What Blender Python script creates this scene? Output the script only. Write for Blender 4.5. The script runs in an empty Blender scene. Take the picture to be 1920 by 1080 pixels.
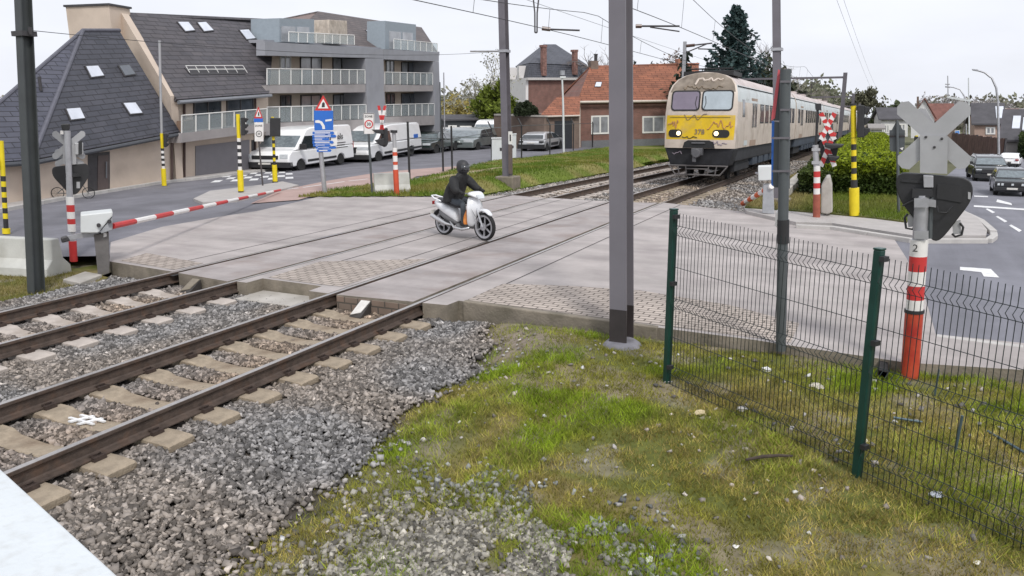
import bpy, bmesh, math, random
import numpy as np
from mathutils import Vector, Matrix, Euler, Quaternion
random.seed(7)
rng = np.random.default_rng(7)
S = bpy.context.scene
COL = S.collection
R = math.radians

# ------------------------------------------------------------------ camera
CAM_H, FPX, YAW, PITCH, ROLL = 2.7386, 1477.2331, -0.4479, 0.2265, -0.0053
_f = Vector((math.sin(YAW) * math.cos(PITCH), math.cos(YAW) * math.cos(PITCH), -math.sin(PITCH)))
_r0 = Vector((math.cos(YAW), -math.sin(YAW), 0)); _u0 = _r0.cross(_f)
CF = _f
CR = _r0 * math.cos(ROLL) + _u0 * math.sin(ROLL)
CU = -_r0 * math.sin(ROLL) + _u0 * math.cos(ROLL)
CO = Vector((0, 0, CAM_H))
cam = bpy.data.cameras.new('camera')
cam_o = bpy.data.objects.new('camera', cam); COL.objects.link(cam_o)
cam.sensor_width = 36; cam.lens = 36 * FPX / 1920
cam.clip_start = 0.05; cam.clip_end = 3000
cam_o.matrix_world = Matrix(((CR.x, CU.x, -CF.x, CO.x), (CR.y, CU.y, -CF.y, CO.y), (CR.z, CU.z, -CF.z, CO.z), (0, 0, 0, 1)))
S.camera = cam_o

# ------------------------------------------------------------------ sky, sun, exposure
W = bpy.data.worlds.new("World"); S.world = W; W.use_nodes = True
SUN_EL, SUN_AZ = R(48), R(138)
nt = W.node_tree; nt.nodes.clear()
wo = nt.nodes.new('ShaderNodeOutputWorld'); bg = nt.nodes.new('ShaderNodeBackground')
sky = nt.nodes.new('ShaderNodeTexSky'); sky.sky_type = 'NISHITA'; sky.sun_disc = False
sky.sun_elevation = SUN_EL; sky.sun_rotation = SUN_AZ
sky.air_density = 1.0; sky.dust_density = 4.0; sky.ozone_density = 1.0
# an overcast: cloud layer greys the blue of the clear sky
hs = nt.nodes.new('ShaderNodeHueSaturation'); hs.inputs['Saturation'].default_value = 0.30; hs.inputs['Value'].default_value = 1.0
tc = nt.nodes.new('ShaderNodeTexCoord'); mp = nt.nodes.new('ShaderNodeMapping'); mp.inputs['Scale'].default_value = (2.2, 2.2, 7)
nz = nt.nodes.new('ShaderNodeTexNoise'); nz.inputs['Scale'].default_value = 1.6; nz.inputs['Detail'].default_value = 6
cr = nt.nodes.new('ShaderNodeValToRGB'); cr.color_ramp.elements[0].position = .35; cr.color_ramp.elements[1].position = .7
cr.color_ramp.elements[0].color = (0.8, 0.8, 0.8, 1); cr.color_ramp.elements[1].color = (.97, .97, .97, 1)
mx = nt.nodes.new('ShaderNodeMix'); mx.data_type = 'RGBA'
mx.inputs['B'].default_value = (6.9, 7.1, 7.7, 1)
nt.links.new(tc.outputs['Generated'], mp.inputs['Vector']); nt.links.new(mp.outputs['Vector'], nz.inputs['Vector'])
nt.links.new(nz.outputs['Fac'], cr.inputs['Fac']); nt.links.new(cr.outputs['Color'], mx.inputs['Factor'])
nt.links.new(sky.outputs['Color'], hs.inputs['Color']); nt.links.new(hs.outputs['Color'], mx.inputs['A'])
nt.links.new(mx.outputs['Result'], bg.inputs['Color'])
bg.inputs['Strength'].default_value = 0.105
nt.links.new(bg.outputs['Background'], wo.inputs['Surface'])
sl = bpy.data.lights.new('sun', 'SUN'); sl.energy = 1.5; sl.angle = R(11); sl.color = (1, .97, .92)
so = bpy.data.objects.new('sun', sl); COL.objects.link(so)
sd = Vector((math.sin(SUN_AZ) * math.cos(SUN_EL), math.cos(SUN_AZ) * math.cos(SUN_EL), math.sin(SUN_EL)))
so.rotation_euler = (-sd).to_track_quat('-Z', 'Y').to_euler(); so.location = (0, 0, 40)
S.view_settings.view_transform = 'Standard'; S.view_settings.look = 'None'
S.view_settings.exposure = 0.45; S.view_settings.gamma = 1; S.view_settings.use_curve_mapping = False
S.cycles.max_bounces = 6; S.cycles.diffuse_bounces = 3; S.cycles.glossy_bounces = 3; S.cycles.transparent_max_bounces = 16
S.cycles.use_denoising = True

# ------------------------------------------------------------------ ground shape and survey helpers
def T(y):                       # the land and the line fall gently beyond the crossing
    s = 0.019
    if y <= 18: return 0.0
    if y < 30: return -s * (y - 18) ** 2 / 24
    return -s * (y - 24)
def ray(px, py):
    return (CF + CR * ((px - 960) / FPX) - CU * ((py - 540) / FPX))
def G(px, py, dz=0.0):          # a point of the photograph on the ground
    d = ray(px, py); z = dz; p = None
    for _ in range(40):
        t = min((z - CAM_H) / d.z, 600) if d.z < -1e-4 else 600
        p = CO + d * t
        z = 0.5 * z + 0.5 * (T(p.y) + dz)
    p.z = T(p.y) + dz
    return p
def at(px, py, depth): return CO + ray(px, py) * depth
def HT(P, py):                  # height above P at which a plumb line from P reaches picture row py
    X = Vector(P) - CO; k = 540 - py
    return (k * X.dot(CF) - FPX * X.dot(CU)) / (FPX * CU.z - k * CF.z)
def depth_of(P): return (Vector(P) - CO).dot(CF)
def top_at(P, px, py):          # point above P (same depth) seen at px, py
    return at(px, py, depth_of(P))

# ------------------------------------------------------------------ mesh builder
class MB:
    def __init__(s): s.v = []; s.f = []; s.mi = []; s.M = None; s.m = 0
    def add(s, vs, fs):
        o = len(s.v)
        for p in vs:
            p = Vector(p)
            if s.M is not None: p = s.M @ p
            s.v.append(tuple(p))
        for f in fs: s.f.append([i + o for i in f]); s.mi.append(s.m)
        return s
    def box(s, x0, x1, y0, y1, z0, z1):
        return s.add([(x0, y0, z0), (x1, y0, z0), (x1, y1, z0), (x0, y1, z0), (x0, y0, z1), (x1, y0, z1), (x1, y1, z1), (x0, y1, z1)],
                     [(0, 3, 2, 1), (4, 5, 6, 7), (0, 1, 5, 4), (1, 2, 6, 5), (2, 3, 7, 6), (3, 0, 4, 7)])
    def prism(s, poly, a, b, ax='z'):   # extrude a 2-D outline
        n = len(poly)
        area = sum(poly[i][0] * poly[(i + 1) % n][1] - poly[(i + 1) % n][0] * poly[i][1] for i in range(n))
        if area < 0: poly = poly[::-1]
        def P(p, t):
            return (p[0], p[1], t) if ax == 'z' else ((t, p[0], p[1]) if ax == 'x' else (p[0], t, p[1]))
        lo, hi = (a, b) if ax != 'y' else (b, a)
        vs = [P(p, lo) for p in poly] + [P(p, hi) for p in poly]
        fs = [tuple(range(n))[::-1], tuple(range(n, 2 * n))] + [(i, (i + 1) % n, n + (i + 1) % n, n + i) for i in range(n)]
        return s.add(vs, fs)
    def hull(s, A, B):                  # loft between two equal outlines, capped
        n = len(A)
        return s.add(list(A) + list(B), [tuple(range(n))[::-1], tuple(range(n, 2 * n))] + [(i, (i + 1) % n, n + (i + 1) % n, n + i) for i in range(n)])
    def tube(s, pts, r, n=8, r1=None):
        pts = [Vector(p) for p in pts]; m = len(pts); rings = []
        for i, p in enumerate(pts):
            d = (pts[min(i + 1, m - 1)] - pts[max(i - 1, 0)]).normalized()
            u = d.orthogonal().normalized() if i == 0 else (u - d * u.dot(d)).normalized()
            w = d.cross(u)
            rr = r[i] if isinstance(r, (list, tuple)) else (r if r1 is None else r + (r1 - r) * i / (m - 1))
            rings.append([p + (u * math.cos(2 * math.pi * k / n) + w * math.sin(2 * math.pi * k / n)) * rr for k in range(n)])
        vs = [q for g in rings for q in g]; fs = []
        for i in range(m - 1):
            for k in range(n):
                fs.append((i * n + k, i * n + (k + 1) % n, (i + 1) * n + (k + 1) % n, (i + 1) * n + k))
        fs.append(tuple(range(n))[::-1]); fs.append(tuple(range((m - 1) * n, m * n)))
        return s.add(vs, fs)
    def lathe(s, prof, n=20, c=(0, 0, 0), ax='z'):
        vs = []; fs = []
        for (r, h) in prof:
            for k in range(n):
                a = 2 * math.pi * k / n; x, y = r * math.cos(a), r * math.sin(a)
                q = (x, y, h) if ax == 'z' else ((h, x, y) if ax == 'x' else (y, h, x))
                vs.append((q[0] + c[0], q[1] + c[1], q[2] + c[2]))
        m = len(prof)
        for i in range(m - 1):
            for k in range(n): fs.append((i * n + k, i * n + (k + 1) % n, (i + 1) * n + (k + 1) % n, (i + 1) * n + k))
        fs.append(tuple(range(n))[::-1]); fs.append(tuple(range((m - 1) * n, m * n)))
        return s.add(vs, fs)
    def sheet(s, pts): return s.add(pts, [tuple(range(len(pts)))])
    def plate(s, pts, nrm, t):          # flat outline given thickness t along nrm
        nrm = Vector(nrm).normalized() * t
        return s.hull([Vector(p) for p in pts], [Vector(p) + nrm for p in pts])
    def build(s, name, mat, parent=None, smooth=False, bevel=0, seg=2, fix=True):
        me = bpy.data.meshes.new(name); me.from_pydata(s.v, [], s.f)
        for m in (mat if isinstance(mat, (list, tuple)) else [mat]): me.materials.append(m)
        if max(s.mi or [0]): me.polygons.foreach_set('material_index', s.mi)
        if fix:
            b = bmesh.new(); b.from_mesh(me); bmesh.ops.recalc_face_normals(b, faces=b.faces); b.to_mesh(me); b.free()
        if smooth: me.shade_smooth() if smooth is True else me.set_sharp_from_angle(angle=R(smooth))
        if smooth and smooth is not True:
            me.polygons.foreach_set('use_smooth', [True] * len(me.polygons)); me.set_sharp_from_angle(angle=R(smooth))
        o = bpy.data.objects.new(name, me); COL.objects.link(o)
        if parent is not None: o.parent = parent
        if bevel:
            md = o.modifiers.new('soft_edge', 'BEVEL'); md.width = bevel; md.segments = seg; md.limit_method = 'ANGLE'; md.angle_limit = R(40)
        return o

def tag(o, label, cat=None, group=None, kind=None):
    o['label'] = label
    if cat: o['category'] = cat
    if group: o['group'] = group
    if kind: o['kind'] = kind
    return o
def thing(name, label, cat, loc=(0, 0, 0), rotz=0.0, group=None, lean=None):
    o = bpy.data.objects.new(name, None); COL.objects.link(o)
    o.empty_display_size = .2
    o.location = loc
    q = Quaternion((0, 0, 1), rotz)
    if lean is not None:        # lean: direction that the upright axis takes
        q = Vector((0, 0, 1)).rotation_difference(Vector(lean).normalized()) @ q
    o.rotation_euler = q.to_euler()
    return tag(o, label, cat, group)
def dup(root, loc=None, rotz=None, label=None):
    r = root.copy(); COL.objects.link(r)
    if loc is not None: r.location = loc
    if rotz is not None: r.rotation_euler = (0, 0, rotz)
    if label: r['label'] = label
    def kids(src, dst):
        for ch in list(src.children):
            c = ch.copy(); COL.objects.link(c); c.parent = dst; kids(ch, c)
    kids(root, r)
    return r
def words(txt, size, mat, parent, M, name='lettering', ext=.002, bold=0.0, sx=1.0):
    cu = bpy.data.curves.new(name, 'FONT'); cu.body = txt; cu.size = size; cu.extrude = ext
    cu.align_x = 'CENTER'; cu.align_y = 'CENTER'; cu.offset = bold; cu.resolution_u = 2
    tmp = bpy.data.objects.new('tmp', cu); COL.objects.link(tmp)
    dg = bpy.context.evaluated_depsgraph_get(); dg.update()
    me = bpy.data.meshes.new_from_object(tmp.evaluated_get(dg)); me.name = name
    bpy.data.objects.remove(tmp); bpy.data.curves.remove(cu)
    me.materials.clear(); me.materials.append(mat)
    me.transform(M @ Matrix.Scale(sx, 4, (1, 0, 0)))
    o = bpy.data.objects.new(name, me); COL.objects.link(o); o.parent = parent
    return o

# ------------------------------------------------------------------ materials
_mats = {}
def mat(name, col, rough=.6, metal=0.0, var=.12, scale=6.0, bump=0.0, bscale=40.0, col2=None, spec=.5, dirt=None, emit=None, coat=0):
    if name in _mats: return _mats[name]
    m = bpy.data.materials.new(name); m.use_nodes = True; _mats[name] = m
    n = m.node_tree; b = n.nodes['Principled BSDF']
    b.inputs['Roughness'].default_value = rough; b.inputs['Metallic'].default_value = metal
    b.inputs['Specular IOR Level'].default_value = spec
    if coat: b.inputs['Coat Weight'].default_value = coat; b.inputs['Coat Roughness'].default_value = .08
    c = Vector(col[:3])
    a = c * (1 - var); d = c * (1 + var) if col2 is None else Vector(col2)
    tcn = n.nodes.new('ShaderNodeTexCoord')
    nz = n.nodes.new('ShaderNodeTexNoise'); nz.inputs['Scale'].default_value = scale; nz.inputs['Detail'].default_value = 7; nz.inputs['Roughness'].default_value = .62
    rp = n.nodes.new('ShaderNodeValToRGB'); rp.color_ramp.elements[0].position = .33; rp.color_ramp.elements[1].position = .68
    rp.color_ramp.elements[0].color = (*a, 1); rp.color_ramp.elements[1].color = (*d, 1)
    n.links.new(tcn.outputs['Object'], nz.inputs['Vector']); n.links.new(nz.outputs['Fac'], rp.inputs['Fac'])
    out = rp.outputs['Color']
    if dirt:                    # (colour, scale, amount): stains with a shape of their own
        n2 = n.nodes.new('ShaderNodeTexNoise'); n2.inputs['Scale'].default_value = dirt[1]; n2.inputs['Detail'].default_value = 9
        r2 = n.nodes.new('ShaderNodeValToRGB'); r2.color_ramp.elements[0].position = .5; r2.color_ramp.elements[1].position = .75
        r2.color_ramp.elements[0].color = (0, 0, 0, 1); r2.color_ramp.elements[1].color = (dirt[2],) * 3 + (1,)
        mxn = n.nodes.new('ShaderNodeMix'); mxn.data_type = 'RGBA'; mxn.inputs['B'].default_value = (*dirt[0], 1)
        n.links.new(tcn.outputs['Object'], n2.inputs['Vector']); n.links.new(n2.outputs['Fac'], r2.inputs['Fac'])
        n.links.new(r2.outputs['Color'], mxn.inputs['Factor']); n.links.new(out, mxn.inputs['A']); out = mxn.outputs['Result']
    n.links.new(out, b.inputs['Base Color'])
    if bump:
        nb = n.nodes.new('ShaderNodeTexNoise'); nb.inputs['Scale'].default_value = bscale; nb.inputs['Detail'].default_value = 4
        bp = n.nodes.new('ShaderNodeBump'); bp.inputs['Strength'].default_value = bump; bp.inputs['Distance'].default_value = .02
        n.links.new(tcn.outputs['Object'], nb.inputs['Vector']); n.links.new(nb.outputs['Fac'], bp.inputs['Height']); n.links.new(bp.outputs['Normal'], b.inputs['Normal'])
    if emit:
        b.inputs['Emission Color'].default_value = (*emit[0], 1); b.inputs['Emission Strength'].default_value = emit[1]
    return m
def brick_mat(name, c1, c2, mortar, sx, bw, rh, ms=.01, axis='xy', bump=.5, rough=.8, var=.35, dirt=None, offset=.5):
    m = bpy.data.materials.new(name); m.use_nodes = True; n = m.node_tree; b = n.nodes['Principled BSDF']; b.inputs['Roughness'].default_value = rough
    tcn = n.nodes.new('ShaderNodeTexCoord'); src = tcn.outputs['Object']
    if axis != 'xy':
        sp = n.nodes.new('ShaderNodeSeparateXYZ'); cb = n.nodes.new('ShaderNodeCombineXYZ'); n.links.new(src, sp.inputs[0])
        if axis == 'sum':       # upright walls of any facing
            ad = n.nodes.new('ShaderNodeMath'); n.links.new(sp.outputs['X'], ad.inputs[0]); n.links.new(sp.outputs['Y'], ad.inputs[1]); n.links.new(ad.outputs[0], cb.inputs['X']); n.links.new(sp.outputs['Z'], cb.inputs['Y'])
        else:
            n.links.new(sp.outputs[axis[0].upper()], cb.inputs['X']); n.links.new(sp.outputs[axis[1].upper()], cb.inputs['Y'])
        src = cb.outputs[0]
    bt = n.nodes.new('ShaderNodeTexBrick'); bt.inputs['Scale'].default_value = sx; bt.inputs['Brick Width'].default_value = bw; bt.inputs['Row Height'].default_value = rh
    bt.inputs['Mortar Size'].default_value = ms; bt.offset = offset
    bt.inputs['Color1'].default_value = (*c1, 1); bt.inputs['Color2'].default_value = (*c2, 1); bt.inputs['Mortar'].default_value = (*mortar, 1)
    n.links.new(src, bt.inputs['Vector'])
    nz = n.nodes.new('ShaderNodeTexNoise'); nz.inputs['Scale'].default_value = 1.3; nz.inputs['Detail'].default_value = 8
    rp = n.nodes.new('ShaderNodeValToRGB'); rp.color_ramp.elements[0].position = .3; rp.color_ramp.elements[1].position = .7
    rp.color_ramp.elements[0].color = (1 - var,) * 3 + (1,); rp.color_ramp.elements[1].color = (1 + var * .4,) * 3 + (1,)
    n.links.new(tcn.outputs['Object'], nz.inputs['Vector']); n.links.new(nz.outputs['Fac'], rp.inputs['Fac'])
    mxn = n.nodes.new('ShaderNodeMix'); mxn.data_type = 'RGBA'; mxn.blend_type = 'MULTIPLY'; mxn.inputs['Factor'].default_value = 1
    n.links.new(bt.outputs['Color'], mxn.inputs['A']); n.links.new(rp.outputs['Color'], mxn.inputs['B']); n.links.new(mxn.outputs['Result'], b.inputs['Base Color'])
    bp = n.nodes.new('ShaderNodeBump'); bp.inputs['Strength'].default_value = bump; bp.inputs['Distance'].default_value = .01; bp.invert = True
    n.links.new(bt.outputs['Fac'], bp.inputs['Height']); n.links.new(bp.outputs['Normal'], b.inputs['Normal'])
    return m
def tile_mat(name, c1, c2, row, dirs, rough=.6, var=.25, bump=.7):
    """roof tiles: rows across the slope (dirs = vector down the slope), rounded courses"""
    m = bpy.data.materials.new(name); m.use_nodes = True; n = m.node_tree; b = n.nodes['Principled BSDF']; b.inputs['Roughness'].default_value = rough
    tcn = n.nodes.new('ShaderNodeTexCoord')
    def dotv(v, k):
        d = n.nodes.new('ShaderNodeVectorMath'); d.operation = 'DOT_PRODUCT'; d.inputs[1].default_value = v
        n.links.new(tcn.outputs['Object'], d.inputs[0])
        mm = n.nodes.new('ShaderNodeMath'); mm.operation = 'MULTIPLY'; mm.inputs[1].default_value = k; n.links.new(d.outputs['Value'], mm.inputs[0]); return mm.outputs[0]
    dx = Vector(dirs[1]).normalized(); ds = Vector(dirs[0]); ds = (ds - dx * ds.dot(dx)).normalized()
    fr = n.nodes.new('ShaderNodeMath'); fr.operation = 'FRACT'; n.links.new(dotv(ds, 1 / row), fr.inputs[0])
    cb = n.nodes.new('ShaderNodeCombineXYZ'); n.links.new(dotv(dx, 1 / row), cb.inputs[0]); n.links.new(dotv(ds, 1 / row), cb.inputs[1])
    bt = n.nodes.new('ShaderNodeTexBrick'); bt.inputs['Scale'].default_value = 1; bt.inputs['Brick Width'].default_value = 3.1; bt.inputs['Row Height'].default_value = 1; bt.inputs['Mortar Size'].default_value = .085
    bt.inputs['Color1'].default_value = (*c1, 1); bt.inputs['Color2'].default_value = (*c2, 1); bt.inputs['Mortar'].default_value = (*(Vector(c1) * .3), 1)
    n.links.new(cb.outputs[0], bt.inputs['Vector'])
    nz = n.nodes.new('ShaderNodeTexNoise'); nz.inputs['Scale'].default_value = .9; nz.inputs['Detail'].default_value = 9; nz.inputs['Roughness'].default_value = .7
    rp = n.nodes.new('ShaderNodeValToRGB'); rp.color_ramp.elements[0].position = .3; rp.color_ramp.elements[1].position = .72
    rp.color_ramp.elements[0].color = (1 - var,) * 3 + (1,); rp.color_ramp.elements[1].color = (1 + var,) * 3 + (1,)
    n.links.new(tcn.outputs['Object'], nz.inputs['Vector']); n.links.new(nz.outputs['Fac'], rp.inputs['Fac'])
    mxn = n.nodes.new('ShaderNodeMix'); mxn.data_type = 'RGBA'; mxn.blend_type = 'MULTIPLY'; mxn.inputs['Factor'].default_value = 1
    n.links.new(bt.outputs['Color'], mxn.inputs['A']); n.links.new(rp.outputs['Color'], mxn.inputs['B']); n.links.new(mxn.outputs['Result'], b.inputs['Base Color'])
    bp = n.nodes.new('ShaderNodeBump'); bp.inputs['Strength'].default_value = bump; bp.inputs['Distance'].default_value = .06
    n.links.new(fr.outputs[0], bp.inputs['Height']); n.links.new(bp.outputs['Normal'], b.inputs['Normal'])
    return m
def attr_mat(name, rough=.8, translucent=0.0, patch=None):
    """colour from a per-face attribute: each stone or leaf has a colour of its own"""
    m = bpy.data.materials.new(name); m.use_nodes = True; n = m.node_tree; b = n.nodes['Principled BSDF']; b.inputs['Roughness'].default_value = rough
    b.inputs['Specular IOR Level'].default_value = .2
    a = n.nodes.new('ShaderNodeAttribute'); a.attribute_name = 'tint'
    n.links.new(a.outputs['Color'], b.inputs['Base Color'])
    if translucent:
        tr = n.nodes.new('ShaderNodeBsdfTranslucent'); ms = n.nodes.new('ShaderNodeMixShader'); ms.inputs[0].default_value = translucent
        n.links.new(a.outputs['Color'], tr.inputs['Color']); o = n.nodes['Material Output']
        n.links.new(b.outputs[0], ms.inputs[1]); n.links.new(tr.outputs[0], ms.inputs[2]); n.links.new(ms.outputs[0], o.inputs['Surface'])
    return m
def np_mesh(name, V, F, m, tint=None, parent=None, smooth=False):
    """big mesh from arrays; every face has F.shape[1] corners"""
    me = bpy.data.meshes.new(name); nv, nf, k = len(V), len(F), F.shape[1]
    me.vertices.add(nv); me.vertices.foreach_set('co', V.astype(np.float32).ravel())
    me.loops.add(nf * k); me.loops.foreach_set('vertex_index', F.astype(np.int32).ravel())
    me.polygons.add(nf); me.polygons.foreach_set('loop_start', np.arange(0, nf * k, k, dtype=np.int32))
    me.update(calc_edges=True)
    if tint is not None:
        at_ = me.attributes.new('tint', 'FLOAT_COLOR', 'POINT'); c = np.ones((nv, 4), np.float32); c[:, :3] = tint; at_.data.foreach_set('color', c.ravel())
    me.materials.append(m)
    if smooth: me.polygons.foreach_set('use_smooth', [True] * nf)
    o = bpy.data.objects.new(name, me); COL.objects.link(o)
    if parent is not None: o.parent = parent
    return o
def inside(poly, x, y):
    x = np.asarray(x); y = np.asarray(y); r = np.zeros(x.shape, bool); n = len(poly)
    for i in range(n):
        x0, y0 = poly[i]; x1, y1 = poly[(i + 1) % n]
        c = ((y0 > y) != (y1 > y)) & (x < (x1 - x0) * (y - y0) / (y1 - y0 + 1e-12) + x0); r ^= c
    return r
_ng = rng.random((4, 64, 64))
def vnoise(x, y, s=1.0, k=0):   # smooth value noise
    x = np.asarray(x) / s; y = np.asarray(y) / s; g = _ng[k]
    xi = np.floor(x).astype(int); yi = np.floor(y).astype(int); fx = x - xi; fy = y - yi
    fx = fx * fx * (3 - 2 * fx); fy = fy * fy * (3 - 2 * fy)
    a = g[xi % 64, yi % 64]; b = g[(xi + 1) % 64, yi % 64]; c = g[xi % 64, (yi + 1) % 64]; d = g[(xi + 1) % 64, (yi + 1) % 64]
    return (a * (1 - fx) + b * fx) * (1 - fy) + (c * (1 - fx) + d * fx) * fy
def Tn(y):
    y = np.asarray(y, float); s = 0.019
    return np.where(y <= 18, 0, np.where(y < 30, -s * (y - 18) ** 2 / 24, -s * (y - 24)))
# ================================================================== SETTING: land, roads, track bed
M_asphalt = mat('asphalt', (.185, .182, .205), .85, var=.16, scale=1.1, bump=.35, bscale=180, dirt=((.10, .098, .11), .45, .6))
M_asphalt2 = mat('asphalt_worn', (.205, .205, .235), .85, var=.14, scale=.8, bump=.3, bscale=160, dirt=((.14, .14, .16), .35, .6))
M_cross = mat('crossing_concrete', (.425, .385, .37), .8, var=.13, scale=1.4, bump=.35, bscale=120, dirt=((.30, .265, .26), .9, .8))
M_cross2 = mat('crossing_panel', (.395, .355, .345), .8, var=.14, scale=1.6, bump=.5, bscale=140, dirt=((.26, .20, .175), 1.1, .8))
def streaks(m, amt, sc=(.12, 1.5, 1)):      # tyre wear drawn out along the road
    n = m.node_tree; b = n.nodes['Principled BSDF']; src = b.inputs['Base Color'].links[0].from_socket
    t = n.nodes.new('ShaderNodeTexCoord'); mp_ = n.nodes.new('ShaderNodeMapping'); mp_.inputs['Scale'].default_value = sc; mp_.inputs['Rotation'].default_value = (0, 0, R(4))
    z = n.nodes.new('ShaderNodeTexNoise'); z.inputs['Scale'].default_value = 1.0; z.inputs['Detail'].default_value = 8; z.inputs['Roughness'].default_value = .6
    r = n.nodes.new('ShaderNodeValToRGB'); r.color_ramp.elements[0].position = .36; r.color_ramp.elements[1].position = .62; r.color_ramp.elements[0].color = (1 - amt,) * 3 + (1,)
    x = n.nodes.new('ShaderNodeMix'); x.data_type = 'RGBA'; x.blend_type = 'MULTIPLY'; x.inputs['Factor'].default_value = 1
    n.links.new(t.outputs['Object'], mp_.inputs['Vector']); n.links.new(mp_.outputs[0], z.inputs['Vector']); n.links.new(z.outputs['Fac'], r.inputs['Fac'])
    n.links.new(src, x.inputs['A']); n.links.new(r.outputs['Color'], x.inputs['B']); n.links.new(x.outputs['Result'], b.inputs['Base Color'])
streaks(M_cross, .22); streaks(M_cross2, .22); streaks(M_asphalt, .25, (.6, .1, 1)); streaks(M_asphalt2, .25, (1.2, .1, 1))
M_conc = mat('concrete', (.42, .395, .36), .85, var=.14, scale=2.2, bump=.3, bscale=60, dirt=((.24, .215, .18), 1.6, .7))
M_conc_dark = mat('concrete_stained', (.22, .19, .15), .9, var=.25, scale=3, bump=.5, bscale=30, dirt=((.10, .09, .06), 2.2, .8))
M_pave = mat('pavement_slabs', (.41, .385, .37), .85, var=.1, scale=3, bump=.3, bscale=90)
M_path = mat('cycle_path', (.40, .285, .255), .85, var=.12, scale=1.2, bump=.25, bscale=90)
M_kerb = mat('kerbstone', (.46, .44, .42), .8, var=.12, scale=3, bump=.2)
M_white = mat('road_paint', (.72, .72, .72), .7, var=.18, scale=9)
M_soil = mat('soil', (.16, .125, .085), .95, var=.3, scale=4, bump=.6, bscale=30)
M_paver = brick_mat('block_pavers', (.47, .405, .355), (.39, .335, .295), (.12, .10, .085), 1.0, .22, .11, .011, 'xy', .9, .85, .25)
M_tint_ground = attr_mat('earth_and_moss', .95)
M_tint_stone = attr_mat('ballast_stone', .85)
M_tint_grass = attr_mat('grass_blades', .7, .25)
M_tint_leaf = attr_mat('leaf', .6, .25)

XA, XB, XC, XD = -5.97, -7.475, -9.46, -10.965

# far land: one sheet to the horizon
ys = [-40, -5, 9.2, 18, 20, 22, 24, 26, 28, 30, 60, 120, 300, 700, 1200]
xs = [-900, -300, -60, -16, -4, 5, 60, 300, 900]
mb = MB()
for i, y in enumerate(ys):
    for x in xs: mb.v.append((x, y, T(y) - (.55 if y < 60 else .4)))
nx = len(xs)
for i in range(len(ys) - 1):
    for j in range(nx - 1): mb.f.append([i * nx + j, i * nx + j + 1, (i + 1) * nx + j + 1, (i + 1) * nx + j]); mb.mi.append(0)
M_land = mat('far_meadow', (.10, .115, .045), .95, var=.25, scale=.05, col2=(.15, .14, .08))
tag(mb.build('ground', M_land), 'green and brown meadow land reaching to the horizon', 'ground', kind='structure')

BED_R = [(-5.05, 9.45), (-4.55, 8.6), (-4.2, 7.85), (-4.42, 6.6), (-4.15, 5.6), (-4.02, 4.7), (-3.95, 3.9), (-3.8, 2.5), (-3.8, -1)]
def bed_edge(y):
    yy = np.array([p[1] for p in BED_R])[::-1]; xx = np.array([p[0] for p in BED_R])[::-1]
    return np.interp(y, yy, xx)
def sm(a, b, x):
    t = np.clip((np.asarray(x) - a) / (b - a), 0, 1); return t * t * (3 - 2 * t)
def zn(x, y):                    # near ground, this side of the crossing
    x = np.asarray(x, float); y = np.asarray(y, float)
    e = bed_edge(y) + .18 * (vnoise(x, y, .5) - .5)
    zf = -.33 + .20 * sm(5, 9, y) + .05 * (vnoise(x, y, .9, 1) - .5) + .03 * (vnoise(x, y, .22, 2) - .5)
    zbal = -.255 - .17 * sm(-5.1, -4.0, x)
    z = zbal + (zf - zbal) * sm(-.35, .75, x - e)
    zl = -.22 + .06 * (vnoise(x, y, .8, 1) - .5)
    z = z + (zl - z) * (1 - sm(-12.75, -12.1, x))
    return z
gx = np.arange(-17, 4.3, .06); gy = np.arange(-1.2, 10.6, .06)
XX, YY = np.meshgrid(gx, gy); ZZ = zn(XX, YY)
V = np.stack([XX.ravel(), YY.ravel(), ZZ.ravel()], 1)
n1, n2 = len(gy), len(gx); idx = np.arange(n1 * n2).reshape(n1, n2)
F = np.stack([idx[:-1, :-1], idx[:-1, 1:], idx[1:, 1:], idx[1:, :-1]], -1).reshape(-1, 4)
_fc = V[F].mean(1); F = F[(_fc[:, 1] < 9.38) | (_fc[:, 0] < -12.8)]
def mixc(a, b, t): return np.asarray(a) * (1 - t[:, None]) + np.asarray(b) * t[:, None]
x, y = V[:, 0], V[:, 1]
e = bed_edge(y) + .3 * (vnoise(x, y, .4) - .5)
c = mixc((.11, .12, .03), (.18, .15, .06), sm(.35, .7, vnoise(x, y, .6)))
c = mixc(c, (.24, .205, .165), sm(.6, .8, vnoise(x, y, .35, 2)) * .6)
dirt_patch = np.exp(-(((x + 4.2) / .9) ** 2 + ((y - 8.6) / .7) ** 2)) + .5 * np.exp(-(((x - e - .45) / .3) ** 2)) * (y < 6.5)
c = mixc(c, (.21, .175, .14), np.clip(dirt_patch * 1.2, 0, 1))
bed = 1 - sm(-.15, .25, x - e); bed *= sm(-12.6, -12.0, x)
c = mixc(c, (.075, .064, .055), bed)
c *= (.75 + .5 * rng.random(len(c)))[:, None]
tag(np_mesh('embankment', V, F, M_tint_ground, c, smooth=True), 'rough earth and moss beside the near end of the tracks', 'ground', kind='structure')

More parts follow.
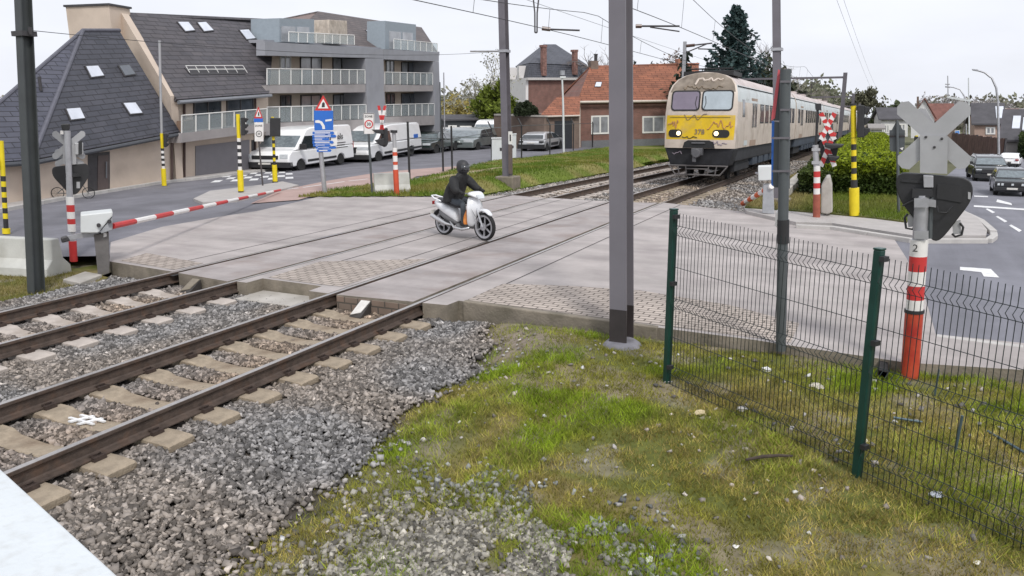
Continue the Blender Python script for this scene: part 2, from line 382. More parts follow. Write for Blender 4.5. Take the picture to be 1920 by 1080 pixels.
# ---- sheets that follow the land
def sheet(name, poly, dz, m, label, cat='road', kind='structure', thick=0.0, extra=()):
    b = bmesh.new()
    vs = [b.verts.new((p[0], p[1], 0)) for p in poly]; f = b.faces.new(vs); f.normal_update()
    bmesh.ops.triangulate(b, faces=[f])
    lo, hi = min(p[1] for p in poly), max(p[1] for p in poly)
    for yy in list(range(16, 32, 2)) + [40, 60, 90] + list(extra):
        if lo < yy < hi: bmesh.ops.bisect_plane(b, geom=b.verts[:] + b.edges[:] + b.faces[:], plane_co=(0, yy, 0), plane_no=(0, 1, 0))
    if thick:
        r = bmesh.ops.extrude_face_region(b, geom=b.faces[:])
        for v in r['geom']:
            if isinstance(v, bmesh.types.BMVert): v.co.z -= thick
    for v in b.verts: v.co.z += T(v.co.y) + dz
    bmesh.ops.recalc_face_normals(b, faces=b.faces)
    if not thick:
        for f in b.faces:
            if f.normal.z < 0: f.normal_flip()
    me = bpy.data.meshes.new(name)
    if thick > .3:
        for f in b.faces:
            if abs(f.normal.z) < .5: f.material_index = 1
    b.to_mesh(me); b.free(); me.materials.append(m)
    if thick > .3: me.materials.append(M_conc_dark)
    o = bpy.data.objects.new(name, me); COL.objects.link(o)
    return tag(o, label, cat, kind=kind)
def P2(*pp, dz=0): return [(G(a, b, dz).x, G(a, b, dz).y) for a, b in pp]

# streets
left_street = P2((-420, 490), (205, 478)) + [(-13.2, 14), (-13.6, 21)] + P2((790, 345), (880, 318), (1000, 298), (1147, 279), (1250, 267)) + [(-24, 112), (-44, 112), (-36.5, 60), (-27.5, 24), (-25.2, 12), (-34, 9.5)]
sheet('road', left_street, -.016, M_asphalt, 'blue grey asphalt street running past the apartment building', 'road')
right_street = [(.05, 19), (.3, 16), (.5, 12.8), (.66, 10.5), (30, 13.5), (30, 60), (24, 120), (11, 120), (2.2, 40), (.6, 26)]
sheet('road', right_street, -.016, M_asphalt2, 'grey asphalt street with white lines right of the hedge', 'road')

# crossing slabs: edges stand as concrete beams above the ballast
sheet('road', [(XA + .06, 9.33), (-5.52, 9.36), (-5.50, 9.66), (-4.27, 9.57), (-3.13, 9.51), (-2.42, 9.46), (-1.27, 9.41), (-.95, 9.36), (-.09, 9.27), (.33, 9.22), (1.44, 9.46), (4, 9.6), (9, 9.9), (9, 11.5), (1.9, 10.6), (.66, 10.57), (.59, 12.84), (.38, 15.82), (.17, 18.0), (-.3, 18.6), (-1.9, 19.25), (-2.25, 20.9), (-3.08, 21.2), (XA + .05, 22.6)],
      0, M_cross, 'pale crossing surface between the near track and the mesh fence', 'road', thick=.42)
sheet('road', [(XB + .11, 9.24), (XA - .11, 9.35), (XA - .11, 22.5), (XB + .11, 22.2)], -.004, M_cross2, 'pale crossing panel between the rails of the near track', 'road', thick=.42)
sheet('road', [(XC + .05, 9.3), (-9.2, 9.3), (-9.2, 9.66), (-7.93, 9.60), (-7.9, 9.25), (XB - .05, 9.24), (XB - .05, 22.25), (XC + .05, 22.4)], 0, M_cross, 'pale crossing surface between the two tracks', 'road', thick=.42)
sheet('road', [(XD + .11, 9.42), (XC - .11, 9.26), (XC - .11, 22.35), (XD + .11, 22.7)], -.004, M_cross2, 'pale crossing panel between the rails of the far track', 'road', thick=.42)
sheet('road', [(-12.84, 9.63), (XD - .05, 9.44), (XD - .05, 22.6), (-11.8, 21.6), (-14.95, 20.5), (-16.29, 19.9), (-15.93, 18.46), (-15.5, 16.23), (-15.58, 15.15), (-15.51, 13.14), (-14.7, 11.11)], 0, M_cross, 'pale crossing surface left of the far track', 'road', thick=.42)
# block paving along the near edge
for poly, lab in (([(-5.4, 9.74), (-4.27, 9.66), (-3.13, 9.60), (-1.27, 9.50), (-.9, 9.47), (-.9, 10.4), (-1.9, 11.0), (-3.3, 11.35), (-4.4, 11.2), (-5.4, 10.9)], 'block paving along the crossing edge by the steel mast'),
                  ([(-9.15, 9.74), (-8.0, 9.68), (-7.62, 9.7), (-7.62, 12.2), (-9.25, 11.2)], 'block paving strip between the two tracks'),
                  ([(-12.7, 9.75), (-11.1, 9.55), (-11.1, 10.2), (-12.9, 10.5)], 'block paving left of the far track')):
    sheet('pavement', poly, .005, M_paver, lab, 'pavement')
# dark rubber seats beside the rails
M_rubber = mat('rubber_seal', (.035, .032, .032), .8, var=.3, scale=30)
for k, xr in enumerate((XA, XB, XC, XD)):
    for s in (-1, 1):
        inner = (s == -1) if k in (0, 2) else (s == 1)
        w0, w1 = (.034, .118) if inner else (.034, .06)
        x0, x1 = (xr + s * w0, xr + s * w1) if s > 0 else (xr + s * w1, xr + s * w0)
        tag(sheet('road', [(x0, 9.3), (x1, 9.3), (x1, 22.4), (x0, 22.4)], -.035, M_rubber, 'dark rubber flangeway in the crossing beside the rail', 'road'), 'dark rubber flangeway in the crossing beside the rail', group='flangeways')

for xj in (XA + .62, XB - .5, XC + .52, XD - .6):
    sheet('joint', [(xj - .012, 9.75), (xj + .012, 9.75), (xj + .012, 22.2), (xj - .012, 22.2)], .0035, M_rubber, 'dark panel joint parallel to the rails', 'joint')['group'] = 'panel joints'
# pavements and islands
def kerb(pp, w, h, lab, m=None, down=.1):
    pts = [G(*p) for p in pp]; mb = MB()
    for a, b in zip(pts[:-1], pts[1:]):
        d = (b - a); d.z = 0; L = d.length; d.normalize(); nn = Vector((-d.y, d.x, 0)) * w
        nseg = max(1, round(L / 1.0))
        for i in range(nseg):
            p = a + (b - a) * (i / nseg) + d * .006; q = a + (b - a) * ((i + 1) / nseg) - d * .006
            A = [p, q, q + nn, p + nn]
            mb.hull([v - Vector((0, 0, down)) for v in A], [v + Vector((0, 0, h + random.uniform(-.004, .004))) for v in A])
    return tag(mb.build('kerb', m or M_kerb, bevel=.012), lab, 'kerb', kind='structure')
kerb([(-260, 432), (0, 398), (122, 374), (305, 344), (389, 335), (520, 318)], .16, .09, 'pale kerb along the pavement of the tiled house')
sheet('pavement', P2((-260, 432), (0, 398), (122, 374), (305, 344), (389, 335), (520, 318)) + [(-30, 36), (-29, 24), (-28, 12), (-34, 10)], .075, M_pave, 'narrow pavement before the tiled house', 'pavement')
sheet('pavement', P2((363, 376), (394, 361), (486, 350), (530, 343), (560, 350), (500, 366), (444, 378), (380, 383)), .06, M_pave, 'pale traffic island under the two traffic lights', 'pavement', thick=.1)
sheet('path', P2((470, 382), (524, 358), (610, 340), (700, 325), (770, 318), (870, 311), (870, 322), (780, 331), (765, 341), (690, 347), (600, 364), (560, 375)), .008, M_path, 'reddish cycle path along the street', 'path')
for a, b in (((526, 357), (560, 353)), ((568, 352), (604, 347)), ((612, 346), (646, 341)), ((654, 340), (690, 336))):
    A, B = G(*a), G(*b); d = (B - A).normalized(); nn = Vector((-d.y, d.x, 0)) * .05
    sheet('road_marking', [tuple((A + nn)[:2]), tuple((B + nn)[:2]), tuple((B - nn)[:2]), tuple((A - nn)[:2])], .013, M_white, 'white dash on the reddish cycle path', 'marking')['group'] = 'cycle path dashes'
# chequered crossing before the garage
tl, tr, br, bl = G(440, 321), G(548, 318), G(552, 335), G(392, 343)
k = 0
for i in range(5):
    for j in range(9):
        if (i + j) % 2: continue
        u0, u1, v0, v1 = j / 9, (j + .9) / 9, i / 5, (i + .8) / 5
        q = [tl.lerp(tr, u).lerp(bl.lerp(br, u), v) for u, v in ((u0, v0), (u1, v0), (u1, v1), (u0, v1))]
        sheet('road_marking', [tuple(p[:2]) for p in q], -.008, M_white, 'white block of the chequered marking before the garage', 'marking')['group'] = 'chequered marking blocks'
# right island
sheet('pavement', P2((1395, 396), (1480, 402), (1560, 409), (1640, 417), (1700, 425), (1712, 395), (1716, 360), (1724, 352), (1770, 385), (1808, 402), (1833, 416), (1850, 438), (1848, 449), (1714, 449), (1560, 425), (1492, 423), (1400, 402)), .085, M_pave, 'pale pavement round the tip of the hedge island', 'pavement', thick=.2)
kerb([(1855, 440), (1856, 446), (1846, 453), (1714, 453), (1560, 429), (1492, 426)], .14, .075, 'kerb round the tip of the hedge island')
kerb([(1770, 386), (1808, 405), (1834, 418), (1855, 438)], .14, .075, 'kerb of the hedge island along the right street')
kerb([(1990, 655), (1920, 648), (1755, 627)], .12, .012, 'flush kerb line between pavement and right street', down=.2)
M_grass_base = mat('turf', (.11, .15, .025), .95, var=.3, scale=3, bump=.6, bscale=30, col2=(.17, .16, .05))
isl = P2((1396, 395), (1445, 355), (1500, 327), (1545, 300), (1600, 268), (1650, 262), (1690, 300), (1712, 345), (1708, 390), (1700, 424), (1640, 416), (1560, 408), (1480, 401))
sheet('lawn', isl, .11, M_grass_base, 'green lawn round the hedge on the right island', 'lawn', thick=.2)
# white lines of the right street
def dash(pp, lab, grp, dz=-.011):
    o = sheet('road_marking', P2(*pp), dz, M_white, lab, 'marking'); o['group'] = grp
for pp in ([(1848, 391), (1852, 390), (1866, 397), (1861, 399)], [(1867, 405), (1871, 404), (1889, 414), (1884, 416)], [(1892, 422), (1896, 420), (1916, 431), (1911, 434)], [(1812, 403), (1816, 401), (1830, 410), (1826, 412)], [(1832, 418), (1836, 416), (1852, 426), (1848, 429)]):
    dash(pp, 'short white lane dash before the stop line', 'lane dashes')
dash([(1826, 384), (1826, 387), (1960, 396), (1960, 393)], 'white stop line across the right street', 'stop lines')
dash([(1826, 366), (1852, 367), (1853, 369), (1827, 368)], 'white bar ahead of the stop line by the black saloon', 'stop lines')
dash([(1870, 373), (1896, 380), (1898, 384), (1868, 378)], 'worn white lane arrow before the black saloon', 'arrows')
dash([(1800, 499), (1858, 503), (1874, 519), (1845, 517), (1840, 509), (1800, 505)], 'white turning arrow on the asphalt behind the mesh fence', 'arrows')

# left verge with its grassy bank
verge = P2((558, 371), (612, 358), (690, 346), (762, 341), (800, 335), (860, 318), (925, 304), (1030, 293), (1147, 276), (1247, 268), (1330, 258)) + [(-13.1, 70), (-12.6, 36), (-12.55, 24)] + P2((1000, 364), (940, 367), (775, 370), (690, 370))
vx0, vx1 = min(p[0] for p in verge), max(p[0] for p in verge)
vy0, vy1 = min(p[1] for p in verge), max(p[1] for p in verge)
def zv(x, y):                    # bank rises from the tracks to the street
    x = np.asarray(x, float); y = np.asarray(y, float)
    return Tn(y) + .03 - .3 * sm(-13.4, -12.5, x) * sm(21.5, 23.5, y) + .16 * sm(-12.6, -13.8, x) * sm(23, 27, y) * (1 - .6 * sm(-15, -17.5, x)) + .07 * (vnoise(x, y, 1.1, 1) - .5) * sm(20, 23, y)
def poly_grid(poly, st, zf):
    ax, ay = np.meshgrid(np.arange(min(p[0] for p in poly) - st, max(p[0] for p in poly) + 2 * st, st), np.arange(min(p[1] for p in poly) - st, max(p[1] for p in poly) + 2 * st, st))
    ok = inside(poly, ax, ay); n1, n2 = ax.shape; idx = np.arange(n1 * n2).reshape(n1, n2)
    fok = ok[:-1, :-1] & ok[:-1, 1:] & ok[1:, 1:] & ok[1:, :-1]
    F = np.stack([idx[:-1, :-1], idx[:-1, 1:], idx[1:, 1:], idx[1:, :-1]], -1)[fok]
    V = np.stack([ax.ravel(), ay.ravel(), zf(ax, ay).ravel()], 1)
    u = np.unique(F); mp = np.zeros(len(V), int); mp[u] = np.arange(len(u))
    return V[u], mp[F]
Vv, Fv = poly_grid(verge, .25, zv)
cx, cy = Vv[:, 0], Vv[:, 1]
cc = mixc((.13, .17, .028), (.22, .2, .07), sm(.4, .75, vnoise(cx, cy, 1.2)))
pth = np.exp(-((cx + 15.6 + .12 * (cy - 26)) / .35) ** 2) * sm(25, 27, cy) * (1 - sm(33, 36, cy))
cc = mixc(cc, (.40, .31, .22), np.clip(pth, 0, 1))
cc *= (.8 + .4 * rng.random(len(cc)))[:, None]
tag(np_mesh('lawn', Vv, Fv, M_tint_ground, cc, smooth=True), 'bright green grassy bank between the street and the far track', 'lawn', kind='structure')

# ballast bed beyond the crossing
def zb(x, y):
    x = np.asarray(x, float)
    return Tn(y) - .235 - .12 * sm(-5.3, -4.0, x) - .05 * sm(-11.9, -12.6, x) + .02 * (vnoise(x, y, .3) - .5)
Vb, Fb = poly_grid([(-13.0, 21.2), (-3.2, 20.9), (-3.0, 24), (-3.4, 40), (-3.9, 60), (-4, 170), (-13, 170)], .5, zb)
cb_ = np.tile(np.array([(.20, .165, .135)]), (len(Vb), 1)) * (.7 + .5 * rng.random(len(Vb)))[:, None]
M_tint_bed = attr_mat('ballast_bed', .95)
_n = M_tint_bed.node_tree; _v = _n.nodes.new('ShaderNodeTexVoronoi'); _v.inputs['Scale'].default_value = 14; _t = _n.nodes.new('ShaderNodeTexCoord')
_b = _n.nodes.new('ShaderNodeBump'); _b.inputs['Strength'].default_value = 1; _b.inputs['Distance'].default_value = .04; _b.invert = True
_n.links.new(_t.outputs['Object'], _v.inputs['Vector']); _n.links.new(_v.outputs['Distance'], _b.inputs['Height']); _n.links.new(_b.outputs['Normal'], _n.nodes['Principled BSDF'].inputs['Normal'])
tag(np_mesh('ballast', Vb, Fb, M_tint_bed, cb_), 'bed of brown grey track ballast beyond the crossing', 'ballast', kind='stuff')

# ------------------------------------------------------------------ rails and sleepers
M_rail = mat('rusty_rail', (.085, .062, .05), .7, .2, var=.3, scale=8, bump=.3, dirt=((.16, .085, .05), 6, .5))
M_railtop = mat('worn_rail_head', (.48, .45, .43), .32, .85, var=.12, scale=20)
M_clip = mat('rail_clip', (.06, .042, .035), .8, .3, var=.3, scale=20)
M_slp = mat('sleeper_concrete', (.33, .27, .20), .9, var=.22, scale=7, bump=.5, bscale=50, dirt=((.15, .105, .07), 3.0, .85))
M_slp2 = mat('sleeper_concrete_pale', (.44, .39, .35), .9, var=.15, scale=5, bump=.3, bscale=50, dirt=((.25, .19, .14), 3, .7))
prof = [(-.075, -.172), (.075, -.172), (.075, -.160), (.02, -.145), (.009, -.13), (.009, -.05), (.03, -.04), (.036, -.03), (.036, -.004), (.030, 0)]
prof = prof + [(-a, b) for a, b in prof[::-1][:-2]]
SLEEP_N = [5.28 + .6 * i for i in range(-8, 7)]
SLEEP_F = [5.18 + .6 * i for i in range(-7, 7)]
FAR_N = [22.95 + .6 * i for i in range(14)]
FAR_F = [23.1 + .6 * i for i in range(32)]
for xr, lab, sl in ((XA, 'rusty rail nearest to the camera pole', SLEEP_N), (XB, 'rusty rail of the near track on its far side', SLEEP_N), (XC, 'rusty rail of the far track on its near side', SLEEP_F), (XD, 'rusty rail farthest from the fence, beside the left lawn', SLEEP_F)):
    t = thing('rail', lab, 'rail', (xr, 0, 0))
    yy = [-3, 9.2, 18, 20, 22, 24, 26, 28, 30, 60, 170]
    mb = MB(); n = len(prof)
    for y_ in yy: mb.v += [(a, y_, b + T(y_)) for a, b in prof]
    for i in range(len(yy) - 1):
        for j in range(n): mb.f.append([i * n + j, i * n + (j + 1) % n, (i + 1) * n + (j + 1) % n, (i + 1) * n + j]); mb.mi.append(1 if j == 9 else 0)
    mb.f += [list(range(n))[::-1], list(range((len(yy) - 1) * n, len(yy) * n))]; mb.mi += [0, 0]
    # running surface
    mb.build('rail_bar', [M_rail, M_railtop], t)
    for y_ in sl[2:]:
        for s in (-1, 1):
            m2 = MB(); m2.box(s * .06 - .03, s * .06 + .03, y_ - .045, y_ + .045, -.172, -.135); m2.tube([(s * .045, y_ - .05, -.14), (s * .085, y_ - .02, -.118), (s * .085, y_ + .02, -.118), (s * .045, y_ + .05, -.14)], .009, 6)
            m2.box(s * .10 - .02, s * .10 + .02, y_ - .06, y_ + .06, -.19, -.14)
            m2.build('rail_clip', M_clip, t)
def sleeper_mesh(k):
    rg = random.Random(k); mb = MB(); L = 1.14
    st = [(-L, .145, -.20, .0), (-L + .03, .15, -.185, 0), (-.95, .15, -.178, 0), (-.52, .145, -.182, 0), (-.38, .125, -.215, 0), (0, .115, -.232, 0), (.38, .125, -.215, 0), (.52, .145, -.182, 0), (.95, .15, -.178, 0), (L - .03, .15, -.185, 0), (L, .145, -.20, 0)]
    for x_, w, zt, _ in st: mb.v += [(x_, -w - .015, -.40), (x_, w + .015, -.40), (x_, w, zt - .01), (x_, w - .012, zt), (x_, -w + .012, zt), (x_, -w, zt - .01)]
    for i in range(len(st) - 1):
        for j in range(6): mb.f.append([i * 6 + j, i * 6 + (j + 1) % 6, (i + 1) * 6 + (j + 1) % 6, (i + 1) * 6 + j]); mb.mi.append(0)
    mb.f += [list(range(6))[::-1], list(range(60, 66))]; mb.mi += [0, 0]
    return mb
protoN = sleeper_mesh(0).build('sleeper', M_slp); protoF = sleeper_mesh(1).build('sleeper', M_slp2)
used = set(); sleepers_xy = []
def put(proto, xc, y_, lab, grp):
    o = proto if proto.name not in used else proto.copy()
    if proto.name in used: COL.objects.link(o)
    used.add(proto.name)
    o.location = (xc + random.uniform(-.012, .012), y_, T(y_)); o.rotation_euler = (0, 0, random.uniform(-.006, .006))
    sleepers_xy.append((xc, y_)); return tag(o, lab, 'sleeper', grp)
marked = None
for y_ in SLEEP_N:
    o = put(protoN, -6.7225, y_, 'stained concrete sleeper of the near track before the crossing', 'sleepers of the near track')
for y_ in SLEEP_F: put(protoF, -10.2125, y_, 'pale concrete sleeper of the far track before the crossing', 'sleepers of the far track')
for y_ in FAR_N: put(protoN, -6.7225, y_, 'concrete sleeper just beyond the crossing ahead of the train', 'sleepers ahead of the train')
for y_ in FAR_F: put(protoF, -10.2125, y_, 'concrete sleeper of the far track beyond the crossing', 'sleepers of the far track beyond the crossing')
mk = G(211, 771, -.225); marked = min([o for o in COL.objects if o.name.startswith('sleeper') and abs(o.location.x + 6.72) < .1], key=lambda o: abs(o.location.y - mk.y)); mkx = max(-.3, min(.3, mk.x + 6.7225))
marked['label'] = 'concrete sleeper of the near track sprayed with a white hash mark'
mb = MB()
for a in (-.06, .06): mb.box(-.02 + a, .02 + a, -.12, .10, -.230, -.215)
for a in (-.05, .05): mb.box(-.17, .17, -.014 + a, .014 + a, -.2305, -.2145)
mb.v = [(v[0] + mkx + v[1] * .4, v[1] * .9, v[2] + .012 + .055 * max(0, abs(v[0] + mkx) - .12)) for v in mb.v]
mb.build('paint_mark', M_white, marked)

# ------------------------------------------------------------------ ballast stones, grass
def visible(P, m=60):
    P = np.asarray(P); d = P - np.array(CO)
    zc = d @ np.array(CF); px = 960 + FPX * (d @ np.array(CR)) / zc; py = 540 - FPX * (d @ np.array(CU)) / zc
    return (zc > .3) & (px > -m) & (px < 1920 + m) & (py > -m) & (py < 1080 + m)
_b = bmesh.new(); bmesh.ops.create_icosphere(_b, subdivisions=1, radius=1); ICO_V = np.array([v.co[:] for v in _b.verts]); ICO_F = np.array([[v.index for v in f.verts] for f in _b.faces]); _b.free()
CUB_V = np.array([(x, y, z) for x in (-.8, .8) for y in (-.8, .8) for z in (-.8, .8)]); CUB_F = np.array([(0, 1, 3), (0, 3, 2), (4, 6, 7), (4, 7, 5), (0, 4, 5), (0, 5, 1), (2, 3, 7), (2, 7, 6), (0, 2, 6), (0, 6, 4), (1, 5, 7), (1, 7, 3)])
def stones(name, P, size, tint, label, squash=.7):
    n = len(P); v = CUB_V[None] * (1 + .5 * (rng.random((n, 8, 1)) - .5)) + .75 * (rng.random((n, 8, 3)) - .5)
    sc = np.stack([1 + .5 * (rng.random(n) - .3), .75 + .3 * rng.random(n), squash * (.6 + .6 * rng.random(n))], 1)
    v = v * sc[:, None, :]
    q = rng.normal(size=(n, 4)); q[:, 1:3] *= .35; q /= np.linalg.norm(q, axis=1, keepdims=True); w, x, y, z = q.T
    Rm = np.stack([1 - 2 * (y * y + z * z), 2 * (x * y - z * w), 2 * (x * z + y * w), 2 * (x * y + z * w), 1 - 2 * (x * x + z * z), 2 * (y * z - x * w), 2 * (x * z - y * w), 2 * (y * z + x * w), 1 - 2 * (x * x + y * y)], 1).reshape(n, 3, 3)
    v = np.einsum('nij,nkj->nki', Rm, v) * size[:, None, None] + P[:, None, :]
    F = (CUB_F[None] + 8 * np.arange(n)[:, None, None]).reshape(-1, 3)
    return tag(np_mesh(name, v.reshape(-1, 3), F, M_tint_stone, np.repeat(tint, 8, axis=0)), label, 'gravel', kind='stuff')
def stone_tint(n, x, y):
    g = .085 + .30 * rng.random(n) ** 1.6
    warm = sm(.3, .75, vnoise(x, y, .9, 3)); near = np.exp(-((x + 6.7) / .75) ** 2) + np.exp(-((x + 10.2) / .75) ** 2)
    t = np.stack([g * (1.01 + .10 * warm + .10 * near), g * (.975 + .0 * warm - .03 * near), g * (.96 - .10 * warm - .13 * near)], 1)
    pale = rng.random(n) < .05; t[pale] *= 1.6
    return t
N = 160000
sx = rng.uniform(-13.2, -3.2, N); sy = rng.uniform(-.5, 9.42, N)
e = bed_edge(sy) + .35 * (vnoise(sx, sy, .45) - .5)
ok = (sx < e + .12 * rng.normal(size=N)) & (sx > -12.45 + .3 * (vnoise(sx, sy, .5) - .5))
slx = np.array(sleepers_xy)
def off_track(x, y):
    ok = np.ones(len(x), bool)
    for xr in (XA, XB, XC, XD): ok &= np.abs(x - xr) > .075
    for xc, ss in ((-6.7225, SLEEP_N), (-10.2125, SLEEP_F)):
        ss = np.array(ss); d = np.abs(y[:, None] - ss[None]).min(1)
        ok &= ~((np.abs(x - xc) < 1.24) & (d < .135 + .02 * rng.random(len(x)))) | (rng.random(len(x)) < .004)
    return ok
ok &= off_track(sx, sy)
sz = zn(sx, sy) + .015 * rng.random(N)
between = (np.abs(sx + 6.7225) < .75) | (np.abs(sx + 10.2125) < .75)
sz = np.where(between, np.maximum(sz, -.268) + .012, sz + .02)
heap = np.exp(-((sx + 4.7) / .5) ** 2) * .05; sz = sz + np.where(sx > -5.4, heap * vnoise(sx, sy, .4, 2), 0)
P = np.stack([sx, sy, sz], 1)[ok]; P = P[visible(P)]
P = P[~((P[:, 0] > -5.6) & (P[:, 1] > 9.3))]
size = rng.uniform(.0135, .0275, len(P)) * (1 + .4 * (rng.random(len(P)) < .12))
stones('ballast', P, size, stone_tint(len(P), P[:, 0], P[:, 1]), 'loose grey and brown ballast stones round the rails before the crossing')
# stones beyond the crossing
N = 26000
sx = rng.uniform(-12.9, -3.5, N); sy = 21.3 + rng.uniform(0, 1, N) ** 1.7 * 34
ok = np.ones(N, bool)
for xr in (XA, XB, XC, XD): ok &= np.abs(sx - xr) > .075
for xc, ss in ((-6.7225, FAR_N), (-10.2125, FAR_F)):
    d = np.abs(sy[:, None] - np.array(ss)[None]).min(1); ok &= ~((np.abs(sx - xc) < 1.24) & (d < .15))
ok &= ~((sy < 22.75) & (sx < -5.6)) & ~((sx > -5.9) & (sy < 22.65 - (sx + 5.92) * .56 + .2))
P = np.stack([sx, sy, zb(sx, sy) + .01], 1)[ok]; P = P[visible(P)]
stones('ballast', P, rng.uniform(.025, .045, len(P)), stone_tint(len(P), P[:, 0], P[:, 1]) * 1.25, 'loose ballast stones between the rails beyond the crossing')
# gravel in the grass at the foot of the picture, scattered pebbles
N = 44000
sx = rng.uniform(-4.0, .3, N); sy = rng.uniform(2.0, 5.6, N)
den = np.exp(-(((sx + 2.2 + .25 * (sy - 4.2)) / .78) ** 2 + ((sy - 3.85) / .85) ** 2)) ** .8
ok = rng.random(N) < den * 1.5 * sm(.15, .45, vnoise(sx, sy, .28, 1))
P = np.stack([sx, sy, zn(sx, sy) + .012], 1)[ok]
t = stone_tint(len(P), P[:, 0], P[:, 1]) * np.array([1.05, 1.12, 1.1])
stones('gravel', P, rng.uniform(.014, .028, len(P)), t, 'patch of grey gravel in the grass at the foot of the picture')
N = 3200
sx = rng.uniform(-4.6, 2.2, N); sy = rng.uniform(3.0, 9.2, N); e = bed_edge(sy)
ok = (sx > e) & (rng.random(N) < (.25 + .75 * np.exp(-((sx - e) / .7) ** 2)) * (.4 + .6 * sm(.5, .8, vnoise(sx, sy, .5, 2))))
P = np.stack([sx, sy, zn(sx, sy) + .012], 1)[ok]
t = np.clip(stone_tint(len(P), P[:, 0], P[:, 1]) * rng.uniform(1.0, 2.1, (len(P), 1)), 0, .62)
stones('pebbles', P, rng.uniform(.008, .026, len(P)), t, 'scattered pale pebbles in the trampled grass')

def blades(name, x, y, zf, h, w, tint, label, lean=.5, down=0.0):
    n = len(x); z = zf(x, y)
    a = rng.uniform(0, 2 * np.pi, n); b = rng.uniform(0, 2 * np.pi, n); L = lean * rng.random(n) ** .7 * h
    base = np.stack([x, y, z - .005], 1); du = np.stack([np.cos(a) * w / 2, np.sin(a) * w / 2, 0 * a], 1)
    tip = base + np.stack([np.cos(b) * L, np.sin(b) * L, h], 1)
    V = np.stack([base - du, base + du, tip], 1).reshape(-1, 3); F = np.arange(3 * n).reshape(n, 3)
    return tag(np_mesh(name, V, F, M_tint_grass, np.repeat(tint, 3, axis=0)), label, 'grass', kind='stuff')
N = 420000
gx_ = rng.uniform(-5.2, 3.9, N); gy_ = rng.uniform(2.2, 9.36, N)
e = bed_edge(gy_) + .3 * (vnoise(gx_, gy_, .4) - .5)
v1 = vnoise(gx_, gy_, .55, 0); v2 = vnoise(gx_, gy_, .24, 1); v3 = vnoise(gx_, gy_, 1.3, 2)
den = sm(-.2, .25, gx_ - e) * np.clip(.55 + 1.2 * (v2 - .35) + .5 * (v1 - .4), .12, 1)
den *= 1 - .85 * np.clip(np.exp(-(((gx_ + 4.1) / .9) ** 2 + ((gy_ - 8.7) / .7) ** 2)), 0, 1)
den *= 1 - .95 * np.exp(-(((gx_ + 2.2 + .25 * (gy_ - 4.2)) / .72) ** 2 + ((gy_ - 3.9) / .7) ** 2))
den *= np.where((gy_ > 9.2), 0.3, 1)
pick = rng.random(N) < den
gx_, gy_, v1, v2, v3 = gx_[pick], gy_[pick], v1[pick], v2[pick], v3[pick]
vis = visible(np.stack([gx_, gy_, zn(gx_, gy_)], 1)); gx_, gy_, v1, v2, v3 = [q[vis] for q in (gx_, gy_, v1, v2, v3)]
n = len(gx_)
lush = np.clip(sm(.42, .72, v1) * .9 + .55 * np.exp(-((gx_ - bed_edge(gy_) - .75) / .35) ** 2) - .45 * sm(-1.2, .4, gx_) * sm(7.5, 5.5, gy_), 0, 1)
dry = np.clip(sm(.45, .75, v3) * .7 + .6 * sm(-1.4, .2, gx_) * sm(8, 5.5, gy_) - .3 * lush, 0, 1)
tint = mixc((.245, .25, .034), (.225, .335, .016), lush); tint = mixc(tint, (.46, .35, .14), np.clip(dry * 1.15 + .12, 0, 1) * rng.random(n))
yel = rng.random(n) < .12; tint[yel] = tint[yel] * .5 + np.array([.16, .14, .03])
tint *= ((.5 + .9 * rng.random(n)) * (.55 + .9 * vnoise(gx_, gy_, .13, 3)))[:, None]
blades('grass', gx_, gy_, zn, rng.uniform(.02, .055, n) * (1 + .6 * lush), rng.uniform(.005, .012, n), tint, 'short mossy grass and dry straw on the near field', 1.3)
# left patch of grass under the concrete barrier
N = 26000
gx_ = rng.uniform(-16.8, -12.0, N); gy_ = rng.uniform(5.0, 9.35, N); v1 = vnoise(gx_, gy_, .5, 0)
ok = (gx_ < -12.3 + .4 * (v1 - .5)) & (rng.random(N) < .35 + v1); gx_, gy_, v1 = gx_[ok], gy_[ok], v1[ok]; n = len(gx_)
tint = mixc((.16, .16, .035), (.28, .22, .09), v1 * rng.random(n)) * (.65 + .6 * rng.random(n))[:, None]
blades('grass', gx_, gy_, zn, rng.uniform(.03, .07, n), rng.uniform(.008, .014, n), tint, 'mossy grass left of the tracks under the concrete barrier', 1.2)
# bank
N = 90000
gx_ = rng.uniform(vx0, vx1, N); gy_ = vy0 + (min(vy1, 62) - vy0) * rng.random(N) ** 1.6; v1 = vnoise(gx_, gy_, 1.2, 0)
pth = np.exp(-((gx_ + 15.6 + .12 * (gy_ - 26)) / .35) ** 2) * sm(25, 27, gy_) * (1 - sm(33, 36, gy_))
ok = inside(verge, gx_, gy_) & (rng.random(N) > pth); gx_, gy_, v1 = gx_[ok], gy_[ok], v1[ok]; n = len(gx_)
tall = np.exp(-((gx_ + 14.3) / .9) ** 2)
tint = mixc((.115, .175, .02), (.22, .21, .05), sm(.4, .8, v1)) * (.6 + .75 * rng.random(n))[:, None]
blades('grass', gx_, gy_, zv, rng.uniform(.04, .1, n) * (1 + 1.0 * tall), rng.uniform(.018, .034, n), tint, 'long bright grass blades on the bank left of the far track', .9)
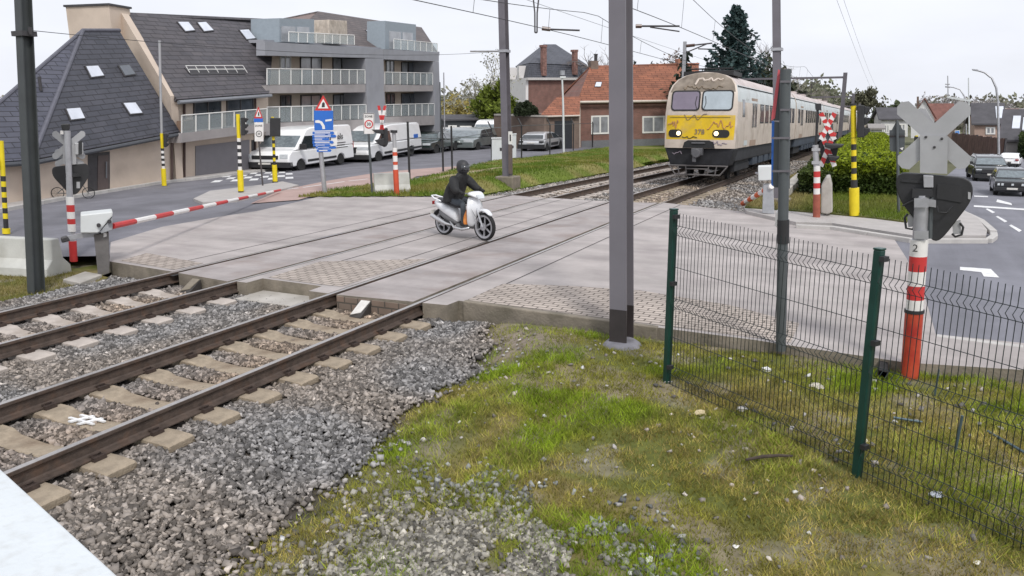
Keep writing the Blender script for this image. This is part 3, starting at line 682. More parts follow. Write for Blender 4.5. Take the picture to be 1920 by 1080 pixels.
# island lawn
N = 60000
ix = [p[0] for p in isl]; iy = [p[1] for p in isl]
gx_ = rng.uniform(min(ix), max(ix), N); gy_ = rng.uniform(min(iy), min(max(iy), 40), N); ok = inside(isl, gx_, gy_); gx_, gy_ = gx_[ok], gy_[ok]; n = len(gx_); v1 = vnoise(gx_, gy_, .9, 0)
dryL = (1 - sm(-2.6, -1.6, gx_))
tint = mixc(mixc((.13, .19, .02), (.2, .2, .05), v1), (.33, .27, .12), np.clip(dryL * .9, 0, 1)) * (.6 + .7 * rng.random(n))[:, None]
blades('grass', gx_, gy_, lambda a, b: Tn(b) + .11, rng.uniform(.04, .13, n), rng.uniform(.014, .026, n), tint, 'bright green grass blades round the hedge', .9)
# ================================================================== BUILDINGS
class Frame:                     # local frame of a facade: x along it, y into the building, z up
    def __init__(s, P, Q, name, label, cat):
        s.o = Vector(P); d = Vector(Q) - s.o; d.z = 0; s.L = d.length; s.ux = d.normalized(); s.uy = Vector((-s.ux.y, s.ux.x, 0))
        s.e = thing(name, label, cat, s.o, math.atan2(s.ux.y, s.ux.x))
    def q(s, px, py, y=0.0):     # picture point on the plane y
        d = ray(px, py); t = (y - (CO - s.o).dot(s.uy)) / d.dot(s.uy); p = CO + d * t - s.o
        return Vector((p.dot(s.ux), y, p.z))
    def slab(s, mb, pp, y, depth):   # outline on plane y, extruded inwards
        A = [s.q(a, b, y) for a, b in pp]
        return mb.hull(A, [v + Vector((0, depth, 0)) for v in A])
    def local(s, p): p = Vector(p) - s.o; return Vector((p.dot(s.ux), p.dot(s.uy), p.z))
    def on_plane(s, px, py, p0, n):
        d = ray(px, py); dl = Vector((d.dot(s.ux), d.dot(s.uy), d.z)); c = s.local(CO)
        return c + dl * ((Vector(p0) - c).dot(n) / dl.dot(n))

M_plaster = mat('beige_plaster', (.56, .465, .385), .9, var=.06, scale=1.2, bump=.15, bscale=90, dirt=((.36, .29, .23), .8, .5))
M_grey = mat('grey_cladding', (.27, .275, .30), .6, var=.06, scale=.9, dirt=((.20, .20, .21), 1.2, .5))
M_grey2 = mat('warm_grey_render', (.31, .285, .28), .7, var=.08, scale=1.0, dirt=((.2, .185, .18), 1.4, .6))
M_dark = mat('dark_joinery', (.045, .042, .045), .5, var=.2)
M_garage = mat('garage_door', (.19, .18, .195), .55, var=.05, scale=2)
M_zinc = mat('zinc', (.25, .26, .28), .45, .5, var=.1)
M_whitepaint = mat('white_paint', (.74, .73, .70), .5, var=.05)
M_glassw = mat('window_glass', (.075, .085, .10), .06, var=.5, scale=.6, spec=1.0)
M_curtain = mat('window_glass_curtain', (.30, .31, .33), .12, var=.35, scale=.8, spec=1.0)
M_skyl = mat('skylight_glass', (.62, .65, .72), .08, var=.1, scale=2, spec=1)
M_chim = mat('chimney_render', (.46, .40, .34), .9, var=.25, scale=4, dirt=((.27, .22, .17), 3, .8))
def clear_glass(name, tint, fac):
    m = bpy.data.materials.new(name); m.use_nodes = True; n = m.node_tree; b = n.nodes['Principled BSDF']
    b.inputs['Base Color'].default_value = (*tint, 1); b.inputs['Roughness'].default_value = .06
    t = n.nodes.new('ShaderNodeBsdfTransparent'); t.inputs['Color'].default_value = (.9, .93, .93, 1); ms = n.nodes.new('ShaderNodeMixShader'); ms.inputs[0].default_value = fac
    n.links.new(t.outputs[0], ms.inputs[1]); n.links.new(b.outputs[0], ms.inputs[2]); n.links.new(ms.outputs[0], n.nodes['Material Output'].inputs['Surface'])
    return m
M_rail_glass = clear_glass('balcony_glass', (.50, .54, .55), .3)

# ---------------- apartment block
A = Frame(G(335, 337), G(822, 281), 'apartment_building', 'long grey and beige apartment block with balconies, dormers and dark tiled roofs', 'building')
e_ = A.e
mb = MB()
A.slab(mb, [(335, 338), (503, 317), (503, 172), (334, 182)], 0, .25)
A.slab(mb, [(494, 245), (700, 236), (700, 92), (494, 84)], 1.3, .2)
A.slab(mb, [(494, 325), (700, 300), (700, 232), (494, 242)], .9, .2)
A.slab(mb, [(700, 300), (816, 284), (816, 96), (700, 92)], 1.3, .2)
mb.build('wall', M_plaster, e_)
# gable with its stepped top
gy = 3.0
p0, p1, p2 = A.q(334, 338, 0), A.q(333, 180, -.25), A.q(239, 22, gy)
gable = [Vector((p0.x, -.25, -.3)), Vector((p1.x, -.25, p1.z)), Vector((p2.x, gy, p2.z)), Vector((p2.x + .6, gy + 1.2, p2.z)), Vector((p2.x + 2.4, gy + 4.6, p1.z)), Vector((p2.x + 2.4, gy + 4.6, -.3))]
mb = MB(); mb.hull([g + Vector((-.45, 0, 0)) for g in gable], [g + Vector((-.02, 0, 0)) for g in gable])
gw = mb.build('gable_wall', M_plaster, e_)
mb = MB(); t0 = A.q(240, 22, gy - .1); t1 = A.q(215, 62, gy - .1)
mb.box(t1.x - .15, t0.x + .12, gy - .1, gy + 1.9, t1.z - .2, t0.z + .12)
st = mb.build('gable_stack', M_plaster, gw)
mb = MB(); mb.box(t1.x - .21, t0.x + .18, gy - .16, gy + 1.96, t0.z + .123, t0.z + .2); mb.build('coping', M_dark, st)
# main roof over the left bay
def roof_plate(pts, m, name, parent, th=.14):
    n = (pts[1] - pts[0]).cross(pts[-1] - pts[0]).normalized()
    if n.z < 0: n = -n
    pts = [p - n * (p - pts[0]).dot(n) for p in pts]
    mb = MB(); mb.hull([p - n * th for p in pts], pts); return mb.build(name, m, parent), n
eL, eR = A.q(331, 186, -.4), A.q(505, 174, -.4); rL, rR = A.q(240, 23, gy), A.q(520, 36, gy)
far = rR + (rR - rL) * .35; farE = eR + (rR - rL) * .2
M_tile = tile_mat('grey_roof_tiles', (.098, .088, .095), (.075, .07, .08), .25, (rL - eL, eR - eL))
_, nR = roof_plate([eL, eR, rR, rL], M_tile, 'roof', e_)
RO = _
roof_plate([Vector((rL.x, gy + .05, rL.z)), Vector((rR.x, gy + .05, rR.z)), Vector((eR.x + 3, gy * 2 + 1.5, eR.z)), Vector((eL.x + 3, gy * 2 + 1.5, eL.z))], M_tile, 'roof', e_)
mb = MB(); mb.tube([eL + Vector((0, -.08, -.12)), eR + Vector((0, -.08, -.12))], .075, 8); mb.build('gutter', M_zinc, e_)
def skylight(F, pp, p0, n, parent, glass=M_skyl):
    A4 = [F.on_plane(a, b, p0, n) for a, b in pp]; c = sum(A4, Vector()) / 4
    fr = MB(); fr.hull([c + (v - c) * 1.16 - n * .04 for v in A4], [c + (v - c) * 1.16 + n * .05 for v in A4])
    f = fr.build('skylight', M_dark, parent)
    g = MB(); g.hull([v + n * .045 for v in A4], [v + n * .065 for v in A4]); g.build('pane', glass, f)
for pp in ([(333, 43), (352, 43), (364, 58), (347, 60)], [(370, 44), (385, 43), (399, 58), (382, 60)], [(449, 58), (465, 57), (478, 73), (462, 75)]):
    skylight(A, pp, eL, nR, RO)
# roof terrace with white rail: a dark plate paints the shade of its recess
tp = [A.on_plane(a, b, eL, nR) for a, b in ((345, 128), (452, 127), (460, 140), (357, 141))]
mb = MB(); mb.hull([v + nR * .01 for v in tp], [v + nR * .03 for v in tp]); mb.build('terrace_shade_plate', M_dark, RO)
mb = MB()
for a, b in zip([A.on_plane(x_, 127, eL, nR) for x_ in range(345, 458, 18)], [A.on_plane(x_ + 8, 140, eL, nR) for x_ in range(345, 458, 18)]): mb.tube([a + nR * .12, b + nR * .12], .012, 6)
mb.tube([tp[0] + nR * .14, tp[1] + nR * .14], .018, 6); mb.tube([tp[0] + nR * .13 - (tp[0] - tp[3]) * .5, tp[1] + nR * .13 - (tp[1] - tp[2]) * .5], .02, 6); mb.build('terrace_railing', M_whitepaint, RO)
# flue pipe
# projecting frames of the two balcony bays
mb = MB(); fy = -.3
A.slab(mb, [(497, 78), (719, 92), (719, 109), (497, 104)], fy, .45); A.slab(mb, [(520, 81), (719, 93), (719, 108), (520, 103)], fy + .451, 1.1)
A.slab(mb, [(685, 109.3), (719, 109.3), (724, 268), (691, 268)], fy + .004, 1.5)
A.slab(mb, [(719.3, 92), (823, 99), (823, 115), (719.3, 111)], fy, 1.55)
A.slab(mb, [(812, 115.3), (823, 115.3), (828, 268), (815, 268)], fy + .004, 8.5)
mb.build('facade_frame', M_grey, e_)
mb = MB()
for pp in ([(499, 160), (685, 158), (685, 173), (499, 175)], [(499, 231), (687, 224), (687, 243), (499, 254)]):
    A.slab(mb, pp, fy - .002, .4); A.slab(mb, [(518, pp[0][1]), pp[1], pp[2], (518, pp[3][1])], fy + .3985, 1.15)
A.slab(mb, [(719.5, 159), (812, 160), (812, 171), (719.5, 172)], fy - .002, 1.55)
A.slab(mb, [(722.5, 219), (815, 217), (815, 234), (722.5, 238)], fy - .002, 1.5)
mb.build('balcony_slab', M_grey2, e_)
mb = MB(); A.slab(mb, [(338, 268), (503, 246), (503, 231), (338, 250)], -.75, .75); mb.build('balcony_slab', M_grey2, e_)
# garage and shop openings on the ground floor
for pp, y_, m_, nm in (([(367, 331), (468, 318), (468, 262), (367, 274)], -.03, M_garage, 'garage_door'), ([(472, 317), (480, 316), (480, 262), (472, 263)], -.02, M_dark, 'door'), ([(520, 305), (690, 290), (690, 248), (520, 258)], .86, M_dark, 'garage_door'), ([(735, 290), (810, 282), (810, 240), (735, 244)], 1.26, M_dark, 'shop_window')):
    mb = MB(); A.slab(mb, pp, y_, .05); mb.build(nm, m_, e_)
for x0, y0, y1 in ((346, 188, 336), (479, 180, 316)): mb = MB(); mb.tube([A.q(x0, y1, -.06), A.q(x0, y0, -.06)], .045, 8); mb.build('downpipe', mat('brown_pipe', (.075, .045, .04), .6), e_)
def window(F, pp, y, n=1, glass=M_glassw, fm=M_whitepaint, fw=.07):
    a, b, c, d = [F.q(x_, y_, y) for x_, y_ in pp]
    mb = MB()
    def bar(p, q, r, s): mb.hull([p, q, r, s], [v + Vector((0, -.06, 0)) for v in (p, q, r, s)])
    h = (d - a).normalized() * fw; w = (b - a).normalized() * fw
    bar(a, b, b + h, a + h); bar(d - h, c - h, c, d); bar(a + h, a + w + h, d + w - h, d - h); bar(b - w + h, b + h, c - h, c - w - h)
    for i in range(1, n):
        k = i / n; p, q = a.lerp(b, k), d.lerp(c, k); bar(p - w * .5 + h, p + w * .5 + h, q + w * .5 - h, q - w * .5 - h)
    f = mb.build('window', fm, F.e)
    g = MB(); ins = [a + h + w, b + h - w, c - h - w, d - h + w]; g.hull([v + Vector((0, -.02, 0)) for v in ins], [v + Vector((0, -.03, 0)) for v in ins]); g.build('pane', glass, f)
for pp, y_, n_, gl, fm in (
    ([(362, 262), (413, 257), (413, 184), (362, 187)], -.004, 2, M_glassw, M_dark), ([(424, 256), (474, 250), (474, 180), (424, 183)], -.004, 2, M_glassw, M_dark),
    ([(524, 133), (544, 133), (544, 104), (524, 103)], 1.296, 2, M_curtain, M_whitepaint), ([(562, 160), (602, 160), (602, 106), (562, 105)], 1.296, 2, M_curtain, M_dark), ([(623, 160), (654, 160), (654, 108), (623, 107)], 1.296, 2, M_curtain, M_dark), ([(655, 160), (684, 160), (684, 109), (655, 109)], 1.296, 1, M_glassw, M_dark),
    ([(525, 238), (545, 237), (545, 178), (525, 179)], 1.296, 2, M_glassw, M_dark), ([(563, 236), (601, 233), (601, 177), (563, 178)], 1.296, 2, M_curtain, M_dark), ([(624, 233), (650, 231), (650, 176), (624, 177)], 1.296, 2, M_curtain, M_dark), ([(653, 231), (684, 228), (684, 175), (653, 176)], 1.296, 2, M_glassw, M_dark),
    ([(723, 162), (738, 162), (738, 113), (723, 112)], 1.296, 2, M_curtain, M_dark), ([(752, 162), (764, 162), (764, 116), (752, 116)], 1.296, 1, M_curtain, M_dark), ([(765, 162), (811, 162), (811, 117), (765, 116)], 1.296, 3, M_glassw, M_dark),
    ([(724, 226), (739, 224), (739, 175), (724, 175)], 1.296, 2, M_glassw, M_dark), ([(752, 223), (812, 219), (812, 174), (752, 175)], 1.296, 4, M_glassw, M_dark)):
    window(A, pp, y_, n_, gl, fm)
def railing(F, a, b, c, d, y, n, parent, gm=None):
    """glass balustrade: a,b top corners, c,d bottom corners in the picture"""
    A4 = [F.q(*p, y) for p in (a, b, c, d)]
    g = MB(); g.hull(A4, [v + Vector((0, .012, 0)) for v in A4]); gl = g.build('balcony_railing', gm or M_rail_glass, parent)
    mb = MB()
    for i in range(n + 1):
        k = i / n; p, q = A4[0].lerp(A4[1], k), A4[3].lerp(A4[2], k); mb.hull([p + Vector((-.025, -.03, 0)), p + Vector((.025, -.03, 0)), p + Vector((.025, -.004, 0)), p + Vector((-.025, -.004, 0))], [q + Vector((-.025, -.03, 0)), q + Vector((.025, -.03, 0)), q + Vector((.025, -.004, 0)), q + Vector((-.025, -.004, 0))])
    mb.tube([A4[0] + Vector((0, -.01, .03)), A4[1] + Vector((0, -.01, .03))], .022, 6)
    mb.build('railing_posts', M_whitepaint, gl)
railing(A, (500, 130), (684, 132), (684, 157), (500, 159), fy + .02, 10, e_)
railing(A, (500, 202), (686, 197), (686, 223), (500, 230), fy + .02, 10, e_)
railing(A, (721, 136), (811, 138), (811, 159), (721, 158), fy + .02, 7, e_)
railing(A, (723, 197), (814, 195), (814, 216), (723, 218), fy + .02, 7, e_)
railing(A, (340, 218), (500, 205), (500, 232), (340, 251), -.72, 7, e_)
railing(A, (541, 61), (664, 67), (664, 84), (541, 78), .2, 8, e_)
railing(A, (738, 74), (820, 82), (820, 98), (738, 92), -.1, 7, e_)
mb = MB(); A.slab(mb, [(344, 247), (366, 244), (366, 224), (344, 227)], -.69, .3); mb.build('balcony_screen', mat('brown_screen', (.20, .13, .09), .8), e_)
# upper roofs, dormers, chimney
e1, e2 = A.q(532, 80, 1.3), A.q(822, 99, 1.3); r1, r2 = A.q(596, 21, 5.2), A.q(790, 52, 5.2)
M_tile2 = tile_mat('brown_roof_tiles', (.125, .10, .095), (.095, .08, .08), .3, (r1 - e1, e2 - e1))
RO2, n2_ = roof_plate([e1, e2, r2, r1], M_tile2, 'roof', e_)
roof_plate([r1 + Vector((0, .03, 0)), r2 + Vector((0, .03, 0)), Vector((e2.x, 9.5, e2.z)), Vector((e1.x, 9.5, e1.z))], M_tile2, 'roof', e_)
mb = MB(); mb.hull([e1 + Vector((0, .1, -.1)), Vector((e1.x, 9.4, e1.z)), r1 + Vector((0, .0, -.1))], [e1 + Vector((.2, .1, -.1)), Vector((e1.x + .2, 9.4, e1.z)), r1 + Vector((.2, 0, -.1))]); mb.build('roof_gable', mat('brown_boards', (.19, .135, .12), .7), RO2)
skylight(A, [(686, 58), (698, 57), (711, 72), (702, 74)], e1, n2_, RO2)
def dormer(pp, y, depth, wins):
    mb = MB(); A.slab(mb, pp, y, depth); d_ = mb.build('dormer', mat('blue_grey_cladding', (.25, .29, .325), .5, var=.06), e_)
    for w_ in wins:
        a = [A.q(*p, y - .02) for p in w_]; g = MB(); g.hull(a, [v + Vector((0, .03, 0)) for v in a]); g.build('dormer_window', M_curtain, d_)
dormer([(524, 79), (589, 82), (589, 36), (524, 34)], .9, 1.6, [[(528, 78), (554, 79), (554, 50), (528, 49)], [(557, 80), (580, 80), (580, 51), (557, 50)]])
dormer([(722, 92), (780, 96), (780, 46), (722, 39)], .9, 1.3, [[(730, 92), (752, 94), (752, 60), (730, 58)], [(755, 94), (774, 95), (774, 62), (755, 60)]])
mb = MB(); A.slab(mb, [(617, 80), (652, 83), (651, 39), (617, 37)], .75, 1.6); mb.build('chimney', M_chim, e_, bevel=.03)
mb = MB(); A.slab(mb, [(494, 80), (824, 104), (824, 97), (494, 74)], 1.2, 8.0); mb.build('attic_floor', M_grey, e_)

# ---------------- tiled corner house
H = Frame(G(62, 380), G(318, 341), 'tiled_house', 'beige corner house with a steep dark tiled hipped roof and four skylights', 'house')
hy = 2.2
c0, c1 = H.q(60, 299, -.3), H.q(333, 247, -.3); a0, a1 = H.q(155, 57, hy), H.q(207, 57, hy)
zb_ = c0.z
dd = ray(-140, 312); bk = H.local(CO + dd * ((zb_ + H.o.z - CAM_H) / dd.z))
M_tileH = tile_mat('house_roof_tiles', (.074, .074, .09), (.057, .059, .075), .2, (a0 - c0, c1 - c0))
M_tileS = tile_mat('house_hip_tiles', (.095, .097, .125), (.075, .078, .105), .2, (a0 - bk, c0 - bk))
a1x = a1 + (a1 - a0) * .35; c1x = c1 + (c1 - c0) * .02
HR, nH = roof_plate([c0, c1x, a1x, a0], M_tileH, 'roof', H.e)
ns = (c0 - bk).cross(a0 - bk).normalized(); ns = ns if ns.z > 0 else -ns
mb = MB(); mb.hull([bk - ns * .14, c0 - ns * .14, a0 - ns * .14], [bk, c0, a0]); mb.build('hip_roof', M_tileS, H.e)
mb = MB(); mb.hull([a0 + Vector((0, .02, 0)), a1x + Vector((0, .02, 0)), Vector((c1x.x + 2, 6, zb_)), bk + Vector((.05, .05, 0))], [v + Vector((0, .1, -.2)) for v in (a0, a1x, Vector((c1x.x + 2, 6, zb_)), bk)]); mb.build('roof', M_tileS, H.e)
mb = MB(); mb.tube([c0 + (a0 - c0) * .01, a0], .07, 8); mb.tube([a0, a1x], .07, 8); mb.tube([bk, a0], .06, 8); mb.build('ridge_tiles', mat('ridge_tile', (.11, .11, .135), .6), HR)
for pp, gl in (([(123, 206), (148, 204), (157, 223), (132, 226)], M_skyl), ([(230, 195), (252, 194), (265, 213), (243, 215)], M_skyl), ([(160, 126), (182, 125), (193, 143), (170, 146)], M_skyl), ([(222, 125), (240, 123), (252, 140), (233, 143)], M_glassw)): skylight(H, pp, c0, nH, HR, gl)
mb = MB(); H.slab(mb, [(64, 380), (320, 341), (320, 240), (64, 290)], 0, .25)
w0, w1 = H.q(64, 380, 0), bk + Vector((.35, -.3, 0))
mb.hull([Vector((w0.x, .26, -.3)), Vector((w1.x, w1.y, -.3)), Vector((w1.x, w1.y, zb_ + .1)), Vector((w0.x, .26, zb_ + .1))], [Vector((w0.x + .25, .26, -.3)), Vector((w1.x + .25, w1.y, -.3)), Vector((w1.x + .25, w1.y, zb_ + .1)), Vector((w0.x + .25, .26, zb_ + .1))])
mb.build('wall', M_plaster, H.e)
mb = MB(); H.slab(mb, [(165, 361), (206, 355), (206, 284), (165, 288)], -.012, .05); dr = mb.build('door_shade_plate', M_dark, H.e)  # flat dark plate on the wall paints the shade of the door opening
mb = MB(); H.slab(mb, [(184, 358), (204, 355), (204, 290), (184, 292)], -.03, .02); mb.build('door', mat('brown_door', (.10, .075, .07), .5), dr)
mb = MB(); H.slab(mb, [(199.5, 334), (201, 333.7), (201, 303), (199.5, 303.3)], -.08, .03); mb.build('door_handle', M_zinc, dr)
mb = MB(); mb.tube([c0 + Vector((0, -.06, -.1)), c1x + Vector((0, -.06, -.1))], .07, 8); mb.tube([c0 + Vector((-.05, 0, -.1)), bk + Vector((-.05, 0, -.1))], .07, 8); mb.build('gutter', mat('dark_gutter', (.06, .065, .075), .5), H.e)
for x0, y0, y1 in ((68, 300, 378), (322, 250, 340)): mb = MB(); mb.tube([H.q(x0, y1, -.07), H.q(x0, y0, -.07)], .045, 8); mb.build('downpipe', mat('brown_pipe', (.075, .045, .04), .6), H.e)
mb = MB(); s0 = H.q(75, 160, hy * .5); mb.tube([H.on_plane(77, 171, bk, ns), H.on_plane(77, 171, bk, ns) + Vector((0, 0, .45))], .05, 8); mb.build('vent_pipe', M_dark, HR)

# ---------------- brick house with orange roof, annex, garden wall
M_brick = brick_mat('red_brown_brick', (.26, .115, .09), (.20, .095, .075), (.20, .17, .15), 1.0, .24, .08, .008, 'xz', .3, .85, .25)
M_brick2 = brick_mat('brown_brick', (.20, .14, .11), (.165, .115, .09), (.2, .17, .15), 1.0, .24, .08, .008, 'xz', .3, .85, .25)
d0 = depth_of(G(1088, 276))
B = Frame(at(1088, 277, d0), at(1300, 268, d0 + 2), 'brick_house', 'low brick house with a long orange tiled roof behind the train', 'house')
M_tileO = tile_mat('orange_roof_tiles', (.30, .115, .065), (.23, .09, .055), .3, ((0, 1, 1.1), (1, 0, 0)), .8, .32)
mb = MB(); B.slab(mb, [(1088, 285), (1305, 277), (1305, 184), (1088, 186)], 0, 7); mb.build('wall', M_brick, B.e)
e1, e2 = B.q(1083, 189, -.35), B.q(1312, 186, -.35); r1, r2 = B.q(1107, 123, 3.6), B.q(1300, 118, 3.6); r2 = r1 + (r2 - r1) * 1.06
BR, nB = roof_plate([e1, e2, r2, r1], M_tileO, 'roof', B.e)
roof_plate([r1 + Vector((0, .03, 0)), r2 + Vector((0, .03, 0)), Vector((e2.x, 7.5, e2.z)), Vector((e1.x, 7.5, e1.z))], M_tileO, 'roof', B.e)
mb = MB(); mb.hull([e1 + Vector((.25, .3, -.1)), Vector((e1.x + .25, 7.2, e1.z)), r1 + Vector((0, 0, -.15))], [e1 + Vector((.5, .3, -.1)), Vector((e1.x + .5, 7.2, e1.z)), r1 + Vector((.3, 0, -.15))])
mb.build('gable_wall', M_brick, B.e)
skylight(B, [(1118, 155), (1128, 155), (1126, 163), (1115, 163)], e1, nB, BR)
mb = MB(); mb.tube([e1 + Vector((0, -.1, -.12)), e2 + Vector((0, -.1, -.12))], .11, 8); mb.tube([B.q(1087, 186, -.1), B.q(1087, 276, -.1)], .07, 8); mb.build('gutter', mat('pale_gutter', (.55, .48, .42), .5), B.e)
mb = MB(); B.slab(mb, [(1108, 132), (1122, 132), (1122, 114), (1108, 114)], 3.2, .9); ch = mb.build('chimney', M_brick2, BR); mb = MB(); p = B.q(1117, 114, 3.6); mb.lathe([(.16, 0), (.16, .5), (.2, .52), (.2, .6)], 10, p); mb.build('chimney_pot', M_dark, ch)
mb = MB(); B.slab(mb, [(1272, 124), (1287, 124), (1287, 110), (1272, 110)], 3.3, .8); mb.build('chimney', mat('orange_brick', (.36, .17, .11), .85), BR)
for pp in ([(1108, 252), (1142, 251), (1142, 216), (1108, 217)], [(1204, 250), (1246, 249), (1246, 217), (1204, 218)], [(1262, 250), (1296, 249), (1296, 216), (1262, 217)]): window(B, pp, -.004, 2, M_curtain, M_whitepaint, .14)
mb = MB(); B.slab(mb, [(1090, 278), (1300, 270), (1300, 258), (1090, 264)], -.03, .02); mb.build('plinth', mat('grey_plinth', (.16, .165, .175), .8), B.e)
d0 = depth_of(G(1030, 278))
N_ = Frame(at(1022, 281, d0 - 1), at(1088, 279, d0), 'annex', 'low brown brick annex with an orange lean-to roof and dark gate', 'annex')
mb = MB(); N_.slab(mb, [(1018, 290), (1086, 288), (1086, 212), (1018, 214)], 0, 5); mb.build('wall', M_brick2, N_.e)
e1, e2 = N_.q(1012, 217, -.25), N_.q(1087, 215, -.25); r1, r2 = N_.q(1044, 182, 2.6), N_.q(1088, 181, 2.6)
roof_plate([e1, e2, r2, r1], M_tileO, 'roof', N_.e)
mb = MB(); N_.slab(mb, [(1040, 281), (1073, 280), (1073, 226), (1040, 227)], -.03, .05); mb.build('gate', mat('black_gate', (.025, .028, .034), .5), N_.e)
mb = MB(); mb.tube([e1 + Vector((0, -.05, -.08)), e2 + Vector((0, -.05, -.08))], .07, 8); mb.build('gutter', mat('pale_gutter', (.55, .48, .42), .5), N_.e)
d0 = depth_of(G(1000, 280))
Wl = Frame(at(928, 284, d0 + 4), at(1021, 282, d0), 'garden_wall', 'brown brick garden wall under the clipped dark shrub', 'wall')
mb = MB(); Wl.slab(mb, [(926, 292), (1020, 290), (1020, 219), (926, 216)], 0, .3); mb.build('wall_body', M_brick2, Wl.e)
mb = MB(); Wl.slab(mb, [(926, 216.5), (1020.5, 219.5), (1020.5, 216.5), (926, 213.5)], -.05, .4); mb.build('coping', M_conc, Wl.e)

# ---------------- villa
dv = depth_of(G(1000, 270)) + 12
V_ = Frame(at(991, 262, dv), at(1112, 262, dv + 7), 'villa', 'tall brick villa with a white bay front and slate mansard roof', 'villa')
M_slate = tile_mat('villa_slate', (.10, .105, .125), (.085, .09, .11), .22, ((0, 1, 1.2), (1, 0, 0)))
M_wstucco = mat('white_stucco', (.70, .68, .67), .8, var=.05, scale=1, dirt=((.5, .47, .45), 1, .4))
fl = V_.local(at(953, 262, dv + 9))      # far end of the white front
mb = MB(); V_.slab(mb, [(991, 275), (1110, 275), (1110, 146), (991, 146)], 0, .3); mb.build('side_wall', M_brick, V_.e)
zt = V_.q(991, 146, 0).z
c = Vector((V_.q(991, 146, 0).x, 0, 0)); dirf = (Vector((fl.x, fl.y, 0)) - c); nf = Vector((dirf.y, -dirf.x, 0)).normalized(); nf = nf if nf.y < 0 else -nf
mb = MB(); A4 = [c + Vector((-.02, .02, -1)), Vector((fl.x, fl.y, -1)), Vector((fl.x, fl.y, zt)), c + Vector((-.02, .02, zt))]; mb.hull(A4, [v - nf * .3 for v in A4]); wf = mb.build('front_wall', M_wstucco, V_.e)
for k0, k1, z0, z1 in ((.1, .3, .42, .72), (.45, .58, .42, .72), (.66, .8, .42, .72), (.12, .3, .03, .3), (.45, .8, .03, .3)):
    a, b = c.lerp(Vector((fl.x, fl.y, 0)), k0), c.lerp(Vector((fl.x, fl.y, 0)), k1)
    q4 = [Vector((p.x, p.y, zt * z)) + nf * .02 for p, z in ((a, z0), (b, z0), (b, z1), (a, z1))]; g = MB(); g.hull(q4, [v + nf * .04 for v in q4]); g.build('window', M_curtain, wf)
a, b = c.lerp(Vector((fl.x, fl.y, 0)), .38), c.lerp(Vector((fl.x, fl.y, 0)), .86)
mb = MB(); q4 = [Vector((a.x, a.y, zt * .8)), Vector((b.x, b.y, zt * .8)), Vector((.5 * (a.x + b.x), .5 * (a.y + b.y), zt * .93))]; mb.hull([v + nf * .02 for v in q4], [v + nf * .25 for v in q4]); mb.build('pediment', M_grey, wf)
# mansard: steep lower slope, hip above
R0 = [V_.q(991, 147, -.3), V_.q(1113, 147, -.3)]; z0 = R0[0].z
z1 = V_.q(1000, 119, .3).z; z2 = V_.q(1020, 82, 4.5).z
fA = Vector((fl.x, fl.y, 0)) + nf * .3
low = [Vector((R0[0].x - .1, -.3, z0)), Vector((R0[1].x, -.3, z0)), Vector((R0[1].x, 9, z0)), Vector((fA.x, fA.y, z0))]
cen = sum(low, Vector()) / 4
up = [v + (cen - v).normalized() * .8 for v in low]; up = [Vector((v.x, v.y, z1)) for v in up]
k1, k2 = V_.q(1019, 83, 4.5), V_.q(1042, 83, 4.5)
mb = MB(); mb.hull(low, up); mb.build('mansard_roof', M_slate, V_.e)
mb = MB(); o4 = [v + Vector((0, 0, .03)) for v in up]; o4 = [v + (v - cen).normalized() * .15 for v in o4]; o4 = [Vector((v.x, v.y, z1 + .03)) for v in o4]
mb.add(o4 + [k1, k2], [(0, 1, 5, 4), (1, 2, 5), (2, 3, 4, 5), (3, 0, 4), (3, 2, 1, 0)]); VR = mb.build('roof', M_slate, V_.e)
mb = MB(); V_.slab(mb, [(990, 150), (1113, 150), (1113, 145.5), (990, 145.5)], -.42, .4); mb.hull([c + Vector((0, 0, zt - .2)) + nf * .35, Vector((fl.x, fl.y, zt - .2)) + nf * .35, Vector((fl.x, fl.y, zt + .1)) + nf * .35, c + Vector((0, 0, zt + .1)) + nf * .35], [c + Vector((0, 0, zt - .2)), Vector((fl.x, fl.y, zt - .2)), Vector((fl.x, fl.y, zt + .1)), c + Vector((0, 0, zt + .1))]); mb.build('cornice', mat('pale_cornice', (.52, .50, .48), .7), V_.e)
for x0, y0, y1, w in ((1021.5, 84, 142, 3.6), (1080, 93, 140, 3.4)):
    mb = MB(); V_.slab(mb, [(x0 - w, y1), (x0 + w, y1), (x0 + w, y0 + 4), (x0 - w, y0 + 4)], -.4, .4); V_.slab(mb, [(x0 - w - 1, y0 + 4), (x0 + w + 1, y0 + 4), (x0 + w + 1, y0), (x0 - w - 1, y0)], -.46, .52); mb.build('chimney', mat('old_red_brick', (.22, .12, .10), .9, var=.4, scale=4), VR)
for x0 in (1055, 1098):
    mb = MB(); V_.slab(mb, [(x0 - 4, 141), (x0 + 4, 141), (x0 + 4, 132), (x0 - 4, 132)], -.32, .3); mb.build('roof_window', M_curtain, V_.e)
for k in (.25, .7):
    p = c.lerp(Vector((fl.x, fl.y, 0)), k); mb = MB(); d2 = dirf.normalized() * .45
    q4 = [p - d2 + Vector((0, 0, z0 + .1)) + nf * .3, p + d2 + Vector((0, 0, z0 + .1)) + nf * .3, p + d2 + Vector((0, 0, z1 - .2)) + nf * .3, p - d2 + Vector((0, 0, z1 - .2)) + nf * .3]; mb.hull(q4, [v - nf * .9 for v in q4]); dm = mb.build('dormer', M_wstucco, V_.e)
    q5 = [p + (v - p) * 1 for v in q4]; cc_ = sum(q4, Vector()) / 4; g = MB(); g.hull([cc_ + (v - cc_) * .7 + nf * .01 for v in q4], [cc_ + (v - cc_) * .7 + nf * .03 for v in q4]); g.build('dormer_window', M_curtain, dm)

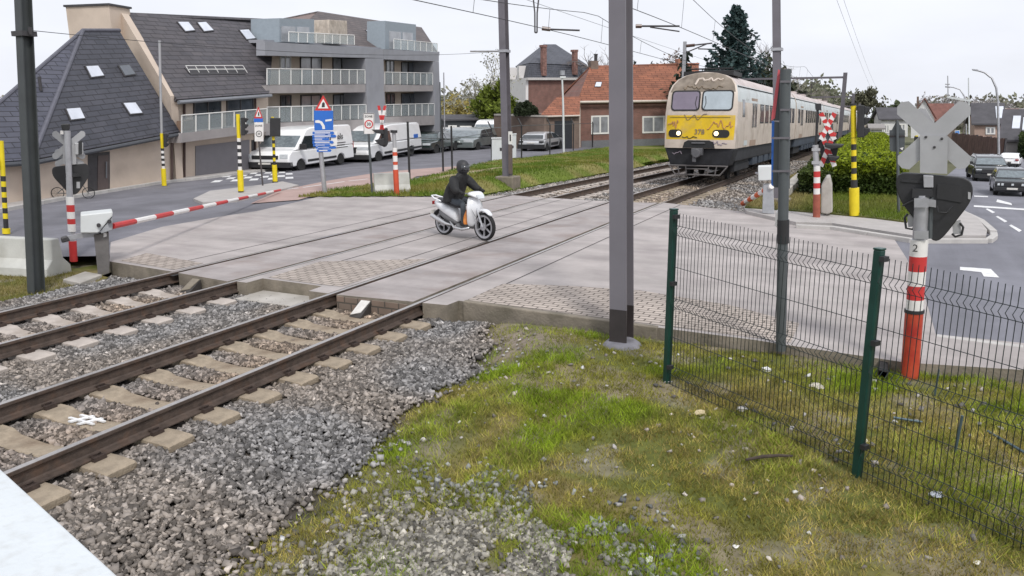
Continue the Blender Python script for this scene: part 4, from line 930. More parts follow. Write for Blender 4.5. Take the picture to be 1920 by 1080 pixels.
# ---------------- small buildings far off
def simple_house(name, label, pxl, pxr, base, eave, ridge, depth, D, wall_m, roof_m, wins=(), gable=False, skew=0.0, cat='house', chim=None, door=None, panels=None):
    P = at(pxl, base, depth); v = P - CO; v.z = 0; v.normalize(); rt = Vector((v.y, -v.x, 0)); Q = P + Matrix.Rotation(R(skew * 3), 3, 'Z') @ rt
    F = Frame(P, Q, name, label, cat); D = D * .6
    mb = MB(); F.slab(mb, [(pxl, base + 4), (pxr, base + 4), (pxr, eave), (pxl, eave)], 0, D)
    a, b = F.q(pxl, eave, 0), F.q(pxr, eave, 0); zr = F.q((pxl + pxr) / 2, ridge, D / 2 if not gable else 0).z; ov = .25
    if gable:
        m_ = (a.x + b.x) / 2
        mb.hull([Vector((a.x, .0, a.z + .002)), Vector((b.x, .0, a.z + .002)), Vector((m_, 0, zr - .1))], [Vector((a.x, D, a.z + .002)), Vector((b.x, D, a.z + .002)), Vector((m_, D, zr - .1))])
        mb.build('wall', wall_m, F.e)
        for s_, p in ((-1, a.x), (1, b.x)):
            ro = MB(); q = [Vector((p + s_ * ov, -ov, a.z - .15)), Vector((m_, -ov, zr)), Vector((m_, D + ov, zr)), Vector((p + s_ * ov, D + ov, a.z - .15))]; ro.hull(q, [v + Vector((0, 0, .14)) for v in q]); RR = ro.build('roof', roof_m, F.e)
    else:
        for x_ in (a.x, b.x):
            s_ = 1 if x_ == a.x else -1
            mb.hull([Vector((x_, 0, a.z + .002)), Vector((x_, D, a.z + .002)), Vector((x_, D / 2, zr - .1))], [Vector((x_ + s_ * .2, 0, a.z + .002)), Vector((x_ + s_ * .2, D, a.z + .002)), Vector((x_ + s_ * .2, D / 2, zr - .1))])
        mb.build('wall', wall_m, F.e)
        for y0 in (-ov, D + ov):
            ro = MB(); q = [Vector((a.x - ov, y0, a.z - .12)), Vector((b.x + ov, y0, a.z - .12)), Vector((b.x + ov, D / 2, zr)), Vector((a.x - ov, D / 2, zr))]; ro.hull(q, [v + Vector((0, 0, .14)) for v in q]); RR = ro.build('roof', roof_m, F.e)
            if panels and y0 < 0:
                for u0, u1, v0, v1 in panels:
                    P4 = [q[0].lerp(q[1], u).lerp(q[3].lerp(q[2], u), v) for u, v in ((u0, v0), (u1, v0), (u1, v1), (u0, v1))]; g = MB(); g.hull([p + Vector((0, 0, .15)) for p in P4], [p + Vector((0, 0, .2)) for p in P4]); g.build('solar_panel', M_skyl, RR)
    for w_ in wins: window(F, [(w_[0], w_[3]), (w_[2], w_[3]), (w_[2], w_[1]), (w_[0], w_[1])], -.004, 2 if w_[2] - w_[0] > 10 else 1, M_curtain, M_whitepaint, .12)
    if chim:
        mb = MB(); F.slab(mb, [(chim[0], chim[3]), (chim[2], chim[3]), (chim[2], chim[1]), (chim[0], chim[1])], D / 2 - .3, .7); mb.build('chimney', M_brick2, F.e)
    if door:
        mb = MB(); F.slab(mb, [(door[0], base), (door[2], base), (door[2], door[1]), (door[0], door[1])], -.03, .03); mb.build('door', M_dark, F.e)
    return F
M_rd = mat('dark_far_roof', (.075, .072, .08), .8, var=.2, scale=1.5); M_rr = mat('red_far_roof', (.17, .075, .06), .8, var=.25, scale=1.5)
M_ptile = mat('tan_wall', (.38, .27, .22), .9, var=.1); M_whitew = mat('white_far_wall', (.66, .66, .66), .8, var=.06); M_greyw = mat('grey_far_wall', (.28, .26, .25), .9, var=.1)
F = simple_house('shop', 'low white shop with a flat dark slate roof beyond the hedge', 1652, 1702, 252, 223, 204, 75, 7, M_whitew, M_rd, [(1657, 233, 1668, 250), (1684, 232, 1698, 250)], skew=3, cat='shop')
simple_house('shed', 'small white garage with a flat roof beside the shop', 1634, 1654, 262, 240, 235, 66, 6, M_whitew, M_greyw, [(1638, 246, 1650, 261)], cat='garage', skew=1)
simple_house('gabled_house', 'white gabled house with a red roof behind the grey crossing sign', 1708, 1752, 255, 222, 186, 92, 9, M_whitew, M_rr, [(1716, 228, 1724, 242), (1734, 228, 1742, 242), (1726, 206, 1734, 218)], gable=True, chim=(1719, 181, 1723, 200))
simple_house('red_roofed_house', 'brick house with a red roof right of the white gabled house', 1748, 1790, 258, 226, 196, 98, 8, M_brick2, M_rr, [(1758, 232, 1768, 246)], skew=4)
simple_house('tan_house', 'tan house with a dark steep roof and a white window pair', 1827, 1880, 266, 232, 196, 68, 8, M_ptile, M_rd, [(1848, 238, 1866, 252)], skew=2, panels=[(.72, .95, .25, .8)])
simple_house('red_house', 'brown brick house with red roof behind the tan house', 1872, 1908, 258, 232, 206, 92, 8, M_brick2, M_rr, skew=2, chim=(1876, 200, 1880, 214))
simple_house('dark_roofed_house', 'low house with a black roof and white solar panels at the right border', 1880, 1990, 285, 262, 208, 58, 11, M_greyw, M_rd, skew=0, panels=[(.18, .3, .35, .75), (.34, .46, .3, .7), (.5, .62, .55, .95)])
simple_house('flat_roofed_block', 'pale flat building behind the houses at the right', 1856, 1940, 250, 210, 205, 130, 12, M_whitew, M_greyw, [(1872, 203, 1888, 209)], skew=2, cat='building')
simple_house('low_house', 'small white bungalow behind the parked vans', 917, 945, 262, 214, 208, 82, 6, M_whitew, M_greyw, skew=1)
simple_house('black_pavilion', 'long dark low building behind the parked cars', 833, 905, 275, 224, 217, 78, 7, mat('black_cladding', (.035, .04, .045), .7), M_rd, [(840, 235, 856, 250), (862, 236, 884, 252)], skew=8, cat='pavilion')
# brown screen wall along the right street
d0 = 55
Fb = Frame(at(1782, 275, d0), at(1878, 292, d0 - 10), 'screen_fence', 'dark brown board fence along the right street below the tan house', 'fence')
mb = MB()
for i in range(24):
    x0 = Fb.L * i / 24; mb.box(x0, x0 + Fb.L / 24 - .02, 0, .06, -.4, .92 + .03 * (i % 3))
mb.build('board_panel', mat('brown_fence_boards', (.105, .06, .05), .85, var=.3, scale=2), Fb.e)
mb = MB()
for i in range(5): x0 = Fb.L * i / 4; mb.box(x0 - .06, x0 + .06, .061, .16, -.4, 1.0)
mb.build('post', M_dark, Fb.e)
# ================================================================== MASTS, WIRES, TRAIN
M_steel = mat('mast_paint', (.135, .125, .14), .45, .25, var=.1, scale=1.5, dirt=((.09, .08, .08), 2, .5))
M_steelL = mat('mast_paint_light', (.145, .135, .15), .4, .2, var=.07, scale=1.2, dirt=((.19, .17, .19), 1.5, .5))
M_steelD = mat('mast_paint_dark', (.035, .028, .028), .5, .1, var=.25, scale=3)
M_green = mat('mast_green_black', (.045, .05, .05), .5, .2, var=.15, scale=2)
M_galv = mat('galvanised_steel', (.42, .42, .44), .45, .55, var=.12, scale=8)
M_ins = mat('insulator_brown', (.09, .05, .04), .3)
M_wire = mat('overhead_wire', (.05, .05, .055), .5, .5)
def hbeam(mb, c0, c1, w, d, tf=.022, tw=.02):
    """H section between two points: flanges across y at +-d/2, web in the middle"""
    c0, c1 = Vector(c0), Vector(c1)
    def leg(x0, x1, y0, y1):
        q = [Vector(p) for p in ((x0, y0, 0), (x1, y0, 0), (x1, y1, 0), (x0, y1, 0))]; mb.hull([c0 + v for v in q], [c1 + v for v in q])
    leg(-w / 2, w / 2, -d / 2, -d / 2 + tf); leg(-w / 2, w / 2, d / 2 - tf, d / 2); leg(-tw / 2, tw / 2, -d / 2 + tf + .0005, d / 2 - tf - .0005)
def mast(name, label, px, py, toppx, topy, w, d, m, H=None, dz=0, rot=0.0):
    P = G(px, py, dz); t = thing(name, label, 'mast', P, rot)
    top = top_at(P, toppx, topy) - P; top = Matrix.Rotation(-rot, 3, 'Z') @ top; top = top * ((H or 8.0) / top.z)
    return P, t, top
# big mast before the fence
P, t, top = mast('catenary_mast', 'large grey steel H mast on a concrete foot before the mesh fence', 1166, 646, 1164, 0, .28, .28, M_steelL, 7.6, -.13)
mb = MB(); k = .45 / top.z; hbeam(mb, top * k, top, .215, .30); mb.build('column', M_steelL, t)
mb = MB(); hbeam(mb, (0, 0, -.3), top * k - Vector((0, 0, .001)), .217, .302); mb.build('column_foot', M_steelD, t)
mb = MB(); mb.hull([Vector((.36 * math.cos(a), .34 * math.sin(a), -.12)) for a in np.arange(8) * math.pi / 4 + .4], [Vector((.19 * math.cos(a), .22 * math.sin(a), .055)) for a in np.arange(8) * math.pi / 4 + .4]); mb.build('concrete_foot', mat('grey_foot', (.20, .195, .215), .85, var=.2, scale=6, bump=.4), t, bevel=.03)
# second mast beyond the crossing
P, t, top = mast('catenary_mast', 'grey steel mast on a mossy concrete block beyond the rider', 952, 337, 943, 0, .3, .3, M_steel, 7.2, .1)
mb = MB(); hbeam(mb, (0, 0, -.2), top, .26, .34); mb.build('column', M_steel, t)
mb = MB(); mb.box(-.38, .38, -.36, .36, -.5, .14); mb.build('concrete_foot', M_conc_dark, t, bevel=.04)
k = HT(P, 92) / top.z; c = top * k; mb = MB(); mb.box(c.x - .17, c.x + .17, c.y - .2, c.y + .2, c.z - .05, c.z + .05); mb.tube([c + Vector((-.15, -.1, 0)), c + Vector((-1.3, -.3, .02))], .035, 8); mb.build('clamp', M_galv, t)
EARTH2 = P + c + Vector((-.2, 0, 0))
k0, k1 = HT(P, 270), HT(P, 246); mb = MB(); mb.box(.14, .3, -.215, -.195, k0, k1); mb.build('number_plate', M_whitepaint, t); mb = MB(); mb.box(.15, .29, -.24, -.175, .25, k0 - .02); mb.build('cable_guard', mat('brown_guard', (.13, .10, .09), .6), t)
mb = MB(); mb.box(.19, .25, -.2165, -.2155, (k0 + k1) / 2 - .12, (k0 + k1) / 2 + .12); mb.build('plate_mark', M_dark, t)
# left mast
P, t, top = mast('catenary_mast', 'dark green black steel mast at the left border beside the concrete barrier', 66, 547, 44, 30, .24, .2, M_green, 7.0, -.22)
mb = MB(); hbeam(mb, (0, 0, -.2), top, .17, .2, .02, .02); mb.build('column', M_green, t)
k = HT(P, 53) / top.z; c = top * k; mb = MB(); mb.box(c.x - .14, c.x + .14, c.y - .13, c.y + .13, c.z - .04, c.z + .04); mb.tube([c + Vector((-.2, 0, -.02)), c + Vector((-.16, 0, .06))], .03, 8); mb.tube([c + Vector((.16, 0, -.02)), c + Vector((.16, 0, .1))], .03, 8); mb.build('clamp', M_dark, t)
EARTH1 = P + c + Vector((.16, 0, .05))
# right mast behind the blue sign
P, t, top = mast('catenary_mast', 'tall slender grey mast right of the tracks behind the blue sign', 1460, 378, 1456, 0, .24, .26, M_steel, 8.5, .1)
mb = MB(); hbeam(mb, (0, 0, -.2), top, .2, .24); mb.build('column', M_steel, t)
mb = MB(); mb.box(-.3, .3, -.3, .3, -.4, .1); mb.build('concrete_foot', M_conc_dark, t, bevel=.03)
k = HT(P, 88) / top.z; c = top * k; mb = MB(); mb.box(c.x - .15, c.x + .15, c.y - .15, c.y + .15, c.z - .04, c.z + .04); mb.build('clamp', M_galv, t)
# portals over the line
def portal(label, y, px_r, ytop, xl=-14.2):
    d = None; xr = -3.3
    for _ in range(30):
        p = Vector((xr, y, T(y))); q = (p - CO); u = 960 + FPX * q.dot(CR) / q.dot(CF); xr += (px_r - u) / FPX * q.dot(CF)
    h = HT(Vector((xr, y, T(y))), ytop); t = thing('catenary_portal', label, 'portal', (0, y, T(y)), 0, 'portals over the line')
    for x_ in (xr, xl):
        mb = MB(); hbeam(mb, (x_, 0, -.5), (x_, 0, h + .25), .26, .26); mb.build('column', M_steel, t)
    mb = MB(); mb.box(xl, xr, -.09, .09, h - .14, h + .0); mb.build('cross_beam', M_steel, t)
    for x_ in (-6.72, -10.21):
        mb = MB(); mb.tube([(x_ + .9, 0, h - .15), (x_ + .9, 0, h - 1.25)], .03, 6); mb.tube([(x_ + 1.15, 0, h - .15), (x_ + .93, 0, h - .8)], .025, 6); mb.tube([(x_ + .9, 0, h - 1.1), (x_ - .1, 0, h - 1.2)], .02, 6); mb.build('drop_arm', M_dark, t)
portal('nearest steel portal spanning the line behind the train', 62, 1572, 143)
portal('second steel portal spanning the line behind the train', 84, 1592, 180)
portal('third steel portal spanning the line far down the tracks', 112, 1606, 198)
portal('farthest steel portal spanning the line', 145, 1616, 210)
# mast tops with brackets behind the brick house
def bracket(label, px, ytop, depth, L, sgn=1, y2=None):
    b = at(px, 300, depth); t = thing('catenary_mast', label, 'mast', b); h = HT(b, ytop)
    mb = MB(); mb.box(-.12, .12, -.12, .12, -1, h); mb.build('column', M_galv, t)
    mb = MB(); mb.tube([(0, 0, h - .35), (sgn * L, 0, h - .2)], .06, 6); mb.tube([(0, 0, h - .9), (sgn * L * .8, 0, h - .25)], .05, 6); mb.tube([(sgn * L * .5, 0, h - .6), (sgn * L * 1.2, 0, h - .7)], .05, 6); mb.build('cantilever', M_steel, t)
    mb = MB(); mb.tube([(sgn * .15, 0, h - .34), (sgn * .8, 0, h - .3)], .12, 8); mb.build('insulator', M_ins, t)
bracket('pale mast top with bracket arms above the orange roof', 1275, 78, 66, 2.2, 1)
# overhead lines
def line(label, X, zc, zm, y0, y1, sp, r=.011):
    t = thing('overhead_line', label, 'overhead line', (X, 0, 0))
    ys_ = [y0 + i * 1.5 for i in range(int((y1 - y0) / 1.5) + 1)]
    mb = MB(); mb.tube([(0, y, zc + T(y)) for y in ys_ if True], r, 5); mb.build('contact_wire', M_wire, t)
    def zz(y): u = ((y - 28) % sp) / sp; return zm - .75 * 4 * u * (1 - u)
    mb = MB(); mb.tube([(.05, y, zz(y) + T(y)) for y in ys_], r, 5); mb.build('messenger_wire', M_wire, t)
    y = y0 + 2
    while y < min(y1, 75):
        mb = MB(); mb.tube([(0, y, zc + T(y)), (.05, y, zz(y) + T(y))], .007, 4); mb.build('dropper', M_wire, t); y += 5.0
line('overhead wires above the far track', -10.21, 5.12, 6.05, 12, 160, 34)
line('overhead wires above the near track and train', -6.72, 5.3, 6.35, 10, 160, 37)
def strand(label, p, q, sag, r=.008):
    p, q = Vector(p), Vector(q); mb = MB(); mb.tube([p.lerp(q, i / 24) - Vector((0, 0, sag * 4 * (i / 24) * (1 - i / 24))) for i in range(25)], r, 5)
    tag(mb.build('wire', M_wire), label, 'wire')
strand('thin wire hanging between the left mast and the mast behind the rider', EARTH1, EARTH2, .25, .006)
strand('feeder wire high above the far side of the line', (-13.4, 20, 7.0), (-13.4, 120, 7.0 + T(120)), .2, .008)
strand('feeder wire descending beside the conifer', (-3.0, 24, 9.0), (-3.3, 130, 7.2 + T(130)), .4, .007)
strand('second thin feeder wire right of the slender mast', (-2.6, 24, 7.4), (-3.2, 140, 5.6 + T(140)), .4, .006)
# hanging V arm near the top edge
a = at(1005, 60, 21); t = thing('registration_arm', 'black V shaped drop arm hanging from the top edge between the masts', 'drop arm', a)
mb = MB()
for s_ in (-1, 1): mb.tube([top_at(a, 1005 + s_ * 2, 61) - a, top_at(a, 1005 + s_ * 2.2, 24) - a, top_at(a, 1005 + s_ * 5, -2) - a, top_at(a, 1005 + s_ * 14, -90) - a], .022, 6)
mb.tube([top_at(a, 1003, 61) - a, top_at(a, 1007, 61) - a], .022, 6); mb.build('arm_tubes', M_dark, t)
a = at(1050, 54, 27); t = thing('registration_arm', 'black pull off arm with insulator left of the large mast', 'pull off arm', a)
mb = MB(); mb.tube([top_at(a, 1016, 53) - a, top_at(a, 1032, 55) - a], .07, 8); mb.build('insulator', M_ins, t); mb = MB(); mb.tube([top_at(a, 1032, 55) - a, top_at(a, 1087, 57) - a], .03, 6); mb.build('arm_tubes', M_dark, t)
a = at(1230, 50, 30); t = thing('registration_arm', 'black bracket arm with insulator right of the large mast above the wires', 'pull off arm', a)
mb = MB(); mb.tube([top_at(a, 1192, 49) - a, top_at(a, 1203, 49) - a], .075, 8); mb.build('insulator', M_ins, t); mb = MB(); mb.tube([top_at(a, 1203, 49) - a, top_at(a, 1274, 49) - a], .035, 6); mb.tube([top_at(a, 1219, 51) - a, top_at(a, 1274, 59) - a], .025, 6); mb.build('arm_tubes', M_dark, t)

# ------------------------------------------------------------------ train
M_body = mat('train_cream', (.58, .50, .43), .5, var=.1, scale=1.2, dirt=((.28, .215, .16), 1.3, .8))
M_body2 = mat('train_pale_band', (.56, .60, .60), .45, var=.06, scale=.8, dirt=((.34, .32, .30), .9, .6))
M_roofT = mat('train_roof', (.55, .48, .46), .6, var=.1, scale=.8, dirt=((.28, .23, .21), 1.2, .6))
M_yel = mat('train_yellow', (.72, .48, .012), .45, var=.12, scale=2, dirt=((.50, .36, .14), 2.2, .85))
M_soot = mat('train_soot', (.20, .165, .13), .7, var=.3, scale=2, dirt=((.40, .34, .28), 1.8, .7))
M_under = mat('train_underframe', (.022, .023, .028), .7, var=.4, scale=3)
M_underB = mat('train_skirt_blue', (.05, .065, .09), .6, var=.3, scale=2)
M_tglass = mat('train_window', (.035, .035, .04), .08, var=.3, spec=1)
M_wind1 = mat('windscreen_violet', (.19, .155, .21), .08, var=.12, scale=1.2, spec=1)
M_wind2 = mat('windscreen_pale', (.40, .46, .50), .06, var=.12, scale=1.5, spec=1)
M_lamp = mat('headlight_lit', (1, .9, .6), .3, emit=((1, .74, .36), 2.2))
M_rubb = mat('black_rubber', (.015, .015, .016), .6)
M_doorT = mat('train_door', (.36, .255, .19), .5, var=.12, dirt=((.25, .15, .10), 1.5, .6))
HALF = [(1.33, 1.28), (1.345, 1.7), (1.36, 2.2), (1.355, 2.6), (1.33, 3.0), (1.29, 3.35), (1.2, 3.62), (1.03, 3.83), (.75, 3.98), (.4, 4.07), (0, 4.1)]
def hw(z):
    zs = [p[1] for p in HALF]; xs_ = [p[0] for p in HALF]; return float(np.interp(z, zs, xs_))
def fy(x, z):                    # front surface: distance back from the nose
    return .02 * max(0, z - 1.5) + .30 * max(0, z - 2.55) ** 1.2 * .55 + max(0, z - 3.4) * .55 + .10 * (x / 1.33) ** 2 + .5 * max(0, abs(x) - 1.16) ** 1.0 * .6
def train_car(label, y0, L, first=False, detail=True):
    ym = y0 + L / 2; t = thing('train_car', label, 'train car', (-6.7225, y0, T(y0)), 0, 'cars of the train', lean=(0, (T(y0) - T(y0 + L)) / L, 1))
    nh = len(HALF); ring = [(-a, b) for a, b in HALF] + [(a, b) for a, b in HALF[::-1][1:]]
    mb = MB(); secs = [0.0, 1.3, 2.6] + [L * i / 6 for i in range(2, 6)] + [L]
    if not first: secs = [0.0, L / 2, L]
    n = len(ring)
    for i, s in enumerate(secs):
        for (x, z) in ring: mb.v.append((x, (fy(x, z) if (first and i == 0) else s), z))
    for i in range(len(secs) - 1):
        for j in range(n - 1):
            zz = (ring[j][1] + ring[j + 1][1]) / 2; mb.f.append([i * n + j, i * n + j + 1, (i + 1) * n + j + 1, (i + 1) * n + j]); mb.mi.append(2 if zz > 3.7 else (1 if zz > 3.0 else 0))
        mb.f.append([i * n + n - 1, i * n, (i + 1) * n, (i + 1) * n + n - 1]); mb.mi.append(0)
    mb.f.append(list(range((len(secs) - 1) * n, len(secs) * n))); mb.mi.append(0)
    if not first: mb.f.append(list(range(n))[::-1]); mb.mi.append(0)
    else:                        # nose as a grid of rows
        zr = sorted([p[1] for p in HALF] + [1.6, 2.5, 1.61, 2.51]); cols = [-1, -.95, -.85, -.6, -.3, 0, .3, .6, .85, .95, 1]; o = len(mb.v)
        for z in zr:
            w = max(hw(z), .001)
            for c_ in cols: mb.v.append((c_ * w, fy(c_ * w, z), z))
        for i in range(len(zr) - 1):
            for j in range(len(cols) - 1): mb.f.append([o + i * 11 + j, o + i * 11 + j + 1, o + (i + 1) * 11 + j + 1, o + (i + 1) * 11 + j]); mb.mi.append(3 if zr[i] >= 3.3 and zr[i] < 4.0 and 0 < j < 9 else (4 if 1.6 <= zr[i] < 2.5 and 0 < j < 9 else 0))
    body = mb.build('body', [M_body, M_body2, M_roofT, M_soot, M_yel], t, smooth=30)
    # underframe, bogies
    mb = MB(); mb.box(-1.24, 1.24, .9, L - .3, .75, 1.275); mb.build('underframe', M_under if first else M_underB, t, bevel=.05)
    for yb in (3.2, L - 3.2):
        mb = MB(); mb.box(-1.1, 1.1, yb - 1.6, yb + 1.6, .42, .72); mb.box(.95, 1.12, yb - 1.7, yb + 1.7, .35, .62); bg_ = mb.build('bogie', M_under, t)
        for yw in (yb - 1.05, yb + 1.05):
            mb = MB(); mb.lathe([(.05, -1.0), (.05, -.82), (.42, -.80), (.42, -.68), (.08, -.66), (.08, .66), (.42, .68), (.42, .80), (.05, .82), (.05, 1.0)], 20, (0, yw, .44), 'x'); mb.build('wheelset', M_under, bg_)
    if detail:
        mb = MB()
        k = 0
        for yb in np.arange(5.2, L - 5.2, 1.7):
            mb.box(1.0, 1.22, yb, yb + 1.2, .45, .76)
        mb.build('equipment_box', M_underB, t)
    # side openings towards the camera (right side) and the left side
    def side(name, ya, yb, za, zb_, m, d=.012, both=True, parent=t):
        mb = MB()
        for s in ((1, -1) if both else (1,)):
            q = [Vector((s * (hw(z) + .001), y, z)) for y, z in ((ya, za), (yb, za), (yb, zb_), (ya, zb_))]; mb.hull(q, [v + Vector((s * d, 0, 0)) for v in q])
        return mb.build(name, m, parent)
    if first:
        side('cab_window', 1.25, 1.75, 2.45, 3.1, M_tglass, both=False); side('cab_door', 2.0, 2.75, 1.35, 3.15, M_body2, .008)
        doors = [3.4, 11.5]; 
    else: doors = [2.2, L - 3.6]
    for yd in doors:
        d_ = side('door', yd, yd + 1.5, 1.3, 3.2, M_doorT, .01)
        for o in (.18, .85): side('door_window', yd + o, yd + o + .46, 2.05, 3.0, M_tglass, .018, parent=d_)
    y = 0
    wy = [v for v in np.arange(5.6 if first else .8, L - 1.4, 1.45) if all(not (yd - 1.2 < v < yd + 1.6) for yd in doors)]
    for v in wy:
        w_ = side('window', v, v + 1.1, 2.2, 3.0, M_rubb, .006); side('pane', v + .05, v + 1.05, 2.25, 2.95, M_tglass, .011, parent=w_)
    mb = MB()
    for s in (1, -1): mb.tube([(s * 1.235, .6 if first else 0, 3.57), (s * 1.235, L, 3.57)], .022, 6)
    mb.build('gutter', M_rubb, t)
    if not first and detail: mb = MB(); mb.box(-.5, .5, L * .3, L * .36, 4.06, 4.2); mb.box(-.5, .5, L * .62, L * .68, 4.06, 4.2); mb.build('roof_box', M_roofT, t)
    mb = MB(); mb.box(-1.0, 1.0, L, L + .5, 1.2, 3.7); mb.build('gangway', M_rubb, t)
    return t, body
t1, body1 = train_car('front car of the train with a yellow and cream nose and two big windscreens', 30.3, 19.0, True)
def on_nose(name, pts, m, off=.012, th=.015, parent=None, sub=6):
    """outline on the nose, following its curve"""
    c_ = (sum(p[0] for p in pts) / len(pts), sum(p[1] for p in pts) / len(pts)); ring = []
    for i in range(len(pts)):
        a, b = pts[i], pts[(i + 1) % len(pts)]
        for k in range(sub): ring.append((a[0] + (b[0] - a[0]) * k / sub, a[1] + (b[1] - a[1]) * k / sub))
    mb = MB(); lev = [1, .66, .33]; vs = []
    for l in lev: vs += [(c_[0] + (x - c_[0]) * l, c_[1] + (z - c_[1]) * l) for x, z in ring]
    vs.append(c_); n = len(ring); V3 = [(x, fy(x, z) - off, z) for x, z in vs]; fs = []
    for j in range(2):
        for i in range(n): fs.append((j * n + i, j * n + (i + 1) % n, (j + 1) * n + (i + 1) % n, (j + 1) * n + i))
    for i in range(n): fs.append((2 * n + i, 2 * n + (i + 1) % n, 3 * n))
    o = len(V3); V3 += [(x, fy(x, z) + .01, z) for x, z in ring]
    for i in range(n): fs.append((i, o + i, o + (i + 1) % n, (i + 1) % n))
    mb.add(V3, fs); return mb.build(name, m, parent or t1)
def rr(x0, x1, z0, z1, r):
    o = []
    for cx_, cz_, a0_ in ((x1 - r, z1 - r, 0), (x0 + r, z1 - r, 90), (x0 + r, z0 + r, 180), (x1 - r, z0 + r, 270)):
        for k in range(4): a = R(a0_ + 30 * k); o.append((cx_ + r * math.cos(a), cz_ + r * math.sin(a)))
    return o
for x0, x1, m_ in ((-1.14, -.03, M_wind1), (.03, 1.18, M_wind2)):
    f_ = on_nose('windscreen', rr(x0, x1, 2.66, 3.42, .14), M_rubb, .016, sub=2); on_nose('pane', rr(x0 + .055, x1 - .055, 2.715, 3.365, .1), m_, .022, parent=f_, sub=2)
for x0, x1, lx in ((-1.18, -.65, -.78), (.50, 1.12, .64)):
    f_ = on_nose('headlight', rr(x0, x1, 1.68, 1.97, .13), M_rubb, .016, sub=2)
    mb = MB(); mb.lathe([(.0, -.02), (.075, -.015), (.085, .02), (.07, .04)], 18, (lx, fy(lx, 1.83) - .03, 1.83), 'y'); mb.build('lamp', M_lamp, f_)
on_nose('handrail_line', [(-1.15, 2.44), (1.12, 2.44), (1.12, 2.415), (-1.15, 2.415)], mat('brown_line', (.25, .17, .03), .6), .014)
on_nose('coupler_recess', [(-.6, 1.29), (.62, 1.29), (.56, 1.5), (.4, 1.575), (-.4, 1.575), (-.54, 1.5)], M_rubb, .012)
mb = MB(); mb.box(-.26, .26, -.06, 0, 1.44, 1.5); mb.box(-.2, .2, -.28, .05, 1.02, 1.28); mb.lathe([(.16, -.45), (.16, -.2), (.1, -.15), (.1, 0.1)], 12, (.02, 0, 1.1), 'y'); mb.box(-.12, .02, -.4, -.3, .78, 1.1); mb.build('coupler', mat('coupler_grey', (.10, .10, .11), .6), t1, bevel=.02)
mb = MB(); mb.hull([(-1.32, .12, 1.275), (1.32, .12, 1.275), (1.34, 1.0, 1.275), (-1.34, 1.0, 1.275)], [(-1.1, .22, .62), (1.1, .22, .62), (1.15, 1.0, .62), (-1.15, 1.0, .62)]); mb.build('apron', M_under, t1, bevel=.05)
mb = MB(); zb0, zb1 = .28, .62
mb.tube([(-1.12, .05, zb1), (1.14, .05, zb1)], .03, 6); mb.tube([(-.85, .05, zb0), (.85, .05, zb0)], .03, 6)
for x0 in (-1.1, -.75, -.45, .42, .72): mb.tube([(x0, .05, zb1), (max(-.85, min(.85, x0 * .93)), .05, zb0)], .026, 6)
mb.tube([(1.12, .05, zb1), (.85, .05, zb0)], .03, 6); mb.tube([(-.45, .05, .5), (.42, .05, .5)], .026, 6); mb.build('track_guard', mat('guard_grey', (.13, .12, .12), .6), t1)
mb = MB(); mb.box(-.95, .95, 1.1, 2.9, 4.0, 4.16); mb.tube([(-.9, 1.2, 4.25), (.9, 1.2, 4.25)], .03, 6); mb.tube([(-.9, 2.8, 4.25), (.9, 2.8, 4.25)], .03, 6); mb.build('pantograph', M_rubb, t1)
for s in (-1, 1):
    mb = MB(); mb.tube([(s * .12, fy(s * .12, 2.68) - .03, 2.68), (s * .2, fy(s * .2, 2.95) - .035, 2.95), (s * .16, fy(s * .16, 3.2) - .035, 3.2)], .012, 5); mb.build('wiper', M_rubb, t1)
def nose_words(txt, x, z, s, m, nm='lettering', off=.02): return words(txt, s, m, t1, Matrix.Translation((x, fy(x, z) - off, z)) @ Matrix.Rotation(R(90), 4, 'X'), nm, .002, .004)
M_ink = mat('grey_ink', (.22, .17, .12), .7); M_ink2 = mat('orange_ink', (.50, .26, .12), .7); M_ink3 = mat('violet_ink', (.33, .28, .33), .7); M_ink4 = mat('black_ink', (.03, .03, .02), .6)
nose_words('378', .02, 1.88, .26, M_ink)
rg = random.Random(11)
def scrawl(name, x0, x1, z0, z1, n, m, w=.018, off=.015):
    pts = [(x0 + (x1 - x0) * (i + rg.uniform(-.2, .4)) / n, rg.uniform(z0, z1)) for i in range(n + 1)]
    mb = MB(); path = []
    for i in range(n):
        a, b = pts[i], pts[i + 1]
        for k in range(5): u = k / 5; u2 = u * u * (3 - 2 * u); path.append((a[0] + (b[0] - a[0]) * u, a[1] + (b[1] - a[1]) * u2))
    P3 = [Vector((x, fy(x, z) - off, z)) for x, z in path]; mb.tube(P3, w, 5); return mb.build(name, m, t1)
scrawl('graffiti', -1.22, -.82, 2.0, 2.34, 9, M_ink2, .016); scrawl('graffiti', .3, 1.22, 1.98, 2.32, 16, M_ink2, .016); scrawl('graffiti', -.66, -.05, 1.64, 1.74, 12, M_ink4, .013); scrawl('graffiti', .5, 1.05, 1.38, 1.56, 11, M_ink3, .014)
scrawl('graffiti', -.62, .3, 2.28, 2.56, 5, M_ink, .012); scrawl('graffiti', -.75, .75, 3.44, 3.6, 17, M_ink, .018); scrawl('graffiti', -.3, .7, 3.62, 3.86, 9, M_body, .04)
scrawl('graffiti', -1.25, -.66, .95, 1.18, 8, M_ink3, .014, -.1)
y = 30.3 + 19.5
for i, lab in enumerate(('second car of the train behind the blue sign', 'third car of the train with a pale grey side', 'fourth car of the train behind the crossing signal', 'fifth car of the train far down the line', 'sixth car of the train far down the line', 'last visible car of the train at the vanishing point')):
    train_car(lab, y, 19.0, False, i < 2); y += 19.5
